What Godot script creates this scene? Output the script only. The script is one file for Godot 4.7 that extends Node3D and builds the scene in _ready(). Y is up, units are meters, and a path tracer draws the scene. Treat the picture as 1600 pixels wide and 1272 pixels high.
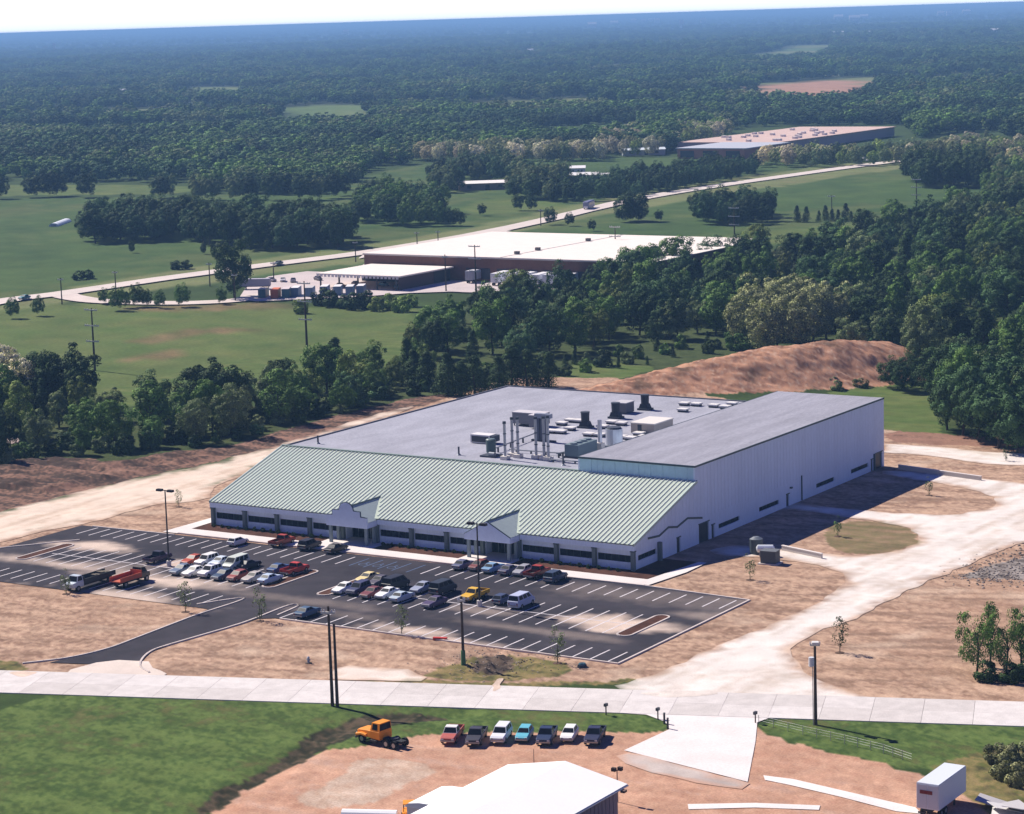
extends Node3D
# An aerial view of a new factory with its car park, a street, woods and fields. World axes follow the factory:
# x along its front, +z out of its front wall, y up, metres. The origin is the front corner by the long side wall.

var rng := RandomNumberGenerator.new()
var used := {}
var mats := {}
var n_big := FastNoiseLite.new()
var n_mid := FastNoiseLite.new()
var n_fine := FastNoiseLite.new()
var n_streak := FastNoiseLite.new()
var n_cell := FastNoiseLite.new()
var tex := {}
const EYE := Vector3(181.04, 84.85, 317.34)
const YAW := -0.5681

# ------------------------------------------------------------------ names
func numbered(called: String) -> String:
	var n: int = used.get(called, 0)
	used[called] = n + 1
	return called if n == 0 else "%s_%03d" % [called, n]

func tag(o: Node, label: String, category: String, group := "") -> Node:
	o.set_meta("label", label)
	o.set_meta("category", category)
	if group != "":
		o.set_meta("group", group)
	return o

func thing(called: String, label: String, category: String, at := Vector3.ZERO, turn := 0.0, group := "") -> Node3D:
	var o := Node3D.new()
	o.name = numbered(called)
	add_child(o)
	o.position = at
	o.rotation.y = turn
	tag(o, label, category, group)
	return o

func part(called: String, mesh: Mesh, m: Material, parent: Node) -> MeshInstance3D:
	var o := MeshInstance3D.new()
	var n := 0
	var nm := called
	while parent.has_node(NodePath(nm)):
		n += 1
		nm = "%s_%03d" % [called, n]
	o.name = nm
	o.mesh = mesh
	o.material_override = m
	parent.add_child(o)
	return o

func many(called: String, mesh: Mesh, m: Material, parent: Node, n: int) -> MeshInstance3D:   # a numbered part where there are very many
	var o := MeshInstance3D.new()
	o.name = called if n == 0 else "%s_%03d" % [called, n]
	o.mesh = mesh
	o.material_override = m
	parent.add_child(o)
	return o

func top(called: String, mesh: Mesh, m: Material, label: String, category: String, group := "") -> MeshInstance3D:
	var o := MeshInstance3D.new()
	o.name = numbered(called)
	o.mesh = mesh
	o.material_override = m
	add_child(o)
	tag(o, label, category, group)
	return o

func setting(called: String, mesh: Mesh, m: Material, label: String) -> MeshInstance3D:
	var o := MeshInstance3D.new()
	o.name = numbered(called)
	o.mesh = mesh
	o.material_override = m
	add_child(o)
	o.set_meta("label", label)
	o.set_meta("kind", "structure")
	return o

func copy_of(o: Node3D) -> Node3D:
	var base: String = o.name
	if base.length() > 4 and base[base.length() - 4] == "_":
		base = base.substr(0, base.length() - 4)
	var c: Node3D = o.duplicate()
	c.name = numbered(base)
	add_child(c)
	return c

const UNITS := ["", "first", "second", "third", "fourth", "fifth", "sixth", "seventh", "eighth", "ninth", "tenth", "eleventh", "twelfth", "thirteenth", "fourteenth", "fifteenth", "sixteenth", "seventeenth", "eighteenth", "nineteenth"]
const TENS := ["", "", "twenty", "thirty", "forty", "fifty", "sixty", "seventy", "eighty", "ninety"]
func nth(n: int) -> String:
	if n < 20:
		return UNITS[n]
	if n % 10 == 0:
		return TENS[n / 10].trim_suffix("y") + "ieth"
	return TENS[n / 10 % 10] + "-" + UNITS[n % 10]

# ------------------------------------------------------------------ materials
func enc(c: Color) -> Color:   # how vertex colours are stored: a curve of 2.2
	return Color(pow(maxf(c.r, 0.0), 0.4545), pow(maxf(c.g, 0.0), 0.4545), pow(maxf(c.b, 0.0), 0.4545))

func lin(c: Color) -> Color:
	return c.linear_to_srgb()

func noise_tex(key: String, freq: float, octaves: int, dark: float, light: float, kind := FastNoiseLite.TYPE_SIMPLEX_SMOOTH, size := 512, normal := false) -> Texture2D:
	if tex.has(key):
		return tex[key]
	var n := FastNoiseLite.new()
	n.seed = hash(key) % 1000
	n.noise_type = kind
	n.frequency = freq
	n.fractal_octaves = octaves
	n.fractal_gain = 0.6
	var t := NoiseTexture2D.new()
	t.width = size
	t.height = size
	t.seamless = true
	t.noise = n
	t.as_normal_map = normal
	if not normal:
		var g := Gradient.new()
		g.set_color(0, lin(Color(dark, dark, dark)))
		g.set_color(1, lin(Color(light, light, light)))
		t.color_ramp = g
	tex[key] = t
	return t

func plain(r: float, g: float, b: float, rough := 0.8, metal := 0.0) -> StandardMaterial3D:
	var key := "p%.3f,%.3f,%.3f,%.2f,%.2f" % [r, g, b, rough, metal]
	if mats.has(key):
		return mats[key]
	var m := StandardMaterial3D.new()
	m.albedo_color = lin(Color(r, g, b))
	m.roughness = rough
	m.metallic = metal
	m.metallic_specular = 0.35
	mats[key] = m
	return m

# a colour broken up by two layers of noise laid over the world: grain (metres per tile) and blotches
func rough_mat(key: String, c: Color, grain: float, blotch: float, depth := 0.35, rough := 0.95, stretch := Vector3.ONE, vertex := false) -> StandardMaterial3D:
	if mats.has(key):
		return mats[key]
	var m := StandardMaterial3D.new()
	m.albedo_color = lin(c)
	m.roughness = rough
	m.metallic_specular = 0.2
	m.vertex_color_use_as_albedo = vertex
	m.vertex_color_is_srgb = vertex
	m.albedo_texture = noise_tex("grain%.2f" % depth, 0.05, 5, 1.0 - depth, 1.0 + 0.0)
	m.uv1_triplanar = true
	m.uv1_world_triplanar = true
	m.uv1_scale = stretch / (grain * 4.5)
	m.detail_enabled = true
	m.detail_blend_mode = BaseMaterial3D.BLEND_MODE_MUL
	m.detail_uv_layer = BaseMaterial3D.DETAIL_UV_2
	m.detail_albedo = noise_tex("blotch%.2f" % depth, 0.012, 5, 1.0 - depth * 0.8, 1.0)
	m.uv2_triplanar = true
	m.uv2_world_triplanar = true
	m.uv2_scale = stretch / (blotch * 3.0)
	mats[key] = m
	return m

func paint(r: float, g: float, b: float) -> StandardMaterial3D:
	var key := "car%.3f,%.3f,%.3f" % [r, g, b]
	if mats.has(key):
		return mats[key]
	var m := StandardMaterial3D.new()
	m.albedo_color = lin(Color(r, g, b))
	m.roughness = 0.5
	m.metallic_specular = 0.3
	m.clearcoat_enabled = true
	m.clearcoat = 0.22
	m.clearcoat_roughness = 0.2
	mats[key] = m
	return m

# ------------------------------------------------------------------ shapes
func begin() -> SurfaceTool:
	var st := SurfaceTool.new()
	st.begin(Mesh.PRIMITIVE_TRIANGLES)
	st.set_smooth_group(-1)
	return st

func quad(st: SurfaceTool, a: Vector3, b: Vector3, c: Vector3, d: Vector3) -> void:   # counter-clockwise as seen from the front
	for v in [a, c, b, a, d, c]:
		st.add_vertex(v)

func tri(st: SurfaceTool, a: Vector3, b: Vector3, c: Vector3) -> void:
	for v in [a, c, b]:
		st.add_vertex(v)

func hexa(st: SurfaceTool, p: Array) -> void:   # eight corners: bottom ring 0-3 counter-clockwise from above, top ring 4-7
	quad(st, p[3], p[2], p[1], p[0])
	quad(st, p[4], p[5], p[6], p[7])
	for i in 4:
		var j := (i + 1) % 4
		quad(st, p[i], p[j], p[j + 4], p[i + 4])

func box(st: SurfaceTool, lo: Vector3, hi: Vector3, t := Transform3D()) -> void:
	var p := []
	for y in [lo.y, hi.y]:
		for q in [Vector2(lo.x, hi.z), Vector2(hi.x, hi.z), Vector2(hi.x, lo.z), Vector2(lo.x, lo.z)]:
			p.append(t * Vector3(q.x, y, q.y))
	hexa(st, p)

func tube(st: SurfaceTool, a: Vector3, b: Vector3, ra: float, rb: float, n := 8, caps := true) -> void:
	var ax := (b - a).normalized()
	var u := ax.cross(Vector3.RIGHT if absf(ax.x) < 0.8 else Vector3.UP).normalized()
	var v := ax.cross(u)
	for i in n:
		var t0 := TAU * i / n
		var t1 := TAU * (i + 1) / n
		var d0 := u * cos(t0) + v * sin(t0)
		var d1 := u * cos(t1) + v * sin(t1)
		quad(st, a + d0 * ra, a + d1 * ra, b + d1 * rb, b + d0 * rb)
		if caps:
			tri(st, b, b + d0 * rb, b + d1 * rb)
			tri(st, a, a + d1 * ra, a + d0 * ra)

func done(st: SurfaceTool) -> ArrayMesh:
	st.generate_normals()
	return st.commit()

func box_mesh(lo: Vector3, hi: Vector3) -> ArrayMesh:
	var st := begin()
	box(st, lo, hi)
	return done(st)

func tube_mesh(a: Vector3, b: Vector3, ra: float, rb: float, n := 8) -> ArrayMesh:
	var st := begin()
	tube(st, a, b, ra, rb, n)
	return done(st)

# a flat outline in x,y (counter-clockwise) given depth from z0 back to z1; t puts it in place
func slab(st: SurfaceTool, outline: PackedVector2Array, z0: float, z1: float, t := Transform3D()) -> void:
	if z0 < z1:
		var w := z0
		z0 = z1
		z1 = w
	if Geometry2D.is_polygon_clockwise(outline):
		outline.reverse()
	var idx := Geometry2D.triangulate_polygon(outline)
	for i in range(0, idx.size(), 3):
		var a := outline[idx[i]]
		var b := outline[idx[i + 1]]
		var c := outline[idx[i + 2]]
		if (b - a).cross(c - a) < 0:
			var k := b
			b = c
			c = k
		tri(st, t * Vector3(a.x, a.y, z0), t * Vector3(b.x, b.y, z0), t * Vector3(c.x, c.y, z0))
		tri(st, t * Vector3(a.x, a.y, z1), t * Vector3(c.x, c.y, z1), t * Vector3(b.x, b.y, z1))
	for i in outline.size():
		var a := outline[i]
		var b := outline[(i + 1) % outline.size()]
		quad(st, t * Vector3(a.x, a.y, z1), t * Vector3(b.x, b.y, z1), t * Vector3(b.x, b.y, z0), t * Vector3(a.x, a.y, z0))

func edge_distance(p: Vector2, poly: PackedVector2Array) -> float:
	var best := 1e9
	for i in poly.size():
		best = minf(best, p.distance_squared_to(Geometry2D.get_closest_point_to_segment(p, poly[i], poly[(i + 1) % poly.size()])))
	return sqrt(best)

func smooth(poly: PackedVector2Array, rounds := 2) -> PackedVector2Array:   # Chaikin corners
	for r in rounds:
		var out := PackedVector2Array()
		for i in poly.size():
			var a := poly[i]
			var b := poly[(i + 1) % poly.size()]
			out.append(a.lerp(b, 0.25))
			out.append(a.lerp(b, 0.75))
		poly = out
	return poly

func ragged(poly: PackedVector2Array, step: float, amount: float) -> PackedVector2Array:
	var out := PackedVector2Array()
	for i in poly.size():
		var a := poly[i]
		var b := poly[(i + 1) % poly.size()]
		var n := maxi(1, int(a.distance_to(b) / step))
		for k in n:
			var p := a.lerp(b, float(k) / n)
			if amount > 0.0:
				p += Vector2(n_mid.get_noise_2d(p.x * 3.0, p.y * 3.0), n_mid.get_noise_2d(p.x * 3.0 + 500.0, p.y * 3.0)) * amount * 2.0
			out.append(p)
	return out

# a sheet of ground bounded by an outline; colours per vertex from f(x, z)
func sheet(outline: PackedVector2Array, y: float, step: float, f: Callable, fade := 0.0) -> ArrayMesh:
	var lo := outline[0]
	var hi := outline[0]
	for p in outline:
		lo = lo.min(p)
		hi = hi.max(p)
	var pts := outline.duplicate()
	var x := lo.x + step * 0.5
	while x < hi.x:
		var z := lo.y + step * 0.5
		while z < hi.y:
			var p := Vector2(x + rng.randf_range(-0.2, 0.2) * step, z + rng.randf_range(-0.2, 0.2) * step)
			if Geometry2D.is_point_in_polygon(p, outline):
				pts.append(p)
			z += step
		x += step
	var idx := Geometry2D.triangulate_delaunay(pts)
	var keep := PackedInt32Array()
	for i in range(0, idx.size(), 3):
		var a := pts[idx[i]]
		var b := pts[idx[i + 1]]
		var c := pts[idx[i + 2]]
		if Geometry2D.is_point_in_polygon((a + b + c) / 3.0, outline):
			if (b - a).cross(c - a) < 0:
				keep.append_array([idx[i], idx[i + 2], idx[i + 1]])
			else:
				keep.append_array([idx[i], idx[i + 1], idx[i + 2]])
	var v := PackedVector3Array()
	var n := PackedVector3Array()
	var col := PackedColorArray()
	for p in pts:
		v.append(Vector3(p.x, y, p.y))
		n.append(Vector3.UP)
		var c: Color = f.call(p.x, p.y)
		if fade > 0.0:   # loose surfaces run out into the soil beside them
			var d := edge_distance(p, outline)
			if d < fade * 1.6:
				c = c.lerp(ground_colour(p.x, p.y), clampf(0.85 - d / fade + n_mid.get_noise_2d(p.x * 1.7, p.y * 1.7) * 0.8 + n_fine.get_noise_2d(p.x, p.y) * 0.5, 0.0, 0.9))
		col.append(enc(c))
	var arr := []
	arr.resize(Mesh.ARRAY_MAX)
	arr[Mesh.ARRAY_VERTEX] = v
	arr[Mesh.ARRAY_NORMAL] = n
	arr[Mesh.ARRAY_COLOR] = col
	arr[Mesh.ARRAY_INDEX] = keep
	var m := ArrayMesh.new()
	m.add_surface_from_arrays(Mesh.PRIMITIVE_TRIANGLES, arr)
	return m

# a square grid of ground; cells wholly inside «hole» are left out
func grid(r: Rect2, step: float, hole: Rect2, h: Callable, f: Callable) -> ArrayMesh:
	var nx := int(r.size.x / step) + 1
	var nz := int(r.size.y / step) + 1
	var v := PackedVector3Array()
	var col := PackedColorArray()
	v.resize(nx * nz)
	col.resize(nx * nz)
	for k in nz:
		for i in nx:
			var x := r.position.x + i * step
			var z := r.position.y + k * step
			v[k * nx + i] = Vector3(x, h.call(x, z), z)
			col[k * nx + i] = enc(f.call(x, z))
	var n := PackedVector3Array()
	n.resize(nx * nz)
	for k in nz:
		for i in nx:
			var a := v[k * nx + maxi(i - 1, 0)]
			var b := v[k * nx + mini(i + 1, nx - 1)]
			var c := v[maxi(k - 1, 0) * nx + i]
			var d := v[mini(k + 1, nz - 1) * nx + i]
			n[k * nx + i] = (d - c).cross(b - a).normalized()
	var idx := PackedInt32Array()
	for k in nz - 1:
		for i in nx - 1:
			var cell := Rect2(r.position + Vector2(i, k) * step, Vector2(step, step))
			if hole.encloses(cell):
				continue
			var o := k * nx + i
			idx.append_array([o, o + 1, o + nx + 1, o, o + nx + 1, o + nx])
	var arr := []
	arr.resize(Mesh.ARRAY_MAX)
	arr[Mesh.ARRAY_VERTEX] = v
	arr[Mesh.ARRAY_NORMAL] = n
	arr[Mesh.ARRAY_COLOR] = col
	arr[Mesh.ARRAY_INDEX] = idx
	var m := ArrayMesh.new()
	m.add_surface_from_arrays(Mesh.PRIMITIVE_TRIANGLES, arr)
	return m

# ------------------------------------------------------------------ trees
func crown_mesh(seed_: int, shape: String, clumps: int, leaves: int, leaf: float, pale: float) -> ArrayMesh:
	var r := RandomNumberGenerator.new()
	r.seed = seed_
	var cs: Array[Vector3] = []
	var cr := PackedFloat32Array()
	var ct := PackedFloat32Array()
	for i in clumps:
		var d := Vector3(r.randfn(), r.randfn(), r.randfn()).normalized()
		var c := Vector3.ZERO
		var rad := 0.1
		if shape == "cone":
			var y := 0.06 + 0.86 * float(i) / clumps
			var w := 0.25 * pow(1.0 - y, 0.75)
			var a := r.randf() * TAU
			c = Vector3(cos(a) * w * r.randf_range(0.3, 0.75), y, sin(a) * w * r.randf_range(0.3, 0.75))
			rad = 0.05 + w * 0.45
		elif shape == "tall":
			c = Vector3(d.x * 0.17, 0.56 + d.y * 0.34, d.z * 0.17) * r.randf_range(0.75, 1.05)
			c.y = clampf(c.y, 0.2, 0.92)
			rad = r.randf_range(0.08, 0.15)
		elif shape == "bush":
			c = Vector3(d.x * 0.42, 0.42 + d.y * 0.3, d.z * 0.42) * r.randf_range(0.7, 1.1)
			rad = r.randf_range(0.14, 0.24)
		else:
			var k := pow(r.randf(), 0.35)
			c = Vector3(d.x * 0.34 * k, 0.545 + d.y * 0.39 * k, d.z * 0.34 * k) * r.randf_range(0.86, 1.12)
			rad = r.randf_range(0.055, 0.14)
		cs.append(c)
		cr.append(rad)
		ct.append(r.randf_range(0.62, 1.38))
	var v := PackedVector3Array()
	var n := PackedVector3Array()
	var col := PackedColorArray()
	var idx := PackedInt32Array()
	for i in leaves:
		var k := r.randi() % clumps
		var out_dir := (cs[k] - Vector3(0, 0.5, 0))
		out_dir.y *= 0.8
		var d := (Vector3(r.randfn(), r.randfn(), r.randfn()).normalized() + out_dir.normalized() * 0.55 + Vector3(0, 0.2, 0)).normalized()
		var p := cs[k] + d * cr[k] * r.randf_range(0.7, 1.08)
		var fd := (d + Vector3(r.randfn(), r.randfn(), r.randfn()) * 0.45).normalized()
		var u := fd.cross(Vector3(r.randfn(), r.randfn(), r.randfn())).normalized()
		var w := fd.cross(u)
		var s := leaf * r.randf_range(0.6, 1.25)
		var o := v.size()
		v.append_array([p + u * s, p + w * s * 0.7, p - u * s, p - w * s * 0.7])
		var nn := (d * 0.75 + fd * 0.4).normalized()
		n.append_array([nn, nn, nn, nn])
		var t := ct[k] * r.randf_range(0.8, 1.2)
		var c := Color(0.95 * t, 1.0 * t, 0.9 * t)
		if r.randf() < pale:
			c = Color(2.0 * t, 2.05 * t, 1.9 * t)
		c = enc(c * 0.17)
		col.append_array([c, c, c, c])
		idx.append_array([o, o + 2, o + 1, o, o + 3, o + 2])
	var arr := []
	arr.resize(Mesh.ARRAY_MAX)
	arr[Mesh.ARRAY_VERTEX] = v
	arr[Mesh.ARRAY_NORMAL] = n
	arr[Mesh.ARRAY_COLOR] = col
	arr[Mesh.ARRAY_INDEX] = idx
	var m := ArrayMesh.new()
	m.add_surface_from_arrays(Mesh.PRIMITIVE_TRIANGLES, arr)
	return m

func trunk_mesh(seed_: int, shape: String) -> ArrayMesh:
	var r := RandomNumberGenerator.new()
	r.seed = seed_
	var st := begin()
	var topy := 0.85 if shape == "cone" else 0.55
	var lean := Vector3(r.randf_range(-0.03, 0.03), topy * 0.5, r.randf_range(-0.03, 0.03))
	tube(st, Vector3(0, -0.02, 0), lean, 0.022, 0.016, 7)
	tube(st, lean, Vector3(lean.x * 0.5, topy, lean.z * 0.5), 0.016, 0.008, 7)
	if shape != "cone":
		for i in 5:
			var a := TAU * i / 5.0 + r.randf()
			var y0 := r.randf_range(0.25, 0.45)
			tube(st, Vector3(lean.x * 0.8, y0, lean.z * 0.8), Vector3(cos(a) * 0.22, y0 + r.randf_range(0.15, 0.32), sin(a) * 0.22), 0.010, 0.004, 5)
	return done(st)

func leaf_mat(r: float, g: float, b: float) -> StandardMaterial3D:
	var key := "leaf%.4f,%.4f,%.4f" % [r, g, b]
	if mats.has(key):
		return mats[key]
	var m := StandardMaterial3D.new()
	m.albedo_color = lin(Color(r, g, b) * 5.88)
	m.vertex_color_use_as_albedo = true
	m.vertex_color_is_srgb = true
	m.roughness = 0.75
	m.metallic_specular = 0.25
	m.backlight_enabled = true
	m.backlight = lin(Color(r * 0.9, g, b * 0.7) * 0.9)
	mats[key] = m
	return m

var kinds := {}       # shape -> {"crowns": [...], "trunks": [...]}
var tones := {}
var bark: StandardMaterial3D

func prepare_trees() -> void:
	bark = rough_mat("bark", Color(0.10, 0.08, 0.065), 2.0, 9.0, 0.4)
	for k in [["broad", "round", 6, 64, 10000, 0.0155, 0.0], ["narrow", "tall", 3, 34, 4500, 0.018, 0.0], ["cedar", "cone", 3, 60, 4500, 0.0165, 0.0], ["pale", "round", 3, 64, 9000, 0.016, 0.42], ["bush", "bush", 2, 20, 2200, 0.042, 0.0], ["whip", "tall", 3, 18, 420, 0.026, 0.0], ["airy", "round", 3, 22, 3600, 0.0135, 0.0]]:
		var crowns := []
		var trunks := []
		for i in k[2]:
			crowns.append(crown_mesh(100 + i * 7 + hash(k[0]) % 50, k[1], k[3], k[4], k[5], k[6]))
			trunks.append(trunk_mesh(300 + i * 3, k[1]))
		kinds[k[0]] = {"crowns": crowns, "trunks": trunks}
	tones = {
		"dark green": leaf_mat(0.036, 0.070, 0.021), "mid green": leaf_mat(0.105, 0.178, 0.042), "yellow-green": leaf_mat(0.185, 0.235, 0.066),
		"blue-green": leaf_mat(0.062, 0.118, 0.046), "grey-green": leaf_mat(0.155, 0.190, 0.088), "blossom-pale": leaf_mat(0.185, 0.190, 0.095),
		"olive green": leaf_mat(0.145, 0.180, 0.050), "creamy": leaf_mat(0.42, 0.38, 0.30),
	}

# every tree that stands on its own: [x, z, height, shape, tone, width, where, priority]
var trees := []

func plant(at: Vector2, h: float, shape: String, tone: String, where: String, width := 1.0) -> void:
	trees.append([at.x, at.y, h, shape, tone, width, where])

func stand(area: PackedVector2Array, gap: float, h0: float, h1: float, mix: Array, where: String) -> void:   # trees strewn over an area, none closer than gap
	var lo := area[0]
	var hi := area[0]
	for p in area:
		lo = lo.min(p)
		hi = hi.max(p)
	var cell := gap * 0.75
	var taken := {}
	var tries := int((hi.x - lo.x) * (hi.y - lo.y) / (gap * gap) * 4.0)
	for i in tries:
		var p := Vector2(rng.randf_range(lo.x, hi.x), rng.randf_range(lo.y, hi.y))
		if not Geometry2D.is_point_in_polygon(p, area):
			continue
		var c := Vector2i(floori(p.x / cell), floori(p.y / cell))
		var free := true
		for dx in [-1, 0, 1]:
			for dz in [-1, 0, 1]:
				var q = taken.get(c + Vector2i(dx, dz))
				if q != null and p.distance_to(q) < gap * 0.8:
					free = false
		if not free or taken.has(c):
			continue
		taken[c] = p
		var m: Array = mix[rng.randi() % mix.size()]
		plant(p, rng.randf_range(h0, h1) * (0.85 if m[0] == "cedar" else 1.0), m[0], m[1], where, rng.randf_range(0.85, 1.25))

func grow_trees() -> void:
	var right := Vector2(cos(YAW), sin(YAW))
	var ahead := Vector2(sin(YAW), -cos(YAW))
	for t in trees:
		var d := Vector2(t[0] - EYE.x, t[1] - EYE.z)
		t.append(d.length() / (t[2] * (1.0 + absf(d.dot(right) / maxf(d.dot(ahead), 1.0)) * 0.3)))
		t.append(d.dot(right) / maxf(d.dot(ahead), 1.0))
	trees.sort_custom(func(a, b): return a[7] < b[7])
	# the largest in view stand singly; what is outside the frame to the side is left to the mass
	var single := []
	var mass := []
	for t in trees:
		if single.size() < 300 and absf(t[8]) < 0.225:
			single.append(t)
		else:
			mass.append(t)
	single.sort_custom(func(a, b): return a[8] < b[8])
	var counts := {}
	var looks := []
	for t in single:
		var size := "small" if t[2] < 6.5 else ("tall" if t[2] > 12.0 else "")
		var kind_word: String = {"broad": "spreading tree", "narrow": "slender tree", "cedar": "pointed cedar", "pale": "blossoming tree", "bush": "bush", "airy": "slim open tree"}[t[3]]
		var look: String = ("%s %s %s" % [size, t[4], kind_word]).strip_edges() + " " + t[6]
		looks.append(look)
		counts[look] = counts.get(look, 0) + 1
	var seen := {}
	for i in single.size():
		var t: Array = single[i]
		var look: String = looks[i]
		seen[look] = seen.get(look, 0) + 1
		var label := look if counts[look] == 1 else look + ", " + nth(seen[look]) + " from left"
		var nm: String = {"broad": "broadleaf_tree", "narrow": "slender_tree", "cedar": "cedar_tree", "pale": "blossoming_tree", "bush": "bush", "airy": "slim_tree"}[t[3]]
		var o := thing(nm, label, "bush" if t[3] == "bush" else "tree", Vector3(t[0], ground_h(t[0], t[1]) - 0.05, t[1]), rng.randf() * TAU, "trees " + t[6])
		var k: Dictionary = kinds[t[3]]
		var j: int = rng.randi() % k.crowns.size()
		var s := Vector3(t[2] * t[5], t[2], t[2] * t[5])
		var c := part("crown", k.crowns[j], tones[t[4]], o)
		c.scale = s
		if t[3] != "bush":
			part("trunk", k.trunks[j], bark, o).scale = s
	var sets := {}
	for t in mass:
		var key: String = t[3] + "/" + t[4]
		if not sets.has(key):
			sets[key] = []
		sets[key].append(t)
	for key in sets:
		var w: PackedStringArray = key.split("/")
		scatter("%s_trees" % {"broad": "broadleaf", "narrow": "slender", "cedar": "cedar", "pale": "blossoming", "bush": "bush", "airy": "slim"}[w[0]], kinds[w[0]].crowns[1], tones[w[1]], sets[key], "mass of %s %s trees in the farther woods and hedges" % [w[1], {"broad": "spreading", "narrow": "slender", "cedar": "pointed cedar", "pale": "blossoming", "bush": "bushy", "airy": "slim"}[w[0]]], "woods")

func scatter(called: String, mesh: Mesh, m: Material, list: Array, label: String, category: String) -> void:
	var mm := MultiMesh.new()
	mm.transform_format = MultiMesh.TRANSFORM_3D
	mm.use_colors = true
	mm.mesh = mesh
	mm.instance_count = list.size()
	for i in list.size():
		var t: Array = list[i]
		var b := Basis(Vector3.UP, rng.randf() * TAU).scaled(Vector3(t[2] * t[5], t[2], t[2] * t[5]))
		mm.set_instance_transform(i, Transform3D(b, Vector3(t[0], far_h(t[0], t[1]) - 0.05 * t[2], t[1])))
		var g := rng.randf_range(0.72, 1.32)
		mm.set_instance_color(i, enc(Color(g * rng.randf_range(0.92, 1.08), g, g * rng.randf_range(0.9, 1.1))))
	var o := MultiMeshInstance3D.new()
	o.name = numbered(called)
	o.multimesh = mm
	o.material_override = m
	add_child(o)
	tag(o, label, category)
	o.set_meta("kind", "stuff")

# ------------------------------------------------------------------ vehicles
func loft(st: SurfaceTool, rings: Array) -> void:
	for i in rings.size() - 1:
		var a: Array = rings[i]
		var b: Array = rings[i + 1]
		for k in a.size():
			var l := (k + 1) % a.size()
			quad(st, a[k], a[l], b[l], b[k])
	for e in [0, rings.size() - 1]:
		var r: Array = rings[e]
		var mid := Vector3.ZERO
		for p in r:
			mid += p / r.size()
		for k in r.size():
			var l := (k + 1) % r.size()
			if e == 0:
				tri(st, mid, r[l], r[k])
			else:
				tri(st, mid, r[k], r[l])

func ring(z: float, w: float, y0: float, y1: float, shoulder := 0.1) -> Array:   # counter-clockwise seen from the front (+z)
	return [Vector3(-w * 0.9, y0, z), Vector3(w * 0.9, y0, z), Vector3(w, y0 + 0.14, z), Vector3(w, y1 - shoulder, z), Vector3(w - shoulder * 0.9, y1, z), Vector3(-w + shoulder * 0.9, y1, z), Vector3(-w, y1 - shoulder, z), Vector3(-w, y0 + 0.14, z)]

func cabin(st: SurfaceTool, w0: float, w1: float, y0: float, y1: float, z0: float, z1: float, z2: float, z3: float) -> void:   # back base, back top, front top, front base
	hexa(st, [Vector3(-w0, y0, z3), Vector3(w0, y0, z3), Vector3(w0, y0, z0), Vector3(-w0, y0, z0), Vector3(-w1, y1, z2), Vector3(w1, y1, z2), Vector3(w1, y1, z1), Vector3(-w1, y1, z1)])

func glass_set(o: Node3D, w0: float, w1: float, y0: float, y1: float, z0: float, z1: float, z2: float, z3: float, posts: Array) -> void:
	var g := plain(0.012, 0.015, 0.022, 0.25)
	g.metallic_specular = 0.2
	var e := 0.012
	var at := func(s: float, zf: float, yf: float) -> Vector3:   # a point on a side of the cabin
		var za := lerpf(z0, z1, yf)
		var zb := lerpf(z3, z2, yf)
		return Vector3(s * (lerpf(w0, w1, yf) + e), lerpf(y0, y1, yf), lerpf(za, zb, zf))
	for f in [1, -1]:
		var st := begin()
		var zl := z3 if f == 1 else z0
		var zt := z2 if f == 1 else z1
		var a := Vector3(-w0 * 0.92, lerpf(y0, y1, 0.08), lerpf(zl, zt, 0.08) + e * f)
		var d := Vector3(-w1 * 0.92, lerpf(y0, y1, 0.9), lerpf(zl, zt, 0.9) + e * f)
		if f == 1:
			quad(st, a, a * Vector3(-1, 1, 1), d * Vector3(-1, 1, 1), d)
		else:
			quad(st, a * Vector3(-1, 1, 1), a, d, d * Vector3(-1, 1, 1))
		part("windscreen" if f == 1 else "rear_window", done(st), g, o)
	for s in [1.0, -1.0]:
		for i in posts.size() - 1:
			var st := begin()
			var p := [at.call(s, posts[i + 1] - 0.025, 0.12), at.call(s, posts[i] + 0.025, 0.12), at.call(s, posts[i] + 0.025, 0.88), at.call(s, posts[i + 1] - 0.025, 0.88)]
			if s > 0:
				quad(st, p[0], p[1], p[2], p[3])
				part("side_window", done(st), g, o)
			else:
				quad(st, p[1], p[0], p[3], p[2])
				part("side_window", done(st), g, o)

var wheel_tyre: ArrayMesh
var wheel_rim: ArrayMesh
func wheels(o: Node3D, x: float, zs: Array, r: float) -> void:
	if wheel_tyre == null:
		wheel_tyre = tube_mesh(Vector3(-0.33, 0, 0), Vector3(0.33, 0, 0), 1.0, 1.0, 14)
		wheel_rim = tube_mesh(Vector3(-0.35, 0, 0), Vector3(0.35, 0, 0), 0.55, 0.55, 10)
	for z in zs:
		for s in [1.0, -1.0]:
			var t := part("wheel", wheel_tyre, plain(0.012, 0.012, 0.013, 0.9), o)
			t.position = Vector3(s * x, r, z)
			t.scale = Vector3.ONE * r
			part("rim", wheel_rim, plain(0.35, 0.35, 0.36, 0.4, 0.6), t)

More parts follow.
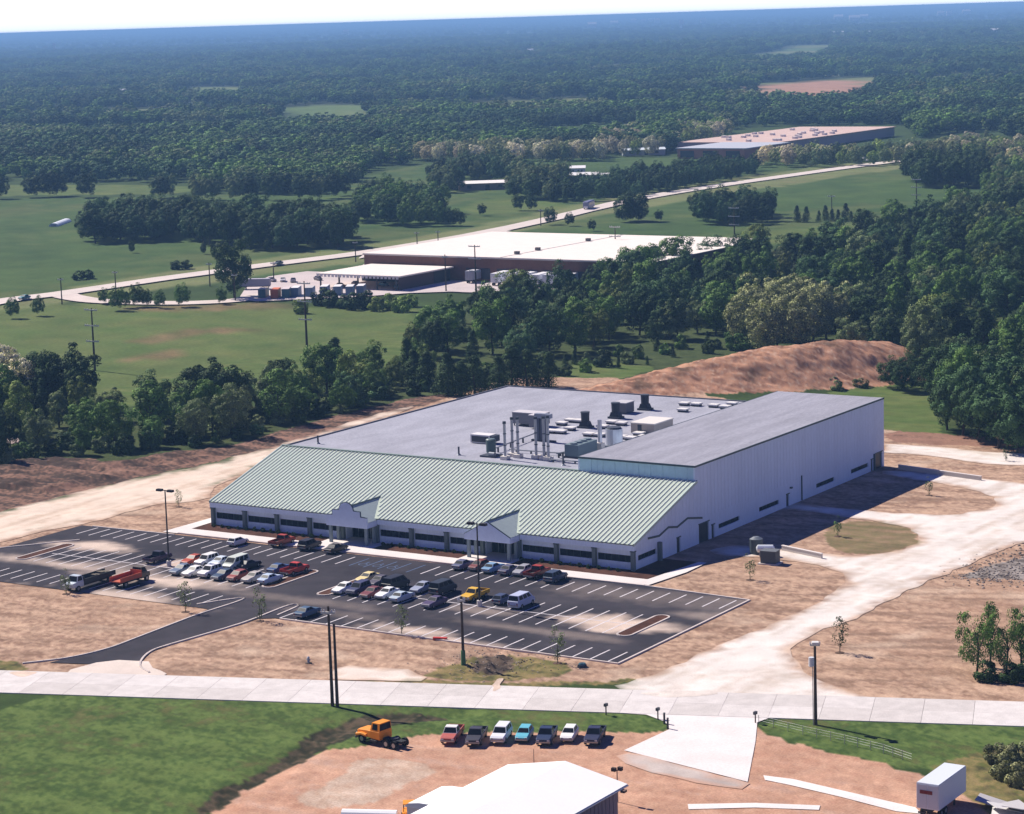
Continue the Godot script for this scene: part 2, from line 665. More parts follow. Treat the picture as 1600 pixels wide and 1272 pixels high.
func trim(o: Node3D, w: float, z0: float, z1: float, y: float) -> void:   # bumpers and lamps
	var ch := plain(0.30, 0.30, 0.31, 0.35, 0.5)
	part("bumper", box_mesh(Vector3(-w, y - 0.1, z1 - 0.04), Vector3(w, y + 0.06, z1 + 0.1)), ch, o)
	part("bumper", box_mesh(Vector3(-w, y - 0.1, z0 - 0.1), Vector3(w, y + 0.06, z0 + 0.04)), ch, o)
	for s in [1.0, -1.0]:
		part("headlight", box_mesh(Vector3(s * w * 0.72 - 0.16, y + 0.09, z1 - 0.1), Vector3(s * w * 0.72 + 0.16, y + 0.23, z1 + 0.02)), plain(0.7, 0.7, 0.68, 0.2), o)
		part("taillight", box_mesh(Vector3(s * w * 0.76 - 0.14, y + 0.12, z0 - 0.02), Vector3(s * w * 0.76 + 0.14, y + 0.28, z0 + 0.1)), plain(0.22, 0.01, 0.01, 0.3), o)

func body_part(called: String, st: SurfaceTool, o: Node3D, second := false) -> void:
	part(called, done(st), null, o).set_meta("paint", 2 if second else 1)

func build_car(kind: String, o: Node3D) -> void:
	var st := begin()
	match kind:
		"sedan":
			loft(st, [ring(-2.35, 0.74, 0.32, 0.78), ring(-2.2, 0.84, 0.26, 0.92), ring(-1.3, 0.88, 0.2, 0.97), ring(0.8, 0.88, 0.2, 0.95), ring(1.9, 0.85, 0.22, 0.84), ring(2.25, 0.80, 0.28, 0.74), ring(2.35, 0.70, 0.34, 0.66)])
			cabin(st, 0.78, 0.60, 0.95, 1.38, -1.55, -1.0, 0.15, 0.85)
			body_part("body", st, o)
			glass_set(o, 0.78, 0.60, 0.95, 1.38, -1.55, -1.0, 0.15, 0.85, [0.14, 0.5, 0.9])
			wheels(o, 0.76, [1.42, -1.38], 0.31)
			trim(o, 0.78, -2.35, 2.33, 0.48)
		"hatchback":
			loft(st, [ring(-1.95, 0.78, 0.3, 0.86), ring(-1.8, 0.83, 0.24, 0.94), ring(0.7, 0.83, 0.2, 0.94), ring(1.6, 0.80, 0.22, 0.82), ring(1.95, 0.70, 0.32, 0.66)])
			cabin(st, 0.75, 0.58, 0.93, 1.40, -1.86, -1.45, 0.1, 0.8)
			body_part("body", st, o)
			glass_set(o, 0.75, 0.58, 0.93, 1.40, -1.86, -1.45, 0.1, 0.8, [0.1, 0.52, 0.9])
			wheels(o, 0.72, [1.22, -1.22], 0.29)
			trim(o, 0.74, -1.95, 1.93, 0.46)
		"wagon":
			loft(st, [ring(-2.3, 0.84, 0.34, 0.96), ring(-2.2, 0.9, 0.28, 1.05), ring(0.9, 0.9, 0.26, 1.06), ring(2.0, 0.88, 0.28, 0.98), ring(2.3, 0.8, 0.36, 0.82)])
			cabin(st, 0.84, 0.68, 1.04, 1.70, -2.2, -1.95, 0.35, 0.98)
			body_part("body", st, o)
			glass_set(o, 0.84, 0.68, 1.04, 1.70, -2.2, -1.95, 0.35, 0.98, [0.06, 0.36, 0.64, 0.92])
			wheels(o, 0.8, [1.45, -1.4], 0.36)
			trim(o, 0.84, -2.3, 2.28, 0.6)
		"van":
			loft(st, [ring(-2.5, 0.9, 0.36, 1.2), ring(-2.4, 0.98, 0.3, 1.28), ring(1.5, 0.98, 0.28, 1.28), ring(2.2, 0.94, 0.3, 1.1), ring(2.5, 0.84, 0.38, 0.9)])
			cabin(st, 0.93, 0.78, 1.27, 2.05, -2.42, -2.25, 0.95, 1.75)
			body_part("body", st, o)
			glass_set(o, 0.93, 0.78, 1.27, 2.05, -2.42, -2.25, 0.95, 1.75, [0.05, 0.36, 0.66, 0.93])
			wheels(o, 0.86, [1.6, -1.5], 0.37)
			trim(o, 0.9, -2.5, 2.48, 0.62)
		"pickup":
			loft(st, [ring(-0.5, 0.93, 0.36, 1.1), ring(0.9, 0.93, 0.34, 1.1), ring(1.2, 0.92, 0.34, 1.08), ring(2.3, 0.9, 0.36, 1.0), ring(2.6, 0.82, 0.42, 0.88)])
			body_part("body", st, o)
			st = begin()
			cabin(st, 0.86, 0.70, 1.09, 1.72, -0.5, -0.36, 0.6, 1.15)
			body_part("cab", st, o, true)
			glass_set(o, 0.86, 0.70, 1.09, 1.72, -0.5, -0.36, 0.6, 1.15, [0.06, 0.9])
			st = begin()
			box(st, Vector3(-0.92, 0.5, -2.7), Vector3(0.92, 0.72, -0.52))
			for s in [1.0, -1.0]:
				box(st, Vector3(s * 0.88 - 0.05, 0.722, -2.7), Vector3(s * 0.88 + 0.05, 1.1, -0.52))
			box(st, Vector3(-0.828, 0.724, -2.7), Vector3(0.828, 1.08, -2.62))
			body_part("cargo_bed", st, o)
			part("bed_floor", box_mesh(Vector3(-0.82, 0.724, -2.6), Vector3(0.82, 0.745, -0.53)), plain(0.03, 0.03, 0.032, 0.7), o)
			wheels(o, 0.82, [1.62, -1.62], 0.37)
			trim(o, 0.86, -2.7, 2.6, 0.6)

var car_protos := {}
func car(kind: String, at: Vector2, turn: float, c: Color, c2: Color, label: String, group: String) -> Node3D:
	var o: Node3D
	var nm: String = {"sedan": "parked_sedan", "hatchback": "parked_hatchback", "wagon": "parked_wagon", "van": "parked_van", "pickup": "pickup_truck"}[kind]
	var cat: String = "pickup truck" if kind == "pickup" else ("van" if kind == "van" else "car")
	if not car_protos.has(kind):
		o = thing(nm, label, cat)
		build_car(kind, o)
		car_protos[kind] = o
	else:
		o = copy_of(car_protos[kind])
	tag(o, label, cat, group)
	o.position = Vector3(at.x, 0.04, at.y)
	o.rotation.y = turn
	for k in o.get_children():
		if k.has_meta("paint"):
			var q: Color = c2 if k.get_meta("paint") == 2 else c
			k.material_override = paint(q.r, q.g, q.b)
	return o

# ------------------------------------------------------------------ the ground
var zones := []
func zone(style: String, poly: PackedVector2Array, rounds := 1) -> void:
	poly = smooth(poly, rounds)
	var r := Rect2(poly[0], Vector2.ZERO)
	for p in poly:
		r = r.expand(p)
	zones.append([style, poly, r.grow(0.5)])

func style_at(x: float, z: float) -> String:
	var p := Vector2(x + n_mid.get_noise_2d(x * 2.0, z * 2.0) * 1.6, z + n_mid.get_noise_2d(x * 2.0 + 300.0, z * 2.0) * 1.6)
	if mound_box.has_point(p) and mound_h(p) > 0.25:
		return "mound"
	for i in range(zones.size() - 1, -1, -1):
		if zones[i][2].has_point(p) and Geometry2D.is_point_in_polygon(p, zones[i][1]):
			return zones[i][0]
	return "grass"

func ground_colour(x: float, z: float) -> Color:
	return colour_of(style_at(x, z), x, z)

func colour_of(style: String, x: float, z: float) -> Color:
	var a := n_mid.get_noise_2d(x, z)
	var b := n_fine.get_noise_2d(x, z)
	var c := n_big.get_noise_2d(x, z)
	var s := n_streak.get_noise_2d(x * 0.16 + z * 0.05, z)
	var f := n_fine.get_noise_2d(x * 2.3 + 50.0, z * 2.3)
	var g := grit(x, z)
	var k := clampf(0.5 + a * 0.35 + b * 0.5 + f * 0.5 + g * 0.16, 0.0, 1.0)
	var q := clampf(0.5 + s * 0.7 + f * 0.4 + g * 0.12, 0.0, 1.0)
	var o := Color(0.05, 0.085, 0.022)
	match style:
		"straw":
			o = Color(0.58, 0.395, 0.275).lerp(Color(0.26, 0.158, 0.108), smoothstep(0.1, 0.95, k * 0.5 + q * 0.5))
			o = o.lerp(Color(0.43, 0.27, 0.18), clampf(c * 1.3, 0.0, 0.5))
			o = o.lerp(Color(0.66, 0.50, 0.37), clampf((a - 0.25) * 1.6, 0.0, 0.6))
			var rows := n_streak.get_noise_2d((x * 0.40 + z * 0.92) * 1.5, (x * 0.92 - z * 0.40) * 0.10)
			o = o.lerp(Color(0.20, 0.125, 0.088), clampf((rows - 0.16) * (2.6 if x > 30.0 else 1.2), 0.0, 0.55))
		"pale":
			o = Color(0.60, 0.47, 0.37).lerp(Color(0.45, 0.29, 0.2), k * 0.8)
		"red":
			o = Color(0.60, 0.365, 0.25).lerp(Color(0.44, 0.24, 0.16), k)
			o = o.lerp(Color(0.60, 0.42, 0.33), clampf((q - 0.7) * 1.6 + c * 0.5, 0.0, 0.6))
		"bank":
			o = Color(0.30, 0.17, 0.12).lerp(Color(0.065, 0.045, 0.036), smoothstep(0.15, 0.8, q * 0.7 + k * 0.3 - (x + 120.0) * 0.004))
		"mound":
			var w := clampf(0.5 + n_streak.get_noise_2d(x * 0.45 + z * 0.1, z * 1.6) * 0.9, 0.0, 1.0)
			o = Color(0.55, 0.30, 0.185).lerp(Color(0.20, 0.10, 0.065), smoothstep(0.15, 0.9, w * 0.6 + k * 0.4))
			o = o.lerp(Color(0.62, 0.44, 0.32), clampf((f - 0.15) * 1.8, 0.0, 0.6))
			o = o.lerp(Color(0.10, 0.07, 0.045), clampf((a - 0.32) * 2.5, 0.0, 0.7))
		"weeds":
			o = Color(0.30, 0.22, 0.10).lerp(Color(0.10, 0.12, 0.035), k)
			o = o.lerp(Color(0.05, 0.04, 0.03), clampf((b - 0.2) * 2.0, 0.0, 0.6))
		"ditch":
			o = Color(0.030, 0.032, 0.017).lerp(Color(0.11, 0.082, 0.052), smoothstep(0.3, 0.9, k))
		"pit":
			o = Color(0.035, 0.028, 0.026).lerp(Color(0.20, 0.145, 0.105), clampf(0.4 + b * 0.9 + f * 0.5, 0.0, 1.0))
		"rubble":
			o = Color(0.36, 0.32, 0.29).lerp(Color(0.12, 0.10, 0.09), clampf(0.5 + b * 1.2, 0.0, 1.0))
		"lawn":
			o = Color(0.125, 0.180, 0.048).lerp(Color(0.050, 0.090, 0.023), smoothstep(0.15, 0.85, k * 0.6 + q * 0.4))
			o = o.lerp(Color(0.17, 0.155, 0.06), clampf((a + b * 0.5 + f * 0.4 - 0.3) * 1.5, 0.0, 0.65))
		"olive":
			o = Color(0.21, 0.175, 0.085).lerp(Color(0.34, 0.22, 0.14), k)
			o = o.lerp(Color(0.09, 0.105, 0.035), clampf(q * 0.9 - 0.2, 0.0, 0.6))
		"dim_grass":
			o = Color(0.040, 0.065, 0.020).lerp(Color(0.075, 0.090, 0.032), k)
		"field":
			o = Color(0.046, 0.090, 0.026).lerp(Color(0.080, 0.130, 0.036), clampf(0.5 + a * 0.6 + c * 0.5, 0.0, 1.0))
			o = o.lerp(Color(0.12, 0.14, 0.05), clampf((n_streak.get_noise_2d(x * 0.05, z * 0.02) + a * 0.5) * 1.4, 0.0, 0.55))
		"meadow":
			o = Color(0.076, 0.130, 0.032).lerp(Color(0.142, 0.168, 0.054), clampf(0.5 + a * 0.5 + s * 0.5, 0.0, 1.0))
		"verge":
			o = Color(0.15, 0.19, 0.068).lerp(Color(0.20, 0.20, 0.09), k)
		"scar":
			o = Color(0.24, 0.17, 0.085).lerp(Color(0.09, 0.10, 0.035), k)
		"floor":
			o = Color(0.040, 0.062, 0.020).lerp(Color(0.075, 0.098, 0.034), k)
		_:
			o = o.lerp(Color(0.038, 0.066, 0.02), k)
	return o

var mound_line := PackedVector2Array()
var mound_top := [1.0, 4.2, 6.8, 8.2, 8.3, 7.0]
var mound_box := Rect2()
var ditch_line := PackedVector2Array()
var bank_area := PackedVector2Array()
var pit := Vector2.ZERO
func mound_h(p: Vector2) -> float:
	var best := 0.0
	for i in mound_line.size() - 1:
		var a := mound_line[i]
		var b := mound_line[i + 1]
		var c := Geometry2D.get_closest_point_to_segment(p, a, b)
		var t := a.distance_to(c) / a.distance_to(b)
		var w := lerpf(mound_top[i], mound_top[i + 1], t)
		var d := p.distance_to(c) / (7.0 + w * 1.75)
		if d < 1.0:
			best = maxf(best, w * smoothstep(0.0, 1.0, 1.0 - d))
	return best

func ground_h(x: float, z: float) -> float:
	var p := Vector2(x, z)
	var h := -0.035 + n_fine.get_noise_2d(x * 0.6, z * 0.6) * 0.03
	if mound_box.has_point(p):
		var m := mound_h(p)
		if m > 0.0:
			h += m + smoothstep(0.0, 4.0, m) * n_mid.get_noise_2d(x * 1.2, z * 1.2) * 0.7 + smoothstep(0.0, 1.5, m) * n_streak.get_noise_2d(x * 0.9, z * 2.2) * 0.45
	if x < -60.0 and z < -10.0 and Geometry2D.is_point_in_polygon(p, bank_area):
		var d := edge_distance(p, bank_area)
		h += smoothstep(0.5, 4.0, d) * (0.5 + n_streak.get_noise_2d(x * 0.5, z * 1.2) * 0.7 + n_mid.get_noise_2d(x * 2.0, z * 2.0) * 0.4)
	if z > 70.0 and x < 25.0:
		for i in ditch_line.size() - 1:
			var d := p.distance_to(Geometry2D.get_closest_point_to_segment(p, ditch_line[i], ditch_line[i + 1]))
			if d < 3.5:
				h -= (1.0 - smoothstep(0.0, 3.5, d)) * 0.45
				break
	var dp := p.distance_to(pit)
	if dp < 9.0:
		h += (1.0 - smoothstep(0.0, 9.0, dp)) * (n_fine.get_noise_2d(x * 1.3, z * 1.3) * 1.0 - 0.35)
	return h

func far_h(x: float, z: float) -> float:
	var r := Vector2(x - EYE.x, z - EYE.z).length()
	if r < 1500.0:
		return 0.0
	return smoothstep(9000.0, 42000.0, r) * (24.0 + 5.0 * n_big.get_noise_2d(x * 0.022, z * 0.022)) + smoothstep(1500.0, 6000.0, r) * n_big.get_noise_2d(x * 0.06, z * 0.06) * 7.0 * (1.0 - smoothstep(15000.0, 42000.0, r))

var clearings := []
func is_clearing(x: float, z: float) -> bool:
	for c in clearings:
		if c[1].has_point(Vector2(x, z)) and Geometry2D.is_point_in_polygon(Vector2(x, z), c[0]):
			return true
	return n_cell.get_noise_2d(x * 0.55 + n_big.get_noise_2d(x, z) * 30.0, z) > 0.25 and n_big.get_noise_2d(x * 0.12 + 900.0, z * 0.12) > -0.12

func strip(line: PackedVector2Array, half: float) -> PackedVector2Array:
	var l := PackedVector2Array()
	var r := PackedVector2Array()
	for i in line.size():
		var d := (line[mini(i + 1, line.size() - 1)] - line[maxi(i - 1, 0)]).normalized()
		var n := Vector2(-d.y, d.x) * half
		l.append(line[i] + n)
		r.insert(0, line[i] - n)
	l.append_array(r)
	return l

func bend(line: PackedVector2Array) -> PackedVector2Array:
	var c := Curve2D.new()
	for i in line.size():
		var t := (line[mini(i + 1, line.size() - 1)] - line[maxi(i - 1, 0)]) / 6.0
		c.add_point(line[i], -t, t)
	return c.tessellate(4, 2.0)

func wall_grid(st: SurfaceTool, w: float, h: float, thick: float, holes: Array, t: Transform3D) -> void:
	var xs := [0.0, w]
	var ys := [0.0, h]
	for r in holes:
		for v in [r.position.x, r.end.x]:
			if not xs.has(v):
				xs.append(v)
		for v in [r.position.y, r.end.y]:
			if not ys.has(v):
				ys.append(v)
	xs.sort()
	ys.sort()
	for j in ys.size() - 1:
		var from := -1
		for i in xs.size():
			var solid := false
			if i < xs.size() - 1:
				solid = true
				for r in holes:
					if r.has_point(Vector2((xs[i] + xs[i + 1]) / 2.0, (ys[j] + ys[j + 1]) / 2.0)):
						solid = false
			if solid and from < 0:
				from = i
			elif not solid and from >= 0:
				box(st, Vector3(xs[from], ys[j], -thick), Vector3(xs[i], ys[j + 1], 0), t)
				from = -1

# ------------------------------------------------------------------ the factory
const RIDGE_Z := -20.23
const FRONT := 83.0
const BACK_Z := -94.9
const ROOF_Y := 10.46
const TALL_Y := 12.8
const TALL_X := -21.5

func roof_y(z: float) -> float:
	return 4.28 + (0.75 - z) * (ROOF_Y + 0.05 - 4.28) / (0.75 - RIDGE_Z)

func build_factory() -> void:
	var white := rough_mat("panel", Color(0.68, 0.79, 0.95), 2.0, 8.0, 0.13, 0.6, Vector3(1, 0.18, 1))
	var blue_panel := rough_mat("panel_blue", Color(0.47, 0.68, 0.80), 7.0, 23.0, 0.12, 0.55)
	var trim_m := plain(0.055, 0.085, 0.10, 0.5)
	var col_m := plain(0.13, 0.165, 0.17, 0.7)
	var glass := plain(0.012, 0.017, 0.028, 0.3)
	glass.metallic_specular = 0.12
	var mem := rough_mat("membrane", Color(0.43, 0.435, 0.50), 2.0, 12.0, 0.32, 0.9, Vector3(1, 1, 0.3))
	var mem2 := rough_mat("membrane_high", Color(0.40, 0.40, 0.46), 1.5, 7.0, 0.36, 0.9, Vector3(1, 1, 0.12))
	var green := rough_mat("roof_green", Color(0.475, 0.545, 0.455), 5.0, 17.0, 0.14, 0.45)
	var f := thing("factory", "long pale factory with a sloping green ribbed roof and a taller white block", "factory")
	# front wall: sill panels and head panels between the columns, ribbon windows set back between them
	var bay := FRONT / 12.0
	var holes := []
	for k in 12:
		if k == 4 or k == 8:
			holes.append(Rect2(k * bay + 0.4, 0.0, bay - 0.8, 2.9))
		else:
			holes.append(Rect2(k * bay + 0.35, 1.22, bay - 0.7, 1.1))
	var st := begin()
	wall_grid(st, FRONT, 4.0, 0.3, holes, Transform3D(Basis(), Vector3(-FRONT, 0, 0)))
	part("front_wall", done(st), white, f)
	for k in 12:
		var x := -FRONT + k * bay
		if k == 4 or k == 8:
			var gl := part("entrance_glazing", box_mesh(Vector3(x + 0.4, 0.0, -1.9), Vector3(x + bay - 0.4, 2.9, -1.8)), glass, f)
			st = begin()
			for i in 6:
				var mx := x + 0.4 + (bay - 0.8) * i / 5.0
				box(st, Vector3(mx - 0.05, 0.02, -1.795), Vector3(mx + 0.05, 2.88, -1.72))
			box(st, Vector3(x + 0.46, 2.1, -1.715), Vector3(x + bay - 0.46, 2.2, -1.68))
			part("door_frame", done(st), plain(0.22, 0.25, 0.27, 0.5, 0.3), gl)
			st = begin()
			box(st, Vector3(x + 0.1, 0.0, -1.95), Vector3(x + 0.38, 3.0, -0.32))
			box(st, Vector3(x + bay - 0.38, 0.0, -1.95), Vector3(x + bay - 0.1, 3.0, -0.32))
			box(st, Vector3(x + 0.1, 2.93, -1.95), Vector3(x + bay - 0.1, 3.1, -0.31))
			part("entrance_recess", done(st), white, f)
		else:
			var w := part("window", box_mesh(Vector3(x + 0.3, 1.16, -0.24), Vector3(x + bay - 0.3, 2.38, -0.2)), glass, f)
			for i in range(1, 5):
				var mx := x + 0.35 + (bay - 0.7) * i / 5.0
				part("mullion", box_mesh(Vector3(mx - 0.03, 1.225, -0.197), Vector3(mx + 0.03, 2.315, -0.12)), trim_m, w)
	for k in 13:
		var x := -FRONT + k * bay
		var c := part("column", box_mesh(Vector3(x - 0.3, 0.0, 0.06), Vector3(x + 0.3, 3.05, 0.66)), col_m, f)
		part("column_cap", box_mesh(Vector3(x - 0.38, 3.052, 0.0), Vector3(x + 0.38, 3.2, 0.74)), trim_m, c)
	# eaves band, in front of the wall
	for seg in [[-FRONT - 0.35, -56.4], [-48.0, -29.1], [-20.3, 0.35]]:
		part("eaves_band", box_mesh(Vector3(seg[0], 3.25, 0.005), Vector3(seg[1], 4.16, 0.76)), white, f)
		part("gutter", box_mesh(Vector3(seg[0], 4.163, 0.5), Vector3(seg[1], 4.27, 0.84)), trim_m, f)
	# the sloping roof and its ribs
	st = begin()
	var z0 := 0.8
	slab(st, PackedVector2Array([Vector2(-z0, roof_y(z0) - 0.18), Vector2(-RIDGE_Z, ROOF_Y - 0.13), Vector2(-RIDGE_Z, ROOF_Y + 0.05), Vector2(-z0, roof_y(z0))]), -FRONT - 0.4, 0.4, Transform3D(Basis(Vector3(0, 0, -1), Vector3.UP, Vector3(1, 0, 0)), Vector3.ZERO))
	var roof := part("green_roof", done(st), green, f)
	st = begin()
	var n_ribs := 104
	for i in n_ribs:
		var x := -FRONT - 0.3 + (FRONT + 0.6) * i / (n_ribs - 1.0)
		var za := 0.8
		for d in [-52.2, -24.72]:   # ribs stop at the valleys of the two gablets
			if absf(x - d) < 4.25:
				za = minf(za, lerpf(-6.6, 0.8, absf(x - d) / 4.25))
		var p := []
		for y in [-0.01, 0.15]:
			var hw := 0.13 if y < 0.0 else 0.05
			for q in [Vector2(x - hw, za), Vector2(x + hw, za), Vector2(x + hw, RIDGE_Z), Vector2(x - hw, RIDGE_Z)]:
				p.append(Vector3(q.x, roof_y(q.y) + y, q.y))
		hexa(st, p)
	part("roof_ribs", done(st), rough_mat("rib_green", Color(0.70, 0.75, 0.67), 5.0, 17.0, 0.1, 0.45), roof).set_meta("kind", "stuff")
	part("ridge_cap", box_mesh(Vector3(-FRONT - 0.45, ROOF_Y + 0.03, RIDGE_Z - 0.35), Vector3(TALL_X - 0.02, ROOF_Y + 0.26, RIDGE_Z + 0.25)), plain(0.22, 0.28, 0.25, 0.5), f)
	for s in [-FRONT - 0.38, 0.3]:
		st = begin()
		slab(st, PackedVector2Array([Vector2(-z0, roof_y(z0) - 0.3), Vector2(-RIDGE_Z, ROOF_Y - 0.25), Vector2(-RIDGE_Z, ROOF_Y + 0.22), Vector2(-z0, roof_y(z0) + 0.17)]), s - 0.06, s + 0.14, Transform3D(Basis(Vector3(0, 0, -1), Vector3.UP, Vector3(1, 0, 0)), Vector3.ZERO))
		part("verge_trim", done(st), plain(0.40, 0.50, 0.46, 0.5), f)
	# side wall in the shade: long slit windows, doors, a corner window
	var t := Transform3D(Basis(Vector3(0, 0, -1), Vector3.UP, Vector3(1, 0, 0)), Vector3.ZERO)
	var slits := [Rect2(28.1, 1.1, 7.5, 0.78), Rect2(42.9, 1.1, 7.5, 0.78), Rect2(65.4, 1.1, 7.5, 0.78), Rect2(80.1, 1.1, 7.6, 0.78), Rect2(1.2, 1.3, 5.8, 0.85)]
	var doors := [Rect2(21.2, 0.0, 3.5, 3.1), Rect2(90.8, 0.0, 3.2, 2.95), Rect2(53.3, 0.0, 1.1, 2.15), Rect2(13.7, 0.0, 1.2, 2.4), Rect2(25.6, 0.0, 1.0, 2.2), Rect2(88.9, 0.0, 1.0, 2.2)]
	st = begin()
	wall_grid(st, -BACK_Z, 4.0, 0.3, slits + doors, t)
	slab(st, PackedVector2Array([Vector2(0.0, 4.0), Vector2(-BACK_Z, 4.0), Vector2(-BACK_Z, TALL_Y), Vector2(-RIDGE_Z, TALL_Y), Vector2(-RIDGE_Z, ROOF_Y - 0.14), Vector2(0.0, 4.3)]), -0.3, 0.0, t)
	part("side_wall", done(st), white, f)
	st = begin()
	for i in range(1, 78):
		var z := i * 1.22
		box(st, Vector3(z - 0.03, 4.02, 0.003), Vector3(z + 0.03, (minf(4.2 + z * 0.3, ROOF_Y - 0.3) if z < -RIDGE_Z else TALL_Y - 0.15), 0.03), t)
	part("panel_seams", done(st), white, f).set_meta("kind", "stuff")
	for r in slits:
		var w := part("slit_window", box_mesh(Vector3(-0.26, r.position.y - 0.05, -r.end.x - 0.05), Vector3(-0.2, r.end.y + 0.05, -r.position.x + 0.05)), glass, f)
		for i in range(1, 5):
			var mz: float = -r.position.x - r.size.x * i / 5.0
			part("mullion", box_mesh(Vector3(-0.195, r.position.y + 0.003, mz - 0.03), Vector3(-0.12, r.end.y - 0.003, mz + 0.03)), trim_m, w)
	for r in doors:
		var d := part("door", box_mesh(Vector3(-0.28, r.position.y, -r.end.x - 0.05), Vector3(-0.22, r.end.y + 0.05, -r.position.x + 0.05)), plain(0.03, 0.035, 0.045, 0.4), f)
		part("door_frame", box_mesh(Vector3(0.002, r.end.y + 0.003, -r.end.x - 0.12), Vector3(0.12, r.end.y + 0.16, -r.position.x + 0.12)), trim_m, d)
	part("column", box_mesh(Vector3(0.02, 0.0, -7.9), Vector3(0.62, 3.05, -7.3)), col_m, f)
	part("wall_pier", box_mesh(Vector3(0.004, 0.0, -90.4), Vector3(0.35, 3.1, -90.05)), trim_m, f)
	part("drain_pipe", tube_mesh(Vector3(0.12, 0.1, -59.3), Vector3(0.12, 4.5, -59.3), 0.12, 0.12), trim_m, f)
	part("wall_lamp", box_mesh(Vector3(0.003, 3.0, -55.2), Vector3(0.4, 3.25, -54.7)), trim_m, f)
	var zig := [Vector2(4.3, 4.25), Vector2(8.0, 3.95), Vector2(11.0, 4.72), Vector2(13.9, 4.2), Vector2(17.4, 4.95), Vector2(22.4, 4.05)]
	st = begin()
	for i in zig.size() - 1:
		var a: Vector2 = zig[i]
		var b: Vector2 = zig[i + 1]
		hexa(st, [Vector3(0.004, a.y - 0.16, -a.x), Vector3(0.09, a.y - 0.16, -a.x), Vector3(0.09, b.y - 0.16, -b.x), Vector3(0.004, b.y - 0.16, -b.x), Vector3(0.004, a.y + 0.16, -a.x), Vector3(0.09, a.y + 0.16, -a.x), Vector3(0.09, b.y + 0.16, -b.x), Vector3(0.004, b.y + 0.16, -b.x)])
	part("zigzag_flashing", done(st), trim_m, f)
	# the far walls
	st = begin()
	box(st, Vector3(-FRONT, 0, BACK_Z), Vector3(-0.302, ROOF_Y - 0.2, BACK_Z + 0.3))
	part("back_wall", done(st), white, f)
	st = begin()
	slab(st, PackedVector2Array([Vector2(0.302, 0.0), Vector2(-BACK_Z - 0.302, 0.0), Vector2(-BACK_Z - 0.302, ROOF_Y - 0.2), Vector2(-RIDGE_Z, ROOF_Y - 0.2), Vector2(0.302, 4.3)]), -0.3, 0.0, Transform3D(t.basis, Vector3(-FRONT + 0.3, 0, 0)))
	part("left_wall", done(st), white, f)
	# low flat roof with its edge, the tall block
	part("flat_roof", box_mesh(Vector3(-FRONT + 0.02, ROOF_Y - 0.198, BACK_Z + 0.02), Vector3(TALL_X - 0.3, ROOF_Y, RIDGE_Z - 0.36)), mem, f)
	for e in [[Vector3(-FRONT - 0.12, ROOF_Y - 0.4, BACK_Z - 0.1), Vector3(-FRONT + 0.2, ROOF_Y + 0.2, RIDGE_Z - 0.36)], [Vector3(-FRONT + 0.21, ROOF_Y - 0.4, BACK_Z - 0.1), Vector3(TALL_X - 0.32, ROOF_Y + 0.2, BACK_Z + 0.2)]]:
		part("roof_edge", box_mesh(e[0], e[1]), plain(0.10, 0.11, 0.14, 0.6), f)
	var n_panels := 19
	for i in n_panels:
		var w := (0.0 - TALL_X - 0.3) / n_panels
		part("wall_panel", box_mesh(Vector3(TALL_X + i * w + 0.02, ROOF_Y - 0.16, RIDGE_Z - 0.3), Vector3(TALL_X + (i + 1) * w - 0.02, TALL_Y - 0.03, RIDGE_Z - (0.02 if i % 2 else 0.05))), blue_panel, f)
	part("tall_front_wall", box_mesh(Vector3(TALL_X, ROOF_Y - 0.2, RIDGE_Z - 0.45), Vector3(-0.302, TALL_Y - 0.04, RIDGE_Z - 0.31)), trim_m, f)
	part("tall_left_wall", box_mesh(Vector3(TALL_X - 0.298, 0, BACK_Z + 0.3), Vector3(TALL_X - 0.005, TALL_Y - 0.04, RIDGE_Z)), white, f)
	part("tall_back_wall", box_mesh(Vector3(TALL_X - 0.29, ROOF_Y - 0.19, BACK_Z), Vector3(-0.303, TALL_Y - 0.04, BACK_Z + 0.29)), white, f)
	part("tall_roof", box_mesh(Vector3(TALL_X - 0.3, TALL_Y + 0.002, BACK_Z), Vector3(0.0, TALL_Y + 0.12, RIDGE_Z)), mem2, f)
	for e in [[Vector3(TALL_X - 0.4, TALL_Y - 0.12, RIDGE_Z + 0.01), Vector3(0.12, TALL_Y + 0.18, RIDGE_Z + 0.2)], [Vector3(0.005, TALL_Y - 0.12, BACK_Z), Vector3(0.12, TALL_Y + 0.18, RIDGE_Z + 0.005)], [Vector3(TALL_X - 0.42, TALL_Y - 0.05, BACK_Z), Vector3(TALL_X - 0.305, TALL_Y + 0.16, RIDGE_Z)]]:
		part("tall_roof_edge", box_mesh(e[0], e[1]), trim_m, f)
	# two entrance canopies with gablet roofs
	for k in 2:
		var cx: float = [-52.2, -24.72][k]
		var hw: float = [4.16, 4.34][k]
		var name_: String = ["stepped_canopy", "gabled_canopy"][k]
		var face := PackedVector2Array()
		if k == 0:
			face = PackedVector2Array([Vector2(-hw, 3.04), Vector2(hw, 3.04), Vector2(hw, 4.78), Vector2(2.85, 4.86), Vector2(2.85, 5.72), Vector2(1.5, 5.76)])
			for i in 9:
				face.append(Vector2(1.45 * cos(PI * i / 8.0), 5.78 + 1.35 * sin(PI * i / 8.0)))
			face.append_array([Vector2(-1.5, 5.76), Vector2(-2.85, 5.72), Vector2(-2.85, 4.86), Vector2(-hw, 4.78)])
		else:
			face = PackedVector2Array([Vector2(-hw, 3.1), Vector2(hw, 3.1), Vector2(hw, 3.95), Vector2(0, 6.28), Vector2(-hw, 3.95)])
		st = begin()
		slab(st, face, 3.3, 3.55, Transform3D(Basis(), Vector3(cx, 0, 0)))
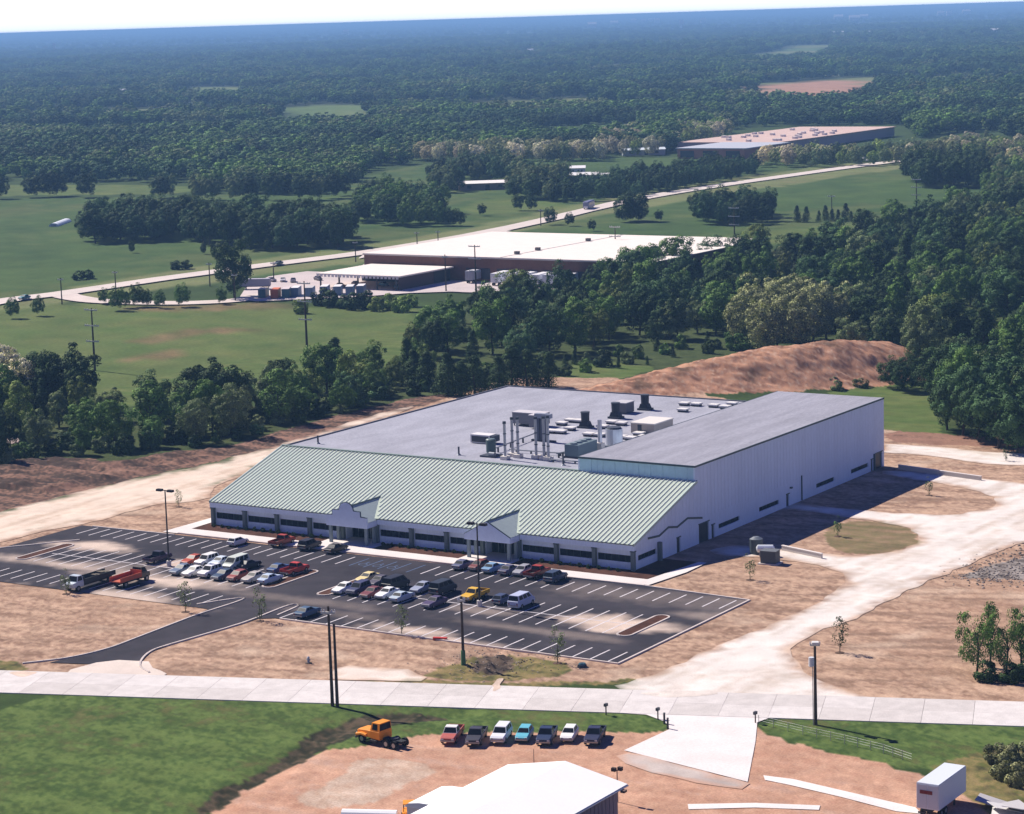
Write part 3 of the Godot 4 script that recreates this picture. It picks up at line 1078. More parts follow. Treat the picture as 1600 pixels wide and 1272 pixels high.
		for s in [-1.0, 1.0]:
			box(st, Vector3(cx + s * hw - (0.25 if s > 0 else 0.0), 3.06, 0.77), Vector3(cx + s * hw + (0.0 if s > 0 else 0.25), 3.97, 3.298))
		var can := part(name_, done(st), rough_mat("panel_canopy", Color(0.67, 0.76, 0.92), 7.0, 23.0, 0.1, 0.6), f)
		st = begin()
		for i in face.size():
			var a := face[i]
			var b := face[(i + 1) % face.size()]
			if a.y > 3.5 and b.y > 3.5:
				tube(st, Vector3(cx + a.x, a.y + 0.04, 3.46), Vector3(cx + b.x, b.y + 0.04, 3.46), 0.11, 0.11, 6)
		part("coping", done(st), trim_m, can)
		var ry := 6.3
		var ey := 4.02
		var zb := 0.75 - (ry - 4.28) / (ROOF_Y + 0.05 - 4.28) * (0.75 - RIDGE_Z) - 0.35
		for s in [-1.0, 1.0]:
			st = begin()
			var e: float = s * hw
			var a0 := Vector3(cx, ry, 3.28)
			var a1 := Vector3(cx + e, ey, 3.28)
			var a2 := Vector3(cx + e, ey, 0.86)
			var a3 := Vector3(cx, ry, zb)
			if s > 0:
				quad(st, a0, a1, a2, a3)
			else:
				quad(st, a1, a0, a3, a2)
			part("gablet_roof", done(st), rough_mat("gablet", Color(0.40, 0.47, 0.46), 5.0, 17.0, 0.14, 0.5), can)
		part("gablet_ridge", tube_mesh(Vector3(cx, ry + 0.02, 3.3), Vector3(cx, ry + 0.02, zb + 0.2), 0.15, 0.15, 6), trim_m, can)
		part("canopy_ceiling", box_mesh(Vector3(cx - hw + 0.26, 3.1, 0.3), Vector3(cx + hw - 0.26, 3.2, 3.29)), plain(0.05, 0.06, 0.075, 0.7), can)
		for s in [-1.0, 1.0]:
			var px: float = cx + s * (hw - 0.55)
			part("canopy_post", box_mesh(Vector3(px - 0.26, 0.0, 2.9), Vector3(px + 0.26, 3.07, 3.28)), plain(0.20, 0.25, 0.27, 0.7), can)
			part("canopy_post", box_mesh(Vector3(px - 0.26, 0.0, 0.8), Vector3(px + 0.26, 3.07, 1.2)), plain(0.20, 0.25, 0.27, 0.7), can)

func roof_plant() -> void:
	var dark := plain(0.05, 0.06, 0.08, 0.6)
	var grey := plain(0.20, 0.22, 0.25, 0.55, 0.2)
	var pale := plain(0.62, 0.58, 0.52, 0.8)
	var steel := plain(0.34, 0.35, 0.40, 0.42, 0.6)
	var y := ROOF_Y
	var st: SurfaceTool
	# thin exhaust stacks, each on a cream kerb box
	var spots := [[-38.9, -24.6, "front, shortest and leftmost"], [-39.3, -27.6, "second from left"], [-37.8, -27.0, "third from left"], [-34.4, -27.4, "fourth from left, alone"], [-32.7, -27.2, "fifth from left"], [-31.6, -26.8, "tallest and rightmost"]]
	for i in spots.size():
		var s: Array = spots[i]
		var h := 6.2 + i * 0.22
		var o := thing("exhaust_stack", "slim grey steel exhaust stack on the flat roof, " + s[2] + " of six", "chimney", Vector3(s[0], y, s[1]), 0.0, "exhaust stacks on the flat roof")
		part("stack_pipe", tube_mesh(Vector3(0, 0.5, 0), Vector3(0, h, 0), 0.24, 0.24, 10), steel, o)
		part("stack_cap", tube_mesh(Vector3(0, h + 0.002, 0), Vector3(0, h + 0.4, 0), 0.33, 0.30, 10), dark, o)
		part("base_kerb", box_mesh(Vector3(-0.65, 0, -0.65), Vector3(0.65, 0.62, 0.65)), pale, o)
		st = begin()
		for k in 2:
			tube(st, Vector3(0, 2.4 + k * 2.0, 0), Vector3(0, 2.55 + k * 2.0, 0), 0.31, 0.31, 10)
		part("clamp_band", done(st), dark, o)
	# the big L-shaped air handler behind them, on legs
	var u := thing("air_handler", "large L-shaped grey air handler with pale top raised on legs behind the stacks", "air handler", Vector3(-53.6, y, -56.0))
	u.scale = Vector3(0.68, 0.85, 0.68)
	st = begin()
	slab(st, PackedVector2Array([Vector2(-4.0, -2.2), Vector2(3.0, -2.2), Vector2(3.0, -5.0), Vector2(5.6, -5.0), Vector2(5.6, 1.6), Vector2(-4.0, 1.6)]), 0.5, 2.9, Transform3D(Basis(Vector3.RIGHT, Vector3(0, 0, -1), Vector3.UP), Vector3.ZERO))
	part("casing", done(st), plain(0.17, 0.17, 0.19, 0.6), u)
	st = begin()
	slab(st, PackedVector2Array([Vector2(-4.1, -2.3), Vector2(2.9, -2.3), Vector2(2.9, -5.1), Vector2(5.7, -5.1), Vector2(5.7, 1.7), Vector2(-4.1, 1.7)]), 2.905, 3.05, Transform3D(Basis(Vector3.RIGHT, Vector3(0, 0, -1), Vector3.UP), Vector3.ZERO))
	part("lid", done(st), plain(0.50, 0.48, 0.50, 0.7), u)
	for q in [Vector2(-3.6, -1.2), Vector2(-3.6, 1.8), Vector2(2.6, 1.8), Vector2(5.2, -1.2), Vector2(5.2, 4.6)]:
		part("leg", box_mesh(Vector3(q.x - 0.12, 0, q.y - 0.12), Vector3(q.x + 0.12, 0.495, q.y + 0.12)), dark, u)
	# duct tower right of it
	var d := thing("duct_tower", "dark standing air duct with elbow behind the right-hand stacks", "air duct", Vector3(-42.6, y, -42.0))
	part("riser", box_mesh(Vector3(-0.9, 0.3, -0.7), Vector3(-0.1, 4.2, 0.1)), plain(0.09, 0.10, 0.14, 0.5, 0.2), d)
	part("riser", box_mesh(Vector3(0.15, 0.3, -0.7), Vector3(0.9, 4.0, 0.1)), plain(0.09, 0.10, 0.14, 0.5, 0.2), d)
	part("elbow", box_mesh(Vector3(-1.0, 4.21, -0.8), Vector3(2.2, 5.0, 0.2)), plain(0.25, 0.27, 0.33, 0.5, 0.2), d)
	part("base_duct", box_mesh(Vector3(-1.9, 0.0, -0.6), Vector3(3.0, 0.29, 0.0)), dark, d)
	# fan and box by the left stack
	var bl := thing("blower", "dark green blower on a frame just left of the exhaust stacks", "blower", Vector3(-42.9, y, -26.4))
	part("drum", tube_mesh(Vector3(0, 0.7, 0), Vector3(0, 2.9, 0), 0.85, 0.85, 12), plain(0.07, 0.11, 0.12, 0.5), bl)
	part("drum_lid", tube_mesh(Vector3(0, 2.902, 0), Vector3(0, 3.05, 0), 0.9, 0.7, 12), plain(0.10, 0.14, 0.15, 0.5), bl)
	part("motor", tube_mesh(Vector3(0.3, 0.55, 1.0), Vector3(1.4, 0.55, 1.0), 0.4, 0.4, 10), grey, bl)
	part("frame", box_mesh(Vector3(-1.4, 0, -1.2), Vector3(1.6, 0.3, 1.5)), dark, bl)
	var hb := thing("rooftop_unit", "white-topped box unit with dark side on the left of the flat roof", "air conditioner", Vector3(-51.2, y, -37.0))
	part("casing", box_mesh(Vector3(-2.2, 0.1, -1.1), Vector3(1.9, 1.6, 1.1)), plain(0.62, 0.60, 0.60, 0.7), hb)
	part("hood", box_mesh(Vector3(1.91, 0.4, -1.1), Vector3(2.6, 1.5, 1.1)), dark, hb)
	part("grille", box_mesh(Vector3(-1.9, 0.3, 1.101), Vector3(1.6, 1.35, 1.16)), plain(0.07, 0.07, 0.08, 0.8), hb)
	# dark cooling towers in a row going back
	var names := ["nearest", "middle", "farthest"]
	for i in 3:
		var q: Vector2 = [Vector2(-42.5, -57.6), Vector2(-42.6, -68.9), Vector2(-42.2, -79.4)][i]
		var o := thing("exhaust_fan", "tall black rooftop exhaust fan on a square base, %s of the three" % names[i], "exhaust fan", Vector3(q.x, y, q.y), 0.0, "black exhaust fans on the flat roof")
		part("base_plate", box_mesh(Vector3(-1.2, 0, -1.0), Vector3(1.3, 0.35, 1.0)), dark, o)
		st = begin()
		hexa(st, [Vector3(-0.95, 0.352, 0.8), Vector3(1.0, 0.352, 0.8), Vector3(1.0, 0.352, -0.8), Vector3(-0.95, 0.352, -0.8), Vector3(-0.7, 1.2, 0.65), Vector3(0.7, 1.2, 0.65), Vector3(0.7, 1.2, -0.65), Vector3(-0.7, 1.2, -0.65)])
		part("plenum", done(st), plain(0.035, 0.04, 0.055, 0.6), o)
		part("fan_barrel", tube_mesh(Vector3(0, 1.202, 0), Vector3(0, 2.8, 0), 0.75, 0.8, 12), plain(0.03, 0.035, 0.05, 0.6), o)
		part("fan_rim", tube_mesh(Vector3(0, 2.802, 0), Vector3(0, 2.98, 0), 0.86, 0.86, 12), dark, o)
	hb = thing("rooftop_unit", "dark box unit standing between two black exhaust fans", "air conditioner", Vector3(-44.3, y, -75.0))
	part("casing", box_mesh(Vector3(-1.4, 0.1, -1.6), Vector3(1.3, 2.0, 1.6)), plain(0.13, 0.13, 0.15, 0.6), hb)
	part("lid", box_mesh(Vector3(-1.5, 2.002, -1.7), Vector3(1.4, 2.15, 1.7)), plain(0.45, 0.44, 0.46, 0.7), hb)
	hb = thing("rooftop_unit", "long cream box unit with brown sides close to the tall block", "air conditioner", Vector3(-29.3, y, -58.8))
	part("casing", box_mesh(Vector3(-2.4, 0.15, -3.6), Vector3(2.4, 1.85, 3.4)), plain(0.36, 0.31, 0.27, 0.7), hb)
	part("lid", box_mesh(Vector3(-2.5, 1.852, -3.7), Vector3(2.5, 2.05, 3.5)), plain(0.62, 0.58, 0.54, 0.75), hb)
	part("access_door", box_mesh(Vector3(-1.0, 0.3, 3.402), Vector3(-0.2, 1.7, 3.46)), dark, hb)
	var cu := thing("condenser", "grey-green condenser row of fan boxes at the corner of the tall block", "condenser", Vector3(-29.0, y, -33.2))
	part("casing", box_mesh(Vector3(-1.3, 0.3, -3.2), Vector3(1.4, 2.3, 3.2)), plain(0.13, 0.18, 0.20, 0.6), cu)
	for i in 4:
		part("fan_ring", tube_mesh(Vector3(0, 2.302, -2.4 + i * 1.6), Vector3(0, 2.6, -2.4 + i * 1.6), 0.66, 0.62, 12), plain(0.2, 0.25, 0.27, 0.5), cu)
	part("skid", box_mesh(Vector3(-1.5, 0, -3.3), Vector3(1.6, 0.295, 3.3)), dark, cu)
	var sp := thing("steel_stack", "bright steel chimney rising beside the condenser at the tall block", "chimney", Vector3(-27.6, y, -37.4))
	part("pipe", tube_mesh(Vector3(0, 0.4, 0), Vector3(0, 5.6, 0), 0.38, 0.38, 12), plain(0.5, 0.5, 0.55, 0.35, 0.6), sp)
	part("base_kerb", box_mesh(Vector3(-0.6, 0, -0.6), Vector3(0.6, 1.6, 0.6)), pale, sp)
	var tk := thing("scrubber_tank", "silver rooftop tank with dark open top behind the steel chimney", "tank", Vector3(-27.2, y, -41.6))
	part("shell", tube_mesh(Vector3(0, 0.6, 0), Vector3(0, 3.4, 0), 1.5, 1.5, 16), plain(0.45, 0.48, 0.54, 0.35, 0.6), tk)
	part("rim", tube_mesh(Vector3(0, 3.402, 0), Vector3(0, 3.7, 0), 1.35, 1.2, 16), dark, tk)
	part("base_kerb", box_mesh(Vector3(-1.6, 0, -1.6), Vector3(1.6, 0.595, 1.6)), grey, tk)
	# low skylight domes on dark kerbs
	var sky := [Vector2(-45.4, -50.5), Vector2(-43.5, -50.6), Vector2(-48.0, -58.4), Vector2(-48.3, -62.0), Vector2(-43.7, -54.2), Vector2(-46.6, -62.0), Vector2(-40.1, -63.1), Vector2(-37.7, -62.5), Vector2(-39.2, -58.2), Vector2(-37.4, -50.2), Vector2(-35.2, -50.4), Vector2(-30.7, -50.1), Vector2(-28.5, -49.6), Vector2(-29.4, -54.2), Vector2(-26.9, -51.7), Vector2(-34.3, -67.7), Vector2(-37.7, -86.8), Vector2(-35.2, -87.0), Vector2(-34.4, -80.1), Vector2(-31.4, -86.9), Vector2(-28.7, -86.3), Vector2(-29.2, -90.2)]
	var proto: Node3D = null
	for i in sky.size():
		var lab := "low white skylight hood on the flat roof, %s from left" % nth(i + 1)
		var o: Node3D
		if proto == null:
			o = thing("skylight", lab, "skylight")
			part("kerb", box_mesh(Vector3(-0.8, 0, -0.7), Vector3(0.8, 0.36, 0.7)), dark, o)
			part("hood", box_mesh(Vector3(-0.95, 0.362, -0.85), Vector3(0.95, 0.62, 0.85)), plain(0.62, 0.60, 0.58, 0.6), o)
			proto = o
		else:
			o = copy_of(proto)
		tag(o, lab, "skylight", "skylights on the flat roof")
		o.position = Vector3(sky[i].x, y, sky[i].y)
	# pipes laid over the roof on blocks, and small vents
	var runs := [[Vector3(-45.5, y + 0.9, -47.0), Vector3(-43.5, y + 0.9, -27.5), "thin pipe run from the blower back to the air handler"], [Vector3(-42.0, y + 0.5, -30.8), Vector3(-30.4, y + 0.5, -31.2), "rear thin pipe run between the blower and the condenser"], [Vector3(-31.0, y + 0.45, -25.6), Vector3(-22.5, y + 0.45, -25.8), "front thin pipe run from the stacks to the tall block"], [Vector3(-31.3, y + 0.8, -29.0), Vector3(-30.4, y + 0.8, -33.0), "short pipe beside the condenser"]]
	for r in runs:
		var o := thing("roof_pipe", r[2], "pipe", r[0])
		var e: Vector3 = r[1] - r[0]
		part("pipe", tube_mesh(Vector3.ZERO, e, 0.11, 0.11, 6), grey, o)
		for k in 4:
			var q: Vector3 = e * (k + 0.5) / 4.0
			part("support", box_mesh(q + Vector3(-0.12, y - r[0].y, -0.12), q + Vector3(0.12, -0.105, 0.12)), dark, o)
	for v in [[Vector2(-78.7, -24.6), "small roof vent pipe near the left end of the flat roof"], [Vector2(-48.6, -24.9), "small roof vent pipe near the middle of the green roof ridge"], [Vector2(-26.8, -23.7), "small roof vent pipe beside the tall block's front corner"]]:
		var o := thing("vent_pipe", v[1], "vent pipe", Vector3(v[0].x, y, v[0].y))
		part("pipe", tube_mesh(Vector3.ZERO, Vector3(0, 1.5, 0), 0.16, 0.16, 8), dark, o)
		part("flashing", tube_mesh(Vector3.ZERO, Vector3(0, 0.25, 0), 0.45, 0.2, 8), grey, o)

# ------------------------------------------------------------------ poles, lamps, small things
func light_pole(at: Vector2, label: String) -> void:
	var o := thing("car_park_lamp", label, "lamp post", Vector3(at.x, 0.04, at.y), 0.0, "lamp posts in the car park")
	var dk := plain(0.035, 0.032, 0.035, 0.6)
	part("base", tube_mesh(Vector3.ZERO, Vector3(0, 0.9, 0), 0.38, 0.38, 12), plain(0.55, 0.52, 0.5, 0.9), o)
	part("post", tube_mesh(Vector3(0, 0.9, 0), Vector3(0, 12.4, 0), 0.15, 0.10, 8), dk, o)
	part("arm", tube_mesh(Vector3(-1.1, 12.3, 0.15), Vector3(1.1, 12.3, -0.15), 0.06, 0.06, 6), dk, o)
	for s in [-1.0, 1.0]:
		var st := begin()
		hexa(st, [Vector3(s * 1.1 - 0.55, 12.15, 0.35), Vector3(s * 1.1 + 0.55, 12.15, 0.35), Vector3(s * 1.1 + 0.55, 12.15, -0.35), Vector3(s * 1.1 - 0.55, 12.15, -0.35), Vector3(s * 1.1 - 0.5, 12.5, 0.3), Vector3(s * 1.1 + 0.5, 12.5, 0.3), Vector3(s * 1.1 + 0.5, 12.5, -0.3), Vector3(s * 1.1 - 0.5, 12.5, -0.3)])
		part("lamp_head", done(st), dk, o)

func wood_pole(called: String, at: Vector2, h: float, arms: Array, label: String, turn := 0.0, category := "utility pole") -> Node3D:
	var o := thing(called, label, category, Vector3(at.x, -0.1, at.y), turn)
	var wood := rough_mat("pole_wood", Color(0.11, 0.085, 0.07), 1.5, 6.0, 0.4)
	part("pole", tube_mesh(Vector3.ZERO, Vector3(0, h, 0), 0.18 + h * (0.009 if arms.size() > 1 else 0.004), 0.15, 9), wood, o)
	for a in arms:
		var c := part("crossarm", box_mesh(Vector3(-a[1], a[0] - 0.14, 0.14), Vector3(a[1], a[0] + 0.14, 0.36)), plain(0.50, 0.49, 0.47, 0.8), o)
		for s in [-1.0, -0.6, 0.6, 1.0]:
			part("insulator", tube_mesh(Vector3(a[1] * s * 0.95, a[0] + 0.112, 0.22), Vector3(a[1] * s * 0.95, a[0] + 0.42, 0.22), 0.09, 0.06, 6), plain(0.6, 0.6, 0.62, 0.3), c)
	return o

func sapling(at: Vector2, h: float, tone: String, label: String) -> void:
	var o := thing("sapling", label, "sapling", Vector3(at.x, ground_h(at.x, at.y) - 0.03, at.y), rng.randf() * TAU, "young trees staked round the factory")
	var k: Dictionary = kinds["whip"]
	var s := Vector3(h * 0.8, h, h * 0.8)
	part("crown", k.crowns[rng.randi() % 3], tones[tone], o).scale = s
	part("trunk", tube_mesh(Vector3.ZERO, Vector3(0, h * 0.5, 0), 0.06, 0.04, 6), bark, o)
	part("mulch_ring", tube_mesh(Vector3(0, -0.05, 0), Vector3(0, 0.09, 0), 0.75, 0.6, 12), plain(0.10, 0.06, 0.04, 0.95), o)

func small_house(called: String, label: String, category: String, at: Vector2, w: float, d: float, h: float, turn: float, wall_c: Color, roof_c: Color, group := "", rise := 0.25) -> Node3D:
	var o := thing(called, label, category, Vector3(at.x, far_h(at.x, at.y) - 0.3, at.y), turn, group)
	var y := h * (1.0 - rise)
	part("wall", box_mesh(Vector3(-w / 2, 0, -d / 2), Vector3(w / 2, y, d / 2)), plain(wall_c.r, wall_c.g, wall_c.b), o)
	var st := begin()
	slab(st, PackedVector2Array([Vector2(-d / 2 - 0.4, y + 0.01), Vector2(d / 2 + 0.4, y + 0.01), Vector2(0, h)]), -w / 2 - 0.4, w / 2 + 0.4, Transform3D(Basis(Vector3(0, 0, -1), Vector3.UP, Vector3.RIGHT), Vector3.ZERO))
	part("roof", done(st), plain(roof_c.r, roof_c.g, roof_c.b, 0.7), o)
	if w < 40.0:
		for s in [-0.3, 0.05, 0.3]:
			part("window" if s != 0.05 else "door", box_mesh(Vector3(s * w - w * 0.04, (0.35 if s != 0.05 else 0.02) * y, d / 2 + 0.003), Vector3(s * w + w * 0.04, 0.75 * y, d / 2 + 0.06)), plain(0.03, 0.035, 0.045, 0.3), o)
	return o

func cargo_box(called: String, label: String, category: String, at: Vector2, turn: float, size: Vector3, c: Color, roof_c: Color, on_wheels: bool, group: String) -> Node3D:
	var o := thing(called, label, category, Vector3(at.x, 0.02, at.y), turn, group)
	var y := 1.1 if on_wheels else 0.1
	part("cargo_body", box_mesh(Vector3(-size.x / 2, y, -size.z / 2), Vector3(size.x / 2, y + size.y, size.z / 2)), plain(c.r, c.g, c.b, 0.5), o)
	part("roof_panel", box_mesh(Vector3(-size.x / 2 + 0.04, y + size.y + 0.002, -size.z / 2 + 0.04), Vector3(size.x / 2 - 0.04, y + size.y + 0.06, size.z / 2 - 0.04)), plain(roof_c.r, roof_c.g, roof_c.b, 0.5), o)
	var st := begin()
	for s in [-1.0, 1.0]:
		box(st, Vector3(s * size.x * 0.25 - size.x * 0.22, y + 0.12, size.z / 2 + 0.003), Vector3(s * size.x * 0.25 + size.x * 0.22, y + size.y - 0.12, size.z / 2 + 0.05))
	part("rear_door", done(st), plain(c.r * 0.85, c.g * 0.85, c.b * 0.85, 0.5), o)
	if on_wheels:
		part("chassis", box_mesh(Vector3(-0.5, 0.85, -size.z / 2 + 0.4), Vector3(0.5, 1.095, size.z / 2 - 0.05)), plain(0.04, 0.04, 0.045), o)
		wheels(o, size.x / 2 - 0.28, [size.z / 2 - 1.1, size.z / 2 - 2.3], 0.48)
		for s in [-1.0, 1.0]:
			part("landing_leg", box_mesh(Vector3(s * 0.7 - 0.08, 0.0, -size.z / 2 + 1.9), Vector3(s * 0.7 + 0.08, 1.095, -size.z / 2 + 2.1)), plain(0.05, 0.05, 0.055), o)
	return o

# ------------------------------------------------------------------ everything in its place
func _ready() -> void:
	rng.seed = 20
	var cam := Camera3D.new()
	cam.name = "camera"
	var pitch := 0.1594
	var roll := 0.0308
	var ahead := Vector3(sin(YAW), 0, -cos(YAW))
	var right := Vector3(cos(YAW), 0, sin(YAW))
	var up := ahead * sin(pitch) + Vector3.UP * cos(pitch)
	cam.basis = Basis(right * cos(roll) - up * sin(roll), right * sin(roll) + up * cos(roll), -(ahead * cos(pitch) - Vector3.UP * sin(pitch)))
	cam.position = EYE
	cam.fov = 19.08
	cam.near = 5.0
	cam.far = 80000.0
	add_child(cam)
	cam.current = true

	var env := Environment.new()
	env.background_mode = Environment.BG_SKY
	var sky_m := ProceduralSkyMaterial.new()
	sky_m.sky_top_color = Color(0.11, 0.20, 0.52)
	sky_m.sky_horizon_color = Color(1.03, 1.045, 1.10)
	sky_m.sky_curve = 0.065
	sky_m.sky_energy_multiplier = 0.9
	sky_m.ground_bottom_color = Color(0.10, 0.13, 0.12)
	sky_m.ground_horizon_color = Color(0.75, 0.83, 0.92)
	sky_m.sun_angle_max = 12.0
	var sky := Sky.new()
	sky.sky_material = sky_m
	env.sky = sky
	env.tonemap_mode = Environment.TONE_MAPPER_LINEAR
	env.tonemap_exposure = 1.55
	env.fog_enabled = true
	env.fog_density = 0.000115
	env.fog_light_color = Color(0.30, 0.58, 1.0).linear_to_srgb()
	env.sdfgi_enabled = true
	env.ssao_enabled = true
	env.ssil_enabled = true
	var we := WorldEnvironment.new()
	we.name = "world"
	we.environment = env
	add_child(we)

	var sun := DirectionalLight3D.new()
	sun.name = "sun"
	sun.light_color = Color(1.0, 0.965, 0.92)
	sun.light_energy = 1.6
	sun.light_angular_distance = 0.5
	sun.shadow_enabled = true
	var el := deg_to_rad(43.5)
	var az := deg_to_rad(9.0)
	var to_sun := Vector3(-cos(el) * cos(az), sin(el), -cos(el) * sin(az))
	add_child(sun)
	sun.look_at_from_position(to_sun * 1000.0, Vector3.ZERO)

	n_big.seed = 3
	n_big.frequency = 0.008
	n_big.fractal_octaves = 4
	n_mid.seed = 5
	n_mid.frequency = 0.055
	n_mid.fractal_octaves = 4
	n_fine.seed = 7
	n_fine.frequency = 0.32
	n_fine.fractal_octaves = 3
	n_streak.seed = 9
	n_streak.frequency = 0.22
	n_streak.fractal_octaves = 3
	n_cell.seed = 12
	n_cell.noise_type = FastNoiseLite.TYPE_CELLULAR
	n_cell.cellular_return_type = FastNoiseLite.RETURN_CELL_VALUE
	n_cell.frequency = 0.0042
	prepare_trees()
	lay_out_zones()
	build_ground()
	build_roads()
	build_car_park()
	build_factory()
	roof_plant()
	build_far_works()
	park_cars()
	near_things()
	rubble()
	far_things()
	plant_all()
	grow_trees()
	far_woods()

func lay_out_zones() -> void:
	# far to near; later ones lie over earlier ones
	zone("field", PackedVector2Array([Vector2(-378.3, -235.5), Vector2(-744.0, -602.0), Vector2(-673.4, -622.7), Vector2(-619.8, -640.2), Vector2(-572.7, -708.4), Vector2(-632.8, -828.2), Vector2(-638.7, -866.0), Vector2(-648.0, -917.4), Vector2(-513.0, -963.3), Vector2(-446.9, -933.5), Vector2(-330.0, -880.7), Vector2(-248.3, -785.5), Vector2(-184.4, -632.1), Vector2(-197.1, -569.0), Vector2(-201.8, -507.8), Vector2(-227.8, -501.5), Vector2(-240.0, -429.7), Vector2(-284.1, -373.1), Vector2(-315.7, -364.1), Vector2(-348.0, -312.9), Vector2(-352.2, -254.5)]))
	zone("meadow", PackedVector2Array([Vector2(-744.0, -602.0), Vector2(-738.4, -624.6), Vector2(-690.2, -641.3), Vector2(-629.1, -651.4), Vector2(-678.9, -711.4), Vector2(-804.9, -693.4), Vector2(-827.0, -685.2)]))
	zone("meadow", PackedVector2Array([Vector2(-373.0, -230.2), Vector2(-349.6, -251.8), Vector2(-296.4, -275.8), Vector2(-263.6, -265.6), Vector2(-242.3, -289.4), Vector2(-211.2, -250.8), Vector2(-170.8, -183.1), Vector2(-162.1, -151.6), Vector2(-180.2, -144.7), Vector2(-181.4, -112.4), Vector2(-186.0, -90.9), Vector2(-210.8, -100.9), Vector2(-234.8, -91.6)]), 2)
	zone("scar", PackedVector2Array([Vector2(-268.9, -187.3), Vector2(-266.0, -214.2), Vector2(-249.6, -222.8), Vector2(-244.1, -215.8), Vector2(-254.8, -200.7), Vector2(-257.9, -177.4)]))
	zone("scar", PackedVector2Array([Vector2(-244.0, -159.0), Vector2(-245.7, -173.8), Vector2(-236.3, -178.5), Vector2(-232.2, -173.4), Vector2(-234.0, -160.1), Vector2(-234.9, -149.9)]))
	zone("scar", PackedVector2Array([Vector2(-333.5, -242.9), Vector2(-294.1, -272.9), Vector2(-271.7, -273.1), Vector2(-265.5, -264.9), Vector2(-292.6, -246.2)]))
	zone("verge", PackedVector2Array([Vector2(-360.2, -217.3), Vector2(-379.0, -283.7), Vector2(-380.7, -334.8), Vector2(-377.9, -385.7), Vector2(-367.4, -435.7), Vector2(-370.2, -530.8), Vector2(-397.0, -709.6), Vector2(-384.8, -911.5), Vector2(-355.6, -940.8), Vector2(-330.0, -880.7), Vector2(-341.4, -817.2), Vector2(-345.2, -617.2), Vector2(-348.1, -551.1), Vector2(-320.5, -427.5), Vector2(-329.1, -382.6), Vector2(-338.9, -336.1), Vector2(-343.2, -290.7), Vector2(-350.4, -240.9)]))
	zone("meadow", PackedVector2Array([Vector2(-409.3, -570.5), Vector2(-395.1, -590.3), Vector2(-378.8, -607.3), Vector2(-388.1, -634.0), Vector2(-443.9, -661.9), Vector2(-451.3, -645.1)]))
	zone("meadow", PackedVector2Array([Vector2(-236.4, -466.4), Vector2(-249.5, -496.3), Vector2(-237.3, -526.1), Vector2(-223.0, -578.0), Vector2(-203.0, -539.5), Vector2(-203.2, -499.8), Vector2(-213.3, -472.3)]))
	zone("floor", PackedVector2Array([Vector2(-133.3, -111.8), Vector2(-150.0, -145.3), Vector2(-179.9, -205.1), Vector2(-212.5, -266.0), Vector2(-219.0, -296.8), Vector2(-219.6, -351.1), Vector2(-210.2, -394.0), Vector2(-210.9, -437.4), Vector2(-203.6, -457.9), Vector2(-201.8, -507.8), Vector2(-197.1, -569.0), Vector2(-208.6, -694.9), Vector2(-135.9, -707.5), Vector2(46.3, -120.2), Vector2(-1.9, -130.1), Vector2(-28.9, -181.5), Vector2(-43.1, -196.5), Vector2(-78.6, -205.2), Vector2(-90.6, -178.6), Vector2(-101.9, -153.4), Vector2(-113.3, -143.9), Vector2(-119.8, -117.1)]))
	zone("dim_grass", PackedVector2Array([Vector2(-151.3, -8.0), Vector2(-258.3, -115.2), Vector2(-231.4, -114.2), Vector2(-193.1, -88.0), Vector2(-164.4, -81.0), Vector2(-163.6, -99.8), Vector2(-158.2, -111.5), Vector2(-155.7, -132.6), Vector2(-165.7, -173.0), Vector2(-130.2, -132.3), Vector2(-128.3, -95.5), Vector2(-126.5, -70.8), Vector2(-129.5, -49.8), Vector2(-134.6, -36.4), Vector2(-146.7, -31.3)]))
	zone("meadow", PackedVector2Array([Vector2(-106.4, -149.6), Vector2(-119.1, -173.3), Vector2(-126.0, -197.1), Vector2(-116.2, -196.0), Vector2(-99.5, -191.8), Vector2(-102.4, -171.9), Vector2(-100.9, -151.7)]))
	zone("meadow", PackedVector2Array([Vector2(-46.8, -169.7), Vector2(-50.6, -191.6), Vector2(-43.1, -196.5), Vector2(-32.5, -190.1), Vector2(-7.6, -144.2), Vector2(-1.4, -122.5), Vector2(-10.6, -118.7), Vector2(-19.9, -114.8)]))
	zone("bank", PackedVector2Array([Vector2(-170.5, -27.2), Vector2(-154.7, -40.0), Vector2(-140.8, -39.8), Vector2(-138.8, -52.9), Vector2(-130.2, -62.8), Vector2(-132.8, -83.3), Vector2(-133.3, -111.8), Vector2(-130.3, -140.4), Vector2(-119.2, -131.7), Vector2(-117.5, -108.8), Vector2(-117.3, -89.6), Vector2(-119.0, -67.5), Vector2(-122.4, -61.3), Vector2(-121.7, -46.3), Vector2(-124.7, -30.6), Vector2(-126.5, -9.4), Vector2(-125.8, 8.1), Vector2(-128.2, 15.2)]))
	zone("straw", PackedVector2Array([Vector2(-113.2, 30.2), Vector2(-111.5, 22.8), Vector2(-109.8, 15.2), Vector2(-107.9, 2.6), Vector2(-108.3, -13.4), Vector2(-106.3, -27.5), Vector2(-112.9, -49.3), Vector2(-118.0, -66.3), Vector2(-122.5, -116.1), Vector2(-126.6, -165.0), Vector2(-103.4, -173.7), Vector2(-15.4, -131.1), Vector2(45.6, -122.7), Vector2(95.9, 39.5), Vector2(68.2, 49.6), Vector2(55.5, 49.9), Vector2(34.3, 52.7), Vector2(7.6, 69.1), Vector2(-30.2, 82.9), Vector2(-50.9, 92.6)]), 0)
	zone("bank", PackedVector2Array([Vector2(-15.4, -131.1), Vector2(-6.5, -131.4), Vector2(42.4, -133.0), Vector2(44.8, -125.2), Vector2(-1.5, -119.3), Vector2(-10.0, -118.9)]))
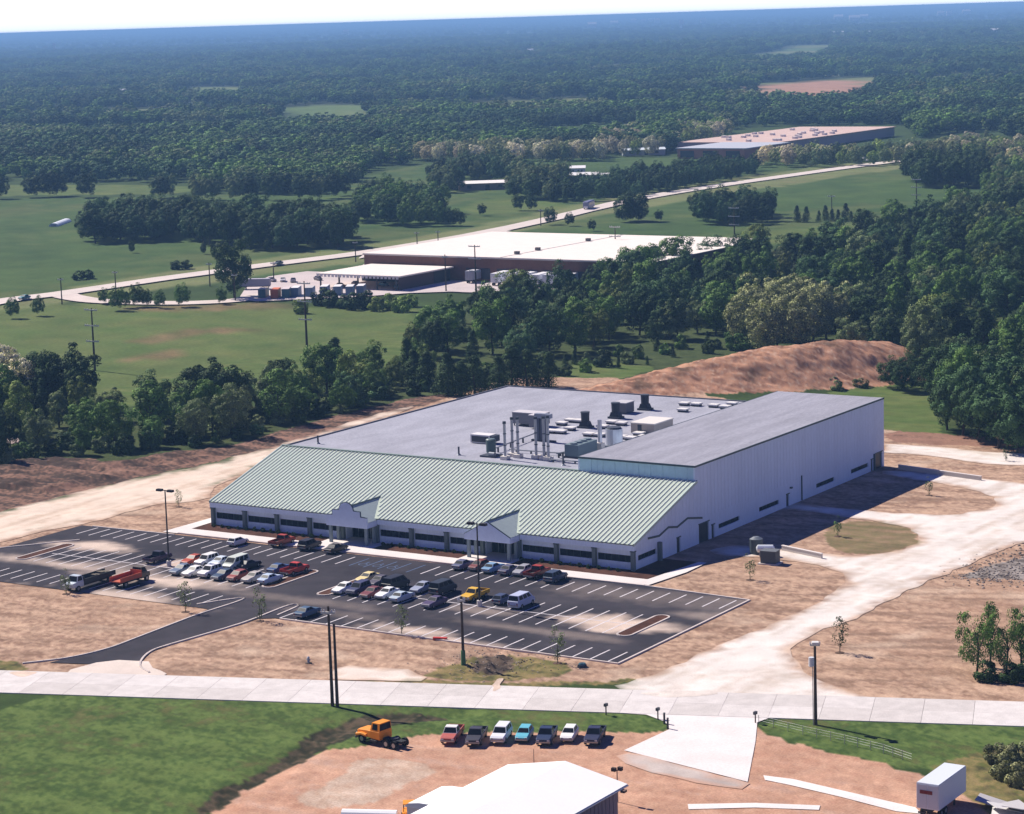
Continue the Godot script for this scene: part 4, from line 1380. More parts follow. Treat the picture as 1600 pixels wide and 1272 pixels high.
	zone("pale", PackedVector2Array([Vector2(-88.4, 24.4), Vector2(-60.9, 34.4), Vector2(-51.7, 39.4), Vector2(-51.7, 43.9), Vector2(-60.7, 43.6), Vector2(-76.8, 41.7), Vector2(-79.3, 47.7), Vector2(-92.5, 36.6)]))
	zone("pale", PackedVector2Array([Vector2(-91.3, 28.9), Vector2(-91.1, 21.3), Vector2(-87.9, 28.3), Vector2(-88.8, 33.9)]))
	zone("weeds", PackedVector2Array([Vector2(-8.2, 72.8), Vector2(9.1, 65.4), Vector2(24.2, 58.3), Vector2(30.1, 53.7), Vector2(30.9, 55.0), Vector2(25.0, 59.6), Vector2(9.9, 66.7), Vector2(-7.2, 74.0)]))
	zone("weeds", PackedVector2Array([Vector2(5.1, 66.3), Vector2(4.3, 59.7), Vector2(5.7, 51.1), Vector2(13.8, 49.3), Vector2(22.1, 53.9), Vector2(20.2, 59.6)]))
	zone("pit", PackedVector2Array([Vector2(5.8, 54.7), Vector2(6.1, 51.6), Vector2(9.2, 50.9), Vector2(12.4, 55.1), Vector2(12.5, 59.2), Vector2(9.2, 58.8)]), 2)
	zone("weeds", PackedVector2Array([Vector2(-58.0, 85.6), Vector2(-51.4, 82.4), Vector2(-44.6, 86.3), Vector2(-52.6, 91.0)]))
	zone("olive", PackedVector2Array([Vector2(12.2, -45.5), Vector2(21.2, -51.3), Vector2(31.4, -37.9), Vector2(30.9, -28.9), Vector2(25.7, -23.5), Vector2(18.5, -29.4)]))
	zone("rubble", PackedVector2Array([Vector2(46.9, -15.7), Vector2(46.5, -27.2), Vector2(65.9, -57.1), Vector2(76.0, -24.7), Vector2(52.4, -19.6)]))
	zone("lawn", PackedVector2Array([Vector2(-45.6, 97.9), Vector2(-1.2, 79.4), Vector2(14.3, 74.7), Vector2(36.9, 66.6), Vector2(41.3, 67.2), Vector2(44.9, 71.7), Vector2(32.5, 78.2), Vector2(21.5, 84.0), Vector2(14.6, 92.9), Vector2(12.2, 99.8), Vector2(12.7, 111.3), Vector2(16.1, 127.7), Vector2(-5.1, 138.6)]))
	zone("ditch", PackedVector2Array([Vector2(12.1, 120.7), Vector2(10.3, 107.0), Vector2(7.2, 93.2), Vector2(6.5, 85.7), Vector2(11.0, 79.8), Vector2(17.1, 77.4), Vector2(18.3, 79.2), Vector2(12.4, 84.6), Vector2(11.7, 90.9), Vector2(12.9, 99.4), Vector2(12.8, 110.2), Vector2(15.1, 121.1)]))
	zone("red", PackedVector2Array([Vector2(16.9, 129.6), Vector2(12.9, 111.5), Vector2(12.3, 100.0), Vector2(14.8, 93.1), Vector2(21.6, 84.2), Vector2(32.6, 78.4), Vector2(45.0, 71.9), Vector2(47.5, 65.6), Vector2(53.2, 64.3), Vector2(56.7, 68.4), Vector2(65.7, 70.1), Vector2(77.5, 73.5), Vector2(85.9, 77.6), Vector2(99.5, 91.2)]))
	zone("pale", PackedVector2Array([Vector2(21.0, 116.1), Vector2(19.7, 104.9), Vector2(18.8, 98.7), Vector2(21.4, 94.6), Vector2(28.8, 95.0), Vector2(28.9, 102.8), Vector2(28.6, 112.2)]))
	zone("lawn", PackedVector2Array([Vector2(52.9, 63.8), Vector2(56.4, 59.1), Vector2(67.6, 56.0), Vector2(97.5, 44.6), Vector2(101.0, 55.9), Vector2(81.1, 67.3), Vector2(77.4, 73.3), Vector2(65.6, 69.9), Vector2(56.5, 68.2)]))
	zone("weeds", PackedVector2Array([Vector2(77.5, 73.5), Vector2(80.2, 65.0), Vector2(82.7, 59.6), Vector2(99.2, 50.0), Vector2(110.2, 85.7), Vector2(92.2, 86.2), Vector2(85.6, 77.8)]))
	mound_line = PackedVector2Array([Vector2(-96.9, -149.3), Vector2(-84.4, -164.2), Vector2(-72.4, -176.0), Vector2(-63.5, -184.6), Vector2(-55.0, -194.1), Vector2(-48.4, -203.1)])
	mound_box = Rect2(mound_line[0], Vector2.ZERO)
	for p in mound_line:
		mound_box = mound_box.expand(p)
	mound_box = mound_box.grow(24.0)
	bank_area = PackedVector2Array([Vector2(-170.5, -27.2), Vector2(-154.7, -40.0), Vector2(-140.8, -39.8), Vector2(-138.8, -52.9), Vector2(-130.2, -62.8), Vector2(-132.8, -83.3), Vector2(-124.0, -71.8), Vector2(-124.5, -49.7), Vector2(-126.4, -32.7), Vector2(-129.1, -12.2), Vector2(-128.3, 5.5), Vector2(-130.7, 12.7)])
	ditch_line = PackedVector2Array([Vector2(14.0, 119.7), Vector2(10.3, 97.3), Vector2(8.5, 87.1), Vector2(12.1, 81.4), Vector2(18.8, 77.1)])
	pit = Vector2(10.5, 55.3)
	# what is open ground among the far woods
	for c in [PackedVector2Array([Vector2(-816.5, -1666.1), Vector2(-1092.7, -2234.2), Vector2(-1085.5, -2309.5), Vector2(-1059.8, -2361.3), Vector2(-993.8, -2339.5), Vector2(-874.9, -2083.9), Vector2(-742.2, -1730.4), Vector2(-765.2, -1670.8)]), PackedVector2Array([Vector2(-1086.7, -1311.3), Vector2(-1412.5, -1753.8), Vector2(-1286.2, -1707.1), Vector2(-1000.1, -1347.7)]), PackedVector2Array([Vector2(-1744.8, -1935.0), Vector2(-2137.6, -2467.9), Vector2(-1968.8, -2376.1), Vector2(-1627.9, -1948.0)]), PackedVector2Array([Vector2(-717.5, -1100.9), Vector2(-807.9, -1319.2), Vector2(-742.4, -1325.6), Vector2(-630.6, -1117.4)]), PackedVector2Array([Vector2(-915.6, -1759.9), Vector2(-1010.4, -1954.0), Vector2(-951.7, -1941.1), Vector2(-858.8, -1750.2)]), PackedVector2Array([Vector2(-1808.0, -3574.7), Vector2(-2346.6, -4961.8), Vector2(-2137.2, -4688.7), Vector2(-1618.3, -3541.9), Vector2(-1672.9, -3429.1)]), PackedVector2Array([Vector2(-371.2, -996.1), Vector2(-443.1, -1177.7), Vector2(-414.7, -1230.1), Vector2(-332.6, -1058.2)])]:
		var r := Rect2(c[0], Vector2.ZERO)
		for p in c:
			r = r.expand(p)
		clearings.append([c, r])

func far_colour(x: float, z: float) -> Color:
	var k := n_big.get_noise_2d(x * 0.3, z * 0.3)
	if clearings[0][1].has_point(Vector2(x, z)) and Geometry2D.is_point_in_polygon(Vector2(x, z), clearings[0][0]):
		return Color(0.42, 0.24, 0.16)
	if is_clearing(x, z):
		return Color(0.11, 0.17, 0.05).lerp(Color(0.22, 0.22, 0.10), clampf(0.5 + k, 0.0, 1.0))
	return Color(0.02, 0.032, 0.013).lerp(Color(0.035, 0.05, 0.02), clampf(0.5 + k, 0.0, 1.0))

func build_ground() -> void:
	var soil := rough_mat("soil", Color(1.25, 1.25, 1.25), 2.3, 13.0, 0.42, 0.97, Vector3.ONE, true)
	var turf := rough_mat("turf", Color(1.22, 1.22, 1.22), 9.0, 60.0, 0.38, 0.97, Vector3.ONE, true)
	var near := Rect2(-210, -264, 345, 414)
	setting("ground", grid(near, 0.6, Rect2(), ground_h, ground_colour), soil, "straw-strewn ground, lawns and bare red earth round the factory")
	var mid := Rect2(-1110, -1375, 1500, 1560)
	setting("fields", grid(mid, 6.0, near.grow(-9.0), func(_x, _z): return -0.32, ground_colour), turf, "green fields and meadows beyond the factory")
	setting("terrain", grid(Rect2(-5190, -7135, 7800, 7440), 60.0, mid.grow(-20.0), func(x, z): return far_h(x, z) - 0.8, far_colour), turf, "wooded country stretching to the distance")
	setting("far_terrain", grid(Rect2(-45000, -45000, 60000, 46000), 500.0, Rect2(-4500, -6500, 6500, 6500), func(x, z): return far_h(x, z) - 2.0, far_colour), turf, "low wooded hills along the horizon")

func grit(x: float, z: float) -> float:   # an even scatter from -1 to 1
	return fposmod(sin(x * 12.9898 + z * 78.233) * 43758.5453, 1.0) * 2.0 - 1.0

func tinted(c: Color, spread: float) -> Callable:
	return func(x: float, z: float) -> Color:
		var k := 1.0 + spread * 0.5 * grit(x, z) + spread * (n_mid.get_noise_2d(x * 1.3, z * 1.3) + 0.6 * n_fine.get_noise_2d(x, z) + 0.7 * n_big.get_noise_2d(x * 2.0, z * 2.0))
		return Color(c.r * k, c.g * k, c.b * k)

func build_roads() -> void:
	var gravel := rough_mat("gravel", Color(1.15, 1.15, 1.15), 2.0, 17.0, 0.24, 0.95, Vector3.ONE, true)
	var conc := rough_mat("concrete", Color(1.1, 1.1, 1.1), 3.0, 19.0, 0.16, 0.9, Vector3.ONE, true)
	var tracked := func(ux: float, uz: float, x: float, z: float) -> Color:
		var t := n_streak.get_noise_2d((x * uz - z * ux) * 1.6, (x * ux + z * uz) * 0.07)
		var k := n_mid.get_noise_2d(x, z)
		var f := n_fine.get_noise_2d(x * 1.5, z * 1.5)
		return Color(0.72, 0.665, 0.61).lerp(Color(0.48, 0.39, 0.315), clampf(0.12 + t * 0.75 + k * 0.5 + f * 0.4 + grit(x, z) * 0.1, 0.0, 1.0))
	var dusty := func(x: float, z: float) -> Color:
		return tracked.call(0.078, -0.997, x, z)
	# the pale gravel drive on the right, with straw islands left out of it
	setting("gravel_drive", sheet(ragged(smooth(PackedVector2Array([Vector2(28.8, 61.4), Vector2(32.0, 47.7), Vector2(32.4, 33.0), Vector2(34.0, 16.6), Vector2(34.0, 1.5), Vector2(32.4, -8.5), Vector2(28.5, -12.7), Vector2(21.8, -15.8), Vector2(15.1, -16.7), Vector2(6.5, -14.8), Vector2(3.5, -18.5), Vector2(5.5, -23.5), Vector2(13.0, -23.3), Vector2(18.5, -22.8), Vector2(25.9, -23.1), Vector2(31.1, -28.5), Vector2(31.7, -37.5), Vector2(27.9, -44.3), Vector2(19.9, -49.0), Vector2(11.4, -49.8), Vector2(3.7, -52.2), Vector2(-4.0, -47.0), Vector2(-5.5, -54.7), Vector2(-1.1, -58.5), Vector2(8.7, -55.6), Vector2(19.1, -56.1), Vector2(27.8, -57.6), Vector2(32.4, -65.4), Vector2(30.9, -73.7), Vector2(23.5, -80.4), Vector2(13.2, -84.3), Vector2(3.4, -86.8), Vector2(1.3, -91.4), Vector2(13.3, -93.0), Vector2(24.6, -89.2), Vector2(31.6, -89.7), Vector2(52.2, -101.2), Vector2(64.8, -60.8), Vector2(46.3, -44.1), Vector2(45.3, -35.5), Vector2(44.5, -21.5), Vector2(42.5, -6.8), Vector2(42.8, 12.1), Vector2(41.0, 22.8), Vector2(41.4, 30.2), Vector2(44.5, 36.0), Vector2(49.5, 42.6), Vector2(54.4, 45.6), Vector2(62.9, 49.1), Vector2(51.7, 58.4)]), 1), 2.0, 0.5), 0.03, 1.0, dusty, 2.2), gravel, "pale gravel drive leading from the street round to the back of the factory")
	setting("gravel_lane", sheet(ragged(PackedVector2Array([Vector2(-9.3, -116.1), Vector2(-0.6, -117.4), Vector2(11.8, -115.8), Vector2(46.0, -121.5), Vector2(49.7, -109.3), Vector2(16.4, -104.0), Vector2(3.3, -107.9), Vector2(-5.7, -107.8)]), 2.0, 0.3), 0.03, 1.2, func(x, z): return tracked.call(0.985, 0.173, x, z), 1.2), gravel, "pale lane behind the factory's far corner")
	setting("dirt_drive", sheet(ragged(smooth(PackedVector2Array([Vector2(-125.2, 19.8), Vector2(-126.6, 7.2), Vector2(-126.5, -9.4), Vector2(-124.7, -30.6), Vector2(-121.7, -46.3), Vector2(-121.9, -60.7), Vector2(-122.2, -70.9), Vector2(-124.4, -90.1), Vector2(-126.6, -122.0), Vector2(-122.1, -118.1), Vector2(-119.8, -88.5), Vector2(-118.3, -70.9), Vector2(-112.4, -54.8), Vector2(-109.9, -45.5), Vector2(-106.2, -37.8), Vector2(-107.3, -32.5), Vector2(-104.3, -24.3), Vector2(-97.6, -16.8), Vector2(-105.2, -9.7), Vector2(-104.5, 6.4), Vector2(-107.5, 17.7), Vector2(-107.8, 26.7), Vector2(-108.3, 36.6)]), 1), 2.0, 0.6), 0.03, 0.9, func(x, z): return (tracked.call(-0.083, -0.997, x, z) as Color) * Color(0.97, 0.87, 0.77), 3.0), gravel, "tan dirt drive along the left side of the factory")
	# the concrete street: slabs in two lanes with open joints
	var d := Vector2(0.941, -0.339)
	var n := Vector2(0.339, 0.941)
	var o0 := Vector2(0.0, 75.6)
	var street := Node3D.new()
	street.name = "street"
	add_child(street)
	street.set_meta("label", "pale concrete street of jointed slabs crossing the foreground")
	street.set_meta("kind", "structure")
	var tones_ := [Color(0.70, 0.655, 0.625), Color(0.645, 0.60, 0.57), Color(0.735, 0.69, 0.66)]
	var made := 0
	for i in range(-15, 22):
		for lane in 2:
			var st := begin()
			var a := i * 6.1
			var p := []
			for y in [-0.12, 0.07]:
				for q in [Vector2(a + 0.02, 0.0 + lane * 5.2), Vector2(a + 6.08, lane * 5.2), Vector2(a + 6.08, lane * 5.2 - 5.175), Vector2(a + 0.02, lane * 5.2 - 5.175)]:
					var w: Vector2 = o0 + d * q.x + n * q.y
					p.append(Vector3(w.x, y, w.y))
			hexa(st, p)
			var c: Color = tones_[rng.randi() % 3]
			many("slab", done(st), rough_mat("slab%.3f" % c.r, c, 1.5, 6.0, 0.24, 0.9), street, made)
			made += 1
	# plain concrete where drives meet the street
	var apron := rough_mat("apron", Color(0.72, 0.66, 0.63), 3.0, 15.0, 0.16, 0.9)
	setting("concrete_apron", sheet(ragged(PackedVector2Array([Vector2(33.2, 68.8), Vector2(39.7, 59.3), Vector2(54.2, 56.5), Vector2(60.3, 58.4), Vector2(56.5, 59.4), Vector2(53.6, 61.4), Vector2(53.1, 64.1), Vector2(56.5, 71.4), Vector2(62.4, 85.1), Vector2(44.3, 81.1), Vector2(45.0, 71.3), Vector2(43.0, 68.8), Vector2(39.5, 67.2)]), 2.0, 0.0), 0.045, 2.0, tinted(Color(1, 1, 1), 0.06)), rough_mat("apron_v", Color(0.78, 0.72, 0.69), 3.0, 15.0, 0.16, 0.9, Vector3.ONE, true), "wide concrete apron from the street into the red yard")
	setting("worn_pavement", sheet(ragged(PackedVector2Array([Vector2(44.4, 83.6), Vector2(45.3, 81.4), Vector2(62.6, 85.5), Vector2(63.1, 87.7), Vector2(57.6, 88.0), Vector2(49.4, 86.4)]), 2.0, 0.3), 0.03, 2.0, tinted(Color(0.50, 0.43, 0.39), 0.25), 0.8), conc, "grey worn pavement along the apron's lower edge")
	setting("street_shoulder", sheet(ragged(PackedVector2Array([Vector2(-8.2, 67.2), Vector2(-7.2, 64.9), Vector2(1.1, 62.7), Vector2(5.8, 65.3), Vector2(6.2, 67.1), Vector2(-5.9, 71.7)]), 2.0, 0.4), 0.035, 2.0, tinted(Color(0.70, 0.61, 0.53), 0.1), 1.2), gravel, "pale gravel shoulder on the near side of the straw lot")
	setting("entry_mouth", sheet(ragged(PackedVector2Array([Vector2(-40.2, 83.1), Vector2(-39.5, 78.8), Vector2(-37.6, 76.4), Vector2(-33.4, 75.1), Vector2(-30.7, 77.4), Vector2(-26.9, 78.8), Vector2(-26.4, 81.0), Vector2(-39.0, 85.7)]), 2.0, 0.1), 0.05, 2.0, tinted(Color(0.66, 0.57, 0.50), 0.1)), gravel, "dusty mouth of the car park drive at the street")
	setting("footpath_strip", sheet(PackedVector2Array([Vector2(62.9, 82.2), Vector2(66.5, 81.9), Vector2(82.3, 84.8), Vector2(83.7, 86.4), Vector2(81.0, 86.9), Vector2(66.7, 83.9), Vector2(63.8, 83.6)]), 0.03, 2.0, tinted(Color(0.72, 0.66, 0.63), 0.08)), conc, "narrow concrete strip crossing the red yard towards the trailer")
	setting("concrete_strip", sheet(PackedVector2Array([Vector2(60.1, 94.9), Vector2(66.4, 91.2), Vector2(73.0, 88.8), Vector2(73.5, 90.2), Vector2(67.1, 92.6), Vector2(61.0, 96.4)]), 0.03, 2.0, tinted(Color(0.74, 0.68, 0.65), 0.08)), conc, "short white concrete strip at the bottom of the yard")
	# the highway and the road into the works beyond
	var hw := bend(PackedVector2Array([Vector2(-363.7, -204.7), Vector2(-372.2, -246.4), Vector2(-368.0, -271.7), Vector2(-364.8, -316.1), Vector2(-358.4, -360.9), Vector2(-349.0, -410.3), Vector2(-347.0, -467.2), Vector2(-349.1, -502.9), Vector2(-356.0, -558.8), Vector2(-372.8, -666.4), Vector2(-372.6, -763.9), Vector2(-365.9, -867.0), Vector2(-358.5, -929.7), Vector2(-346.8, -974.7), Vector2(-329.4, -1070.8)]))
	setting("highway", sheet(strip(hw, 5.6), 0.12, 5.0, tinted(Color(0.60, 0.53, 0.48), 0.06)), conc, "pale two-lane highway running up the middle distance")
	var sr := bend(PackedVector2Array([Vector2(-367.5, -269.9), Vector2(-357.8, -263.6), Vector2(-341.6, -257.9), Vector2(-323.4, -258.3), Vector2(-307.0, -263.6), Vector2(-297.3, -273.7), Vector2(-298.2, -287.8), Vector2(-296.8, -299.3)]))
	setting("works_road", sheet(strip(sr, 4.6), 0.08, 4.0, tinted(Color(0.60, 0.52, 0.47), 0.06)), conc, "pale curved road from the highway to the works yard")
	setting("works_yard", sheet(PackedVector2Array([Vector2(-298.0, -275.2), Vector2(-319.0, -305.8), Vector2(-331.7, -334.1), Vector2(-328.7, -351.8), Vector2(-314.0, -347.6), Vector2(-324.0, -379.5), Vector2(-292.6, -362.1), Vector2(-265.5, -345.3), Vector2(-250.7, -345.8), Vector2(-219.6, -351.1), Vector2(-208.2, -332.0), Vector2(-232.3, -317.3), Vector2(-236.3, -314.2), Vector2(-244.3, -313.6), Vector2(-254.4, -306.8), Vector2(-264.2, -293.0), Vector2(-278.1, -281.5), Vector2(-289.0, -272.8)]), 0.06, 5.0, tinted(Color(0.54, 0.47, 0.45), 0.08)), conc, "pale yard with trailers beside the brown warehouse")
	setting("works_drive", sheet(PackedVector2Array([Vector2(-337.4, -394.2), Vector2(-346.6, -410.9), Vector2(-348.0, -451.0), Vector2(-348.1, -506.1), Vector2(-341.1, -504.8), Vector2(-341.2, -490.6), Vector2(-337.9, -453.5), Vector2(-337.8, -410.8)]), 0.07, 5.0, tinted(Color(0.62, 0.55, 0.50), 0.05)), conc, "pale drive between the highway and the brown warehouse")
	setting("rail_bed", sheet(PackedVector2Array([Vector2(-188.4, -45.2), Vector2(-184.6, -52.7), Vector2(-180.0, -53.7), Vector2(-174.7, -49.2), Vector2(-177.1, -44.9), Vector2(-179.2, -36.0)]), 0.1, 2.0, tinted(Color(0.33, 0.26, 0.24), 0.2)), gravel, "stony track bed among the trees at the left edge")

func kerb_line(called: String, line: PackedVector2Array, closed: bool, m: Material, parent: Node) -> void:
	var st := begin()
	var n := line.size()
	for i in (n if closed else n - 1):
		var a := line[i]
		var b := line[(i + 1) % n]
		var w := Vector2(-(b - a).y, (b - a).x).normalized() * 0.14
		var e := (b - a).normalized() * 0.06
		var p := []
		for y in [-0.1, 0.16]:
			for q in [a - w - e, b - w + e, b + w + e, a + w - e]:
				p.append(Vector3(q.x, y, q.y))
		hexa(st, [p[3], p[2], p[1], p[0], p[7], p[6], p[5], p[4]])
	part(called, done(st), m, parent)

func build_car_park() -> void:
	var mud := [[Vector2(-90.1, 22.5), 9.0, 3.0, 0.95], [Vector2(-88.6, 34.8), 10.0, 2.5, 0.7], [Vector2(-77.8, 33.9), 12.0, 3.5, 0.6], [Vector2(-65.5, 36.5), 12.0, 3.5, 0.9], [Vector2(-67.8, 26.8), 5.0, 2.5, 0.9], [Vector2(-63.9, 47.4), 14.0, 3.5, 0.8], [Vector2(-57.2, 32.6), 6.0, 2.0, 0.35], [Vector2(-34.5, 38.0), 14.0, 1.8, 0.35], [Vector2(-10.7, 45.5), 9.0, 3.0, 0.95], [Vector2(-2.8, 47.6), 10.0, 2.2, 0.8], [Vector2(15.0, 29.7), 9.5, 3.6, 1.3], [Vector2(10.6, 30.2), 9.0, 2.2, 0.9], [Vector2(4.9, 38.1), 16.0, 1.6, 0.45], [Vector2(8.5, 13.5), 20.0, 4.0, 0.3], [Vector2(24.1, 20.9), 5.0, 2.0, 0.6], [Vector2(-7.3, 31.7), 5.0, 1.6, 0.6], [Vector2(-21.7, 42.6), 12.0, 2.0, 0.3], [Vector2(13.6, 11.1), 15.0, 2.5, 0.25], [Vector2(22.2, 11.3), 6.0, 1.6, 0.4]]
	var tar := func(x: float, z: float) -> Color:
		var k := n_mid.get_noise_2d(x * 0.8, z * 0.8) + n_fine.get_noise_2d(x, z) * 0.4
		var o := Color(0.034, 0.032, 0.041).lerp(Color(0.062, 0.056, 0.066), clampf(0.45 + k * 0.8, 0.0, 1.0))
		var q := 0.0
		for m in mud:
			var e: float = Vector2((x - m[0].x) / m[1], (z - m[0].y) / m[2]).length()
			if e < 1.6:
				q = maxf(q, (m[3] * 0.85 if m[3] > 0.65 else m[3] * 0.4) * clampf(1.35 - e + k * 0.9, 0.0, 1.0))
		return o.lerp(Color(0.64, 0.51, 0.42), clampf(q * 1.2, 0.0, 0.94))
	var lot := PackedVector2Array([Vector2(-104.5, 10.0), Vector2(-84.6, 9.6), Vector2(-84, 9.3), Vector2(6.0, 8.2), Vector2(24.6, 9.6), Vector2(24.7, 48.3), Vector2(-32.5, 48.3), Vector2(-34.6, 49.6), Vector2(-35.0, 53.0), Vector2(-36.6, 66.5), Vector2(-36.4, 71.0), Vector2(-33.5, 77.5), Vector2(-45.5, 81.6), Vector2(-43.2, 74.5), Vector2(-43.4, 66.0), Vector2(-44.2, 53.0), Vector2(-45.0, 48.2), Vector2(-104.5, 48.4)])
	var park: Node3D = setting("car_park", sheet(ragged(lot, 1.5, 0.0), 0.04, 0.9, tar), rough_mat("asphalt", Color(1.2, 1.2, 1.2), 1.6, 11.0, 0.3, 0.9, Vector3.ONE, true), "dark asphalt car park with white stall lines and mud stains")
	var white_m := rough_mat("line_paint", Color(0.85, 0.80, 0.82), 0.8, 5.0, 0.35, 0.8)
	var blue_m := rough_mat("blue_line", Color(0.13, 0.19, 0.32), 0.8, 5.0, 0.35, 0.8)
	var n := 0
	var stall := box_mesh(Vector3(-0.11, 0.004, -2.7), Vector3(0.11, 0.012, 2.7))
	var long_stall := box_mesh(Vector3(-0.11, 0.004, -5.75), Vector3(0.11, 0.012, 5.75))
	for i in 46:
		var x := -100.4 + 2.74 * i
		var b := x > -44.0 and x < -31.0
		var z := 13.2
		var l := many("stall_line", stall, blue_m if b else white_m, park, n)
		l.position = Vector3(x, 0.04, z)
		n += 1
		if (x > -93.0 and x < -47.5) or (x > -32.8 and x < 16.5):
			l = many("stall_line", long_stall, white_m, park, n)
			l.position = Vector3(x, 0.04, 29.4)
			n += 1
		if (x > -101.0 and x < -48.0) or x > -33.0:
			l = many("stall_line", stall, white_m, park, n)
			l.position = Vector3(x, 0.04, 43.4 + (1.9 if x > -34.0 else 0.0))
			n += 1
	for seg in [[-93.5, -47.0], [-33.0, 17.0]]:
		part("row_line", box_mesh(Vector3(seg[0], 0.045, 29.3), Vector3(seg[1], 0.058, 29.5)), white_m, park)
	for x in [-40.0, -37.26, -34.5]:   # blue symbols in the accessible stalls
		var st := begin()
		for i in 10:
			var a0 := TAU * i / 10.0
			var a1 := TAU * (i + 1) / 10.0
			var c := Vector3(x - 1.37, 0.046, 14.2)
			hexa(st, [c + Vector3(cos(a0), 0, -sin(a0)) * 0.62, c + Vector3(cos(a0), 0, -sin(a0)) * 0.74, c + Vector3(cos(a1), 0, -sin(a1)) * 0.78, c + Vector3(cos(a1), 0, -sin(a1)) * 0.62, c + Vector3(cos(a0), 0, -sin(a0)) * 0.62 + Vector3.UP * 0.006, c + Vector3(cos(a0), 0, -sin(a0)) * 0.78 + Vector3.UP * 0.006, c + Vector3(cos(a1), 0, -sin(a1)) * 0.78 + Vector3.UP * 0.006, c + Vector3(cos(a1), 0, -sin(a1)) * 0.62 + Vector3.UP * 0.006])
		box(st, Vector3(x - 1.45, 0.046, 12.4), Vector3(x - 1.29, 0.052, 13.5))
		box(st, Vector3(x - 1.27, 0.046, 13.0), Vector3(x - 0.75, 0.052, 13.16))
		part("wheelchair_symbol", done(st), blue_m, park)
	# kerbs round the outside
	var kerb := rough_mat("kerb", Color(0.66, 0.58, 0.54), 1.5, 9.0, 0.2, 0.9)
	kerb_line("kerb", PackedVector2Array([Vector2(-102, 10.0), Vector2(-84.2, 9.4)]), false, kerb, park)
	kerb_line("kerb", PackedVector2Array([Vector2(6.4, 8.2), Vector2(24.6, 9.6), Vector2(24.7, 48.3), Vector2(-31.5, 48.3)]), false, kerb, park)
	kerb_line("kerb", PackedVector2Array([Vector2(-104.5, 30.0), Vector2(-96.5, 19.5)]), false, kerb, park)
	var arc := PackedVector2Array()
	for p in bend(PackedVector2Array([Vector2(-48.4, 46.6), Vector2(-45.0, 40.9), Vector2(-43.9, 42.6), Vector2(-44.2, 53.0), Vector2(-43.4, 66.0), Vector2(-43.2, 72.5), Vector2(-44.8, 78.5), Vector2(-48.5, 83.5)])):
		arc.append(p)
	kerb_line("kerb", arc, false, kerb, park)
	arc = bend(PackedVector2Array([Vector2(-33.2, 46.8), Vector2(-33.9, 41.0), Vector2(-35.4, 41.6), Vector2(-35.0, 53.0), Vector2(-36.6, 66.5), Vector2(-36.4, 71.5), Vector2(-33.3, 77.0), Vector2(-29.5, 79.5)]))
	kerb_line("kerb", arc, false, kerb, park)
	# planted islands
	var mulch := rough_mat("mulch", Color(0.21, 0.105, 0.065), 1.2, 6.0, 0.45, 0.97)
	for q in [[Vector2(-45.7, 27.4), "long kerbed island at the right end of the left parking row"], [Vector2(-34.9, 27.8), "long kerbed island at the left end of the middle parking row"], [Vector2(17.9, 29.2), "long kerbed island at the right end of the middle parking row"], [Vector2(-95.4, 29.0), "long kerbed island at the far left parking row"]]:
		var ol := PackedVector2Array()
		for i in 12:
			var a := PI * i / 11.0
			ol.append(q[0] + Vector2(cos(a) * 1.1, 5.2 + sin(a) * 1.1))
		for i in 12:
			var a := PI + PI * i / 11.0
			ol.append(q[0] + Vector2(cos(a) * 1.1, -5.2 + sin(a) * 1.1))
		var o: Node3D = setting("planting_island", sheet(ol, 0.13, 0.8, tinted(Color(1, 1, 1), 0.3)), rough_mat("mulch_v", Color(0.135, 0.062, 0.043), 1.2, 6.0, 0.45, 0.97, Vector3.ONE, true), q[1])
		kerb_line("kerb", ol, true, kerb, o)
	# the walk before the factory and the beds against its wall
	var walk := rough_mat("walk", Color(0.74, 0.68, 0.64), 2.0, 12.0, 0.14, 0.9)
	setting("front_walk", box_mesh(Vector3(-84.4, -0.1, 4.6), Vector3(6.2, 0.14, 7.9)), walk, "white concrete walk between the front beds and the car park")
	setting("walk_edge", box_mesh(Vector3(-84.4, -0.1, 7.903), Vector3(6.2, 0.17, 8.3)), kerb, "kerb along the front walk")
	setting("side_walk", sheet(ragged(PackedVector2Array([Vector2(4.5, 7.5), Vector2(6.8, 7.9), Vector2(8.0, -2.0), Vector2(7.8, -9.0), Vector2(6.4, -9.0), Vector2(5.6, -2.0)]), 2.0, 0.0), 0.145, 1.0, tinted(Color(0.74, 0.68, 0.64), 0.05)), rough_mat("walk_v", Color(1, 1, 1), 2.0, 12.0, 0.14, 0.9, Vector3.ONE, true), "curved concrete walk at the factory's front corner")
	setting("left_walk", sheet(ragged(PackedVector2Array([Vector2(-87.6, 8.4), Vector2(-84.41, 8.4), Vector2(-84.9, -7.0), Vector2(-87.2, -7.0)]), 2.0, 0.0), 0.1, 1.0, tinted(Color(0.74, 0.68, 0.64), 0.05)), rough_mat("walk_v", Color(1, 1, 1), 2.0, 12.0, 0.14, 0.9, Vector3.ONE, true), "pale walk at the left end of the factory")
	for seg in [[-84.3, -57.6, "left of the stepped entrance"], [-46.6, -29.6, "between the two entrances"], [-19.9, 4.4, "right of the gabled entrance"]]:
		setting("mulch_bed", sheet(ragged(PackedVector2Array([Vector2(seg[0], 0.05), Vector2(seg[0], 4.55), Vector2(seg[1], 4.55), Vector2(seg[1], 0.05)]), 1.5, 0.0), 0.1, 0.8, tinted(Color(1, 1, 1), 0.35)), rough_mat("mulch_v", Color(0.135, 0.062, 0.043), 1.2, 6.0, 0.45, 0.97, Vector3.ONE, true), "red-brown mulch bed along the front wall " + seg[2])
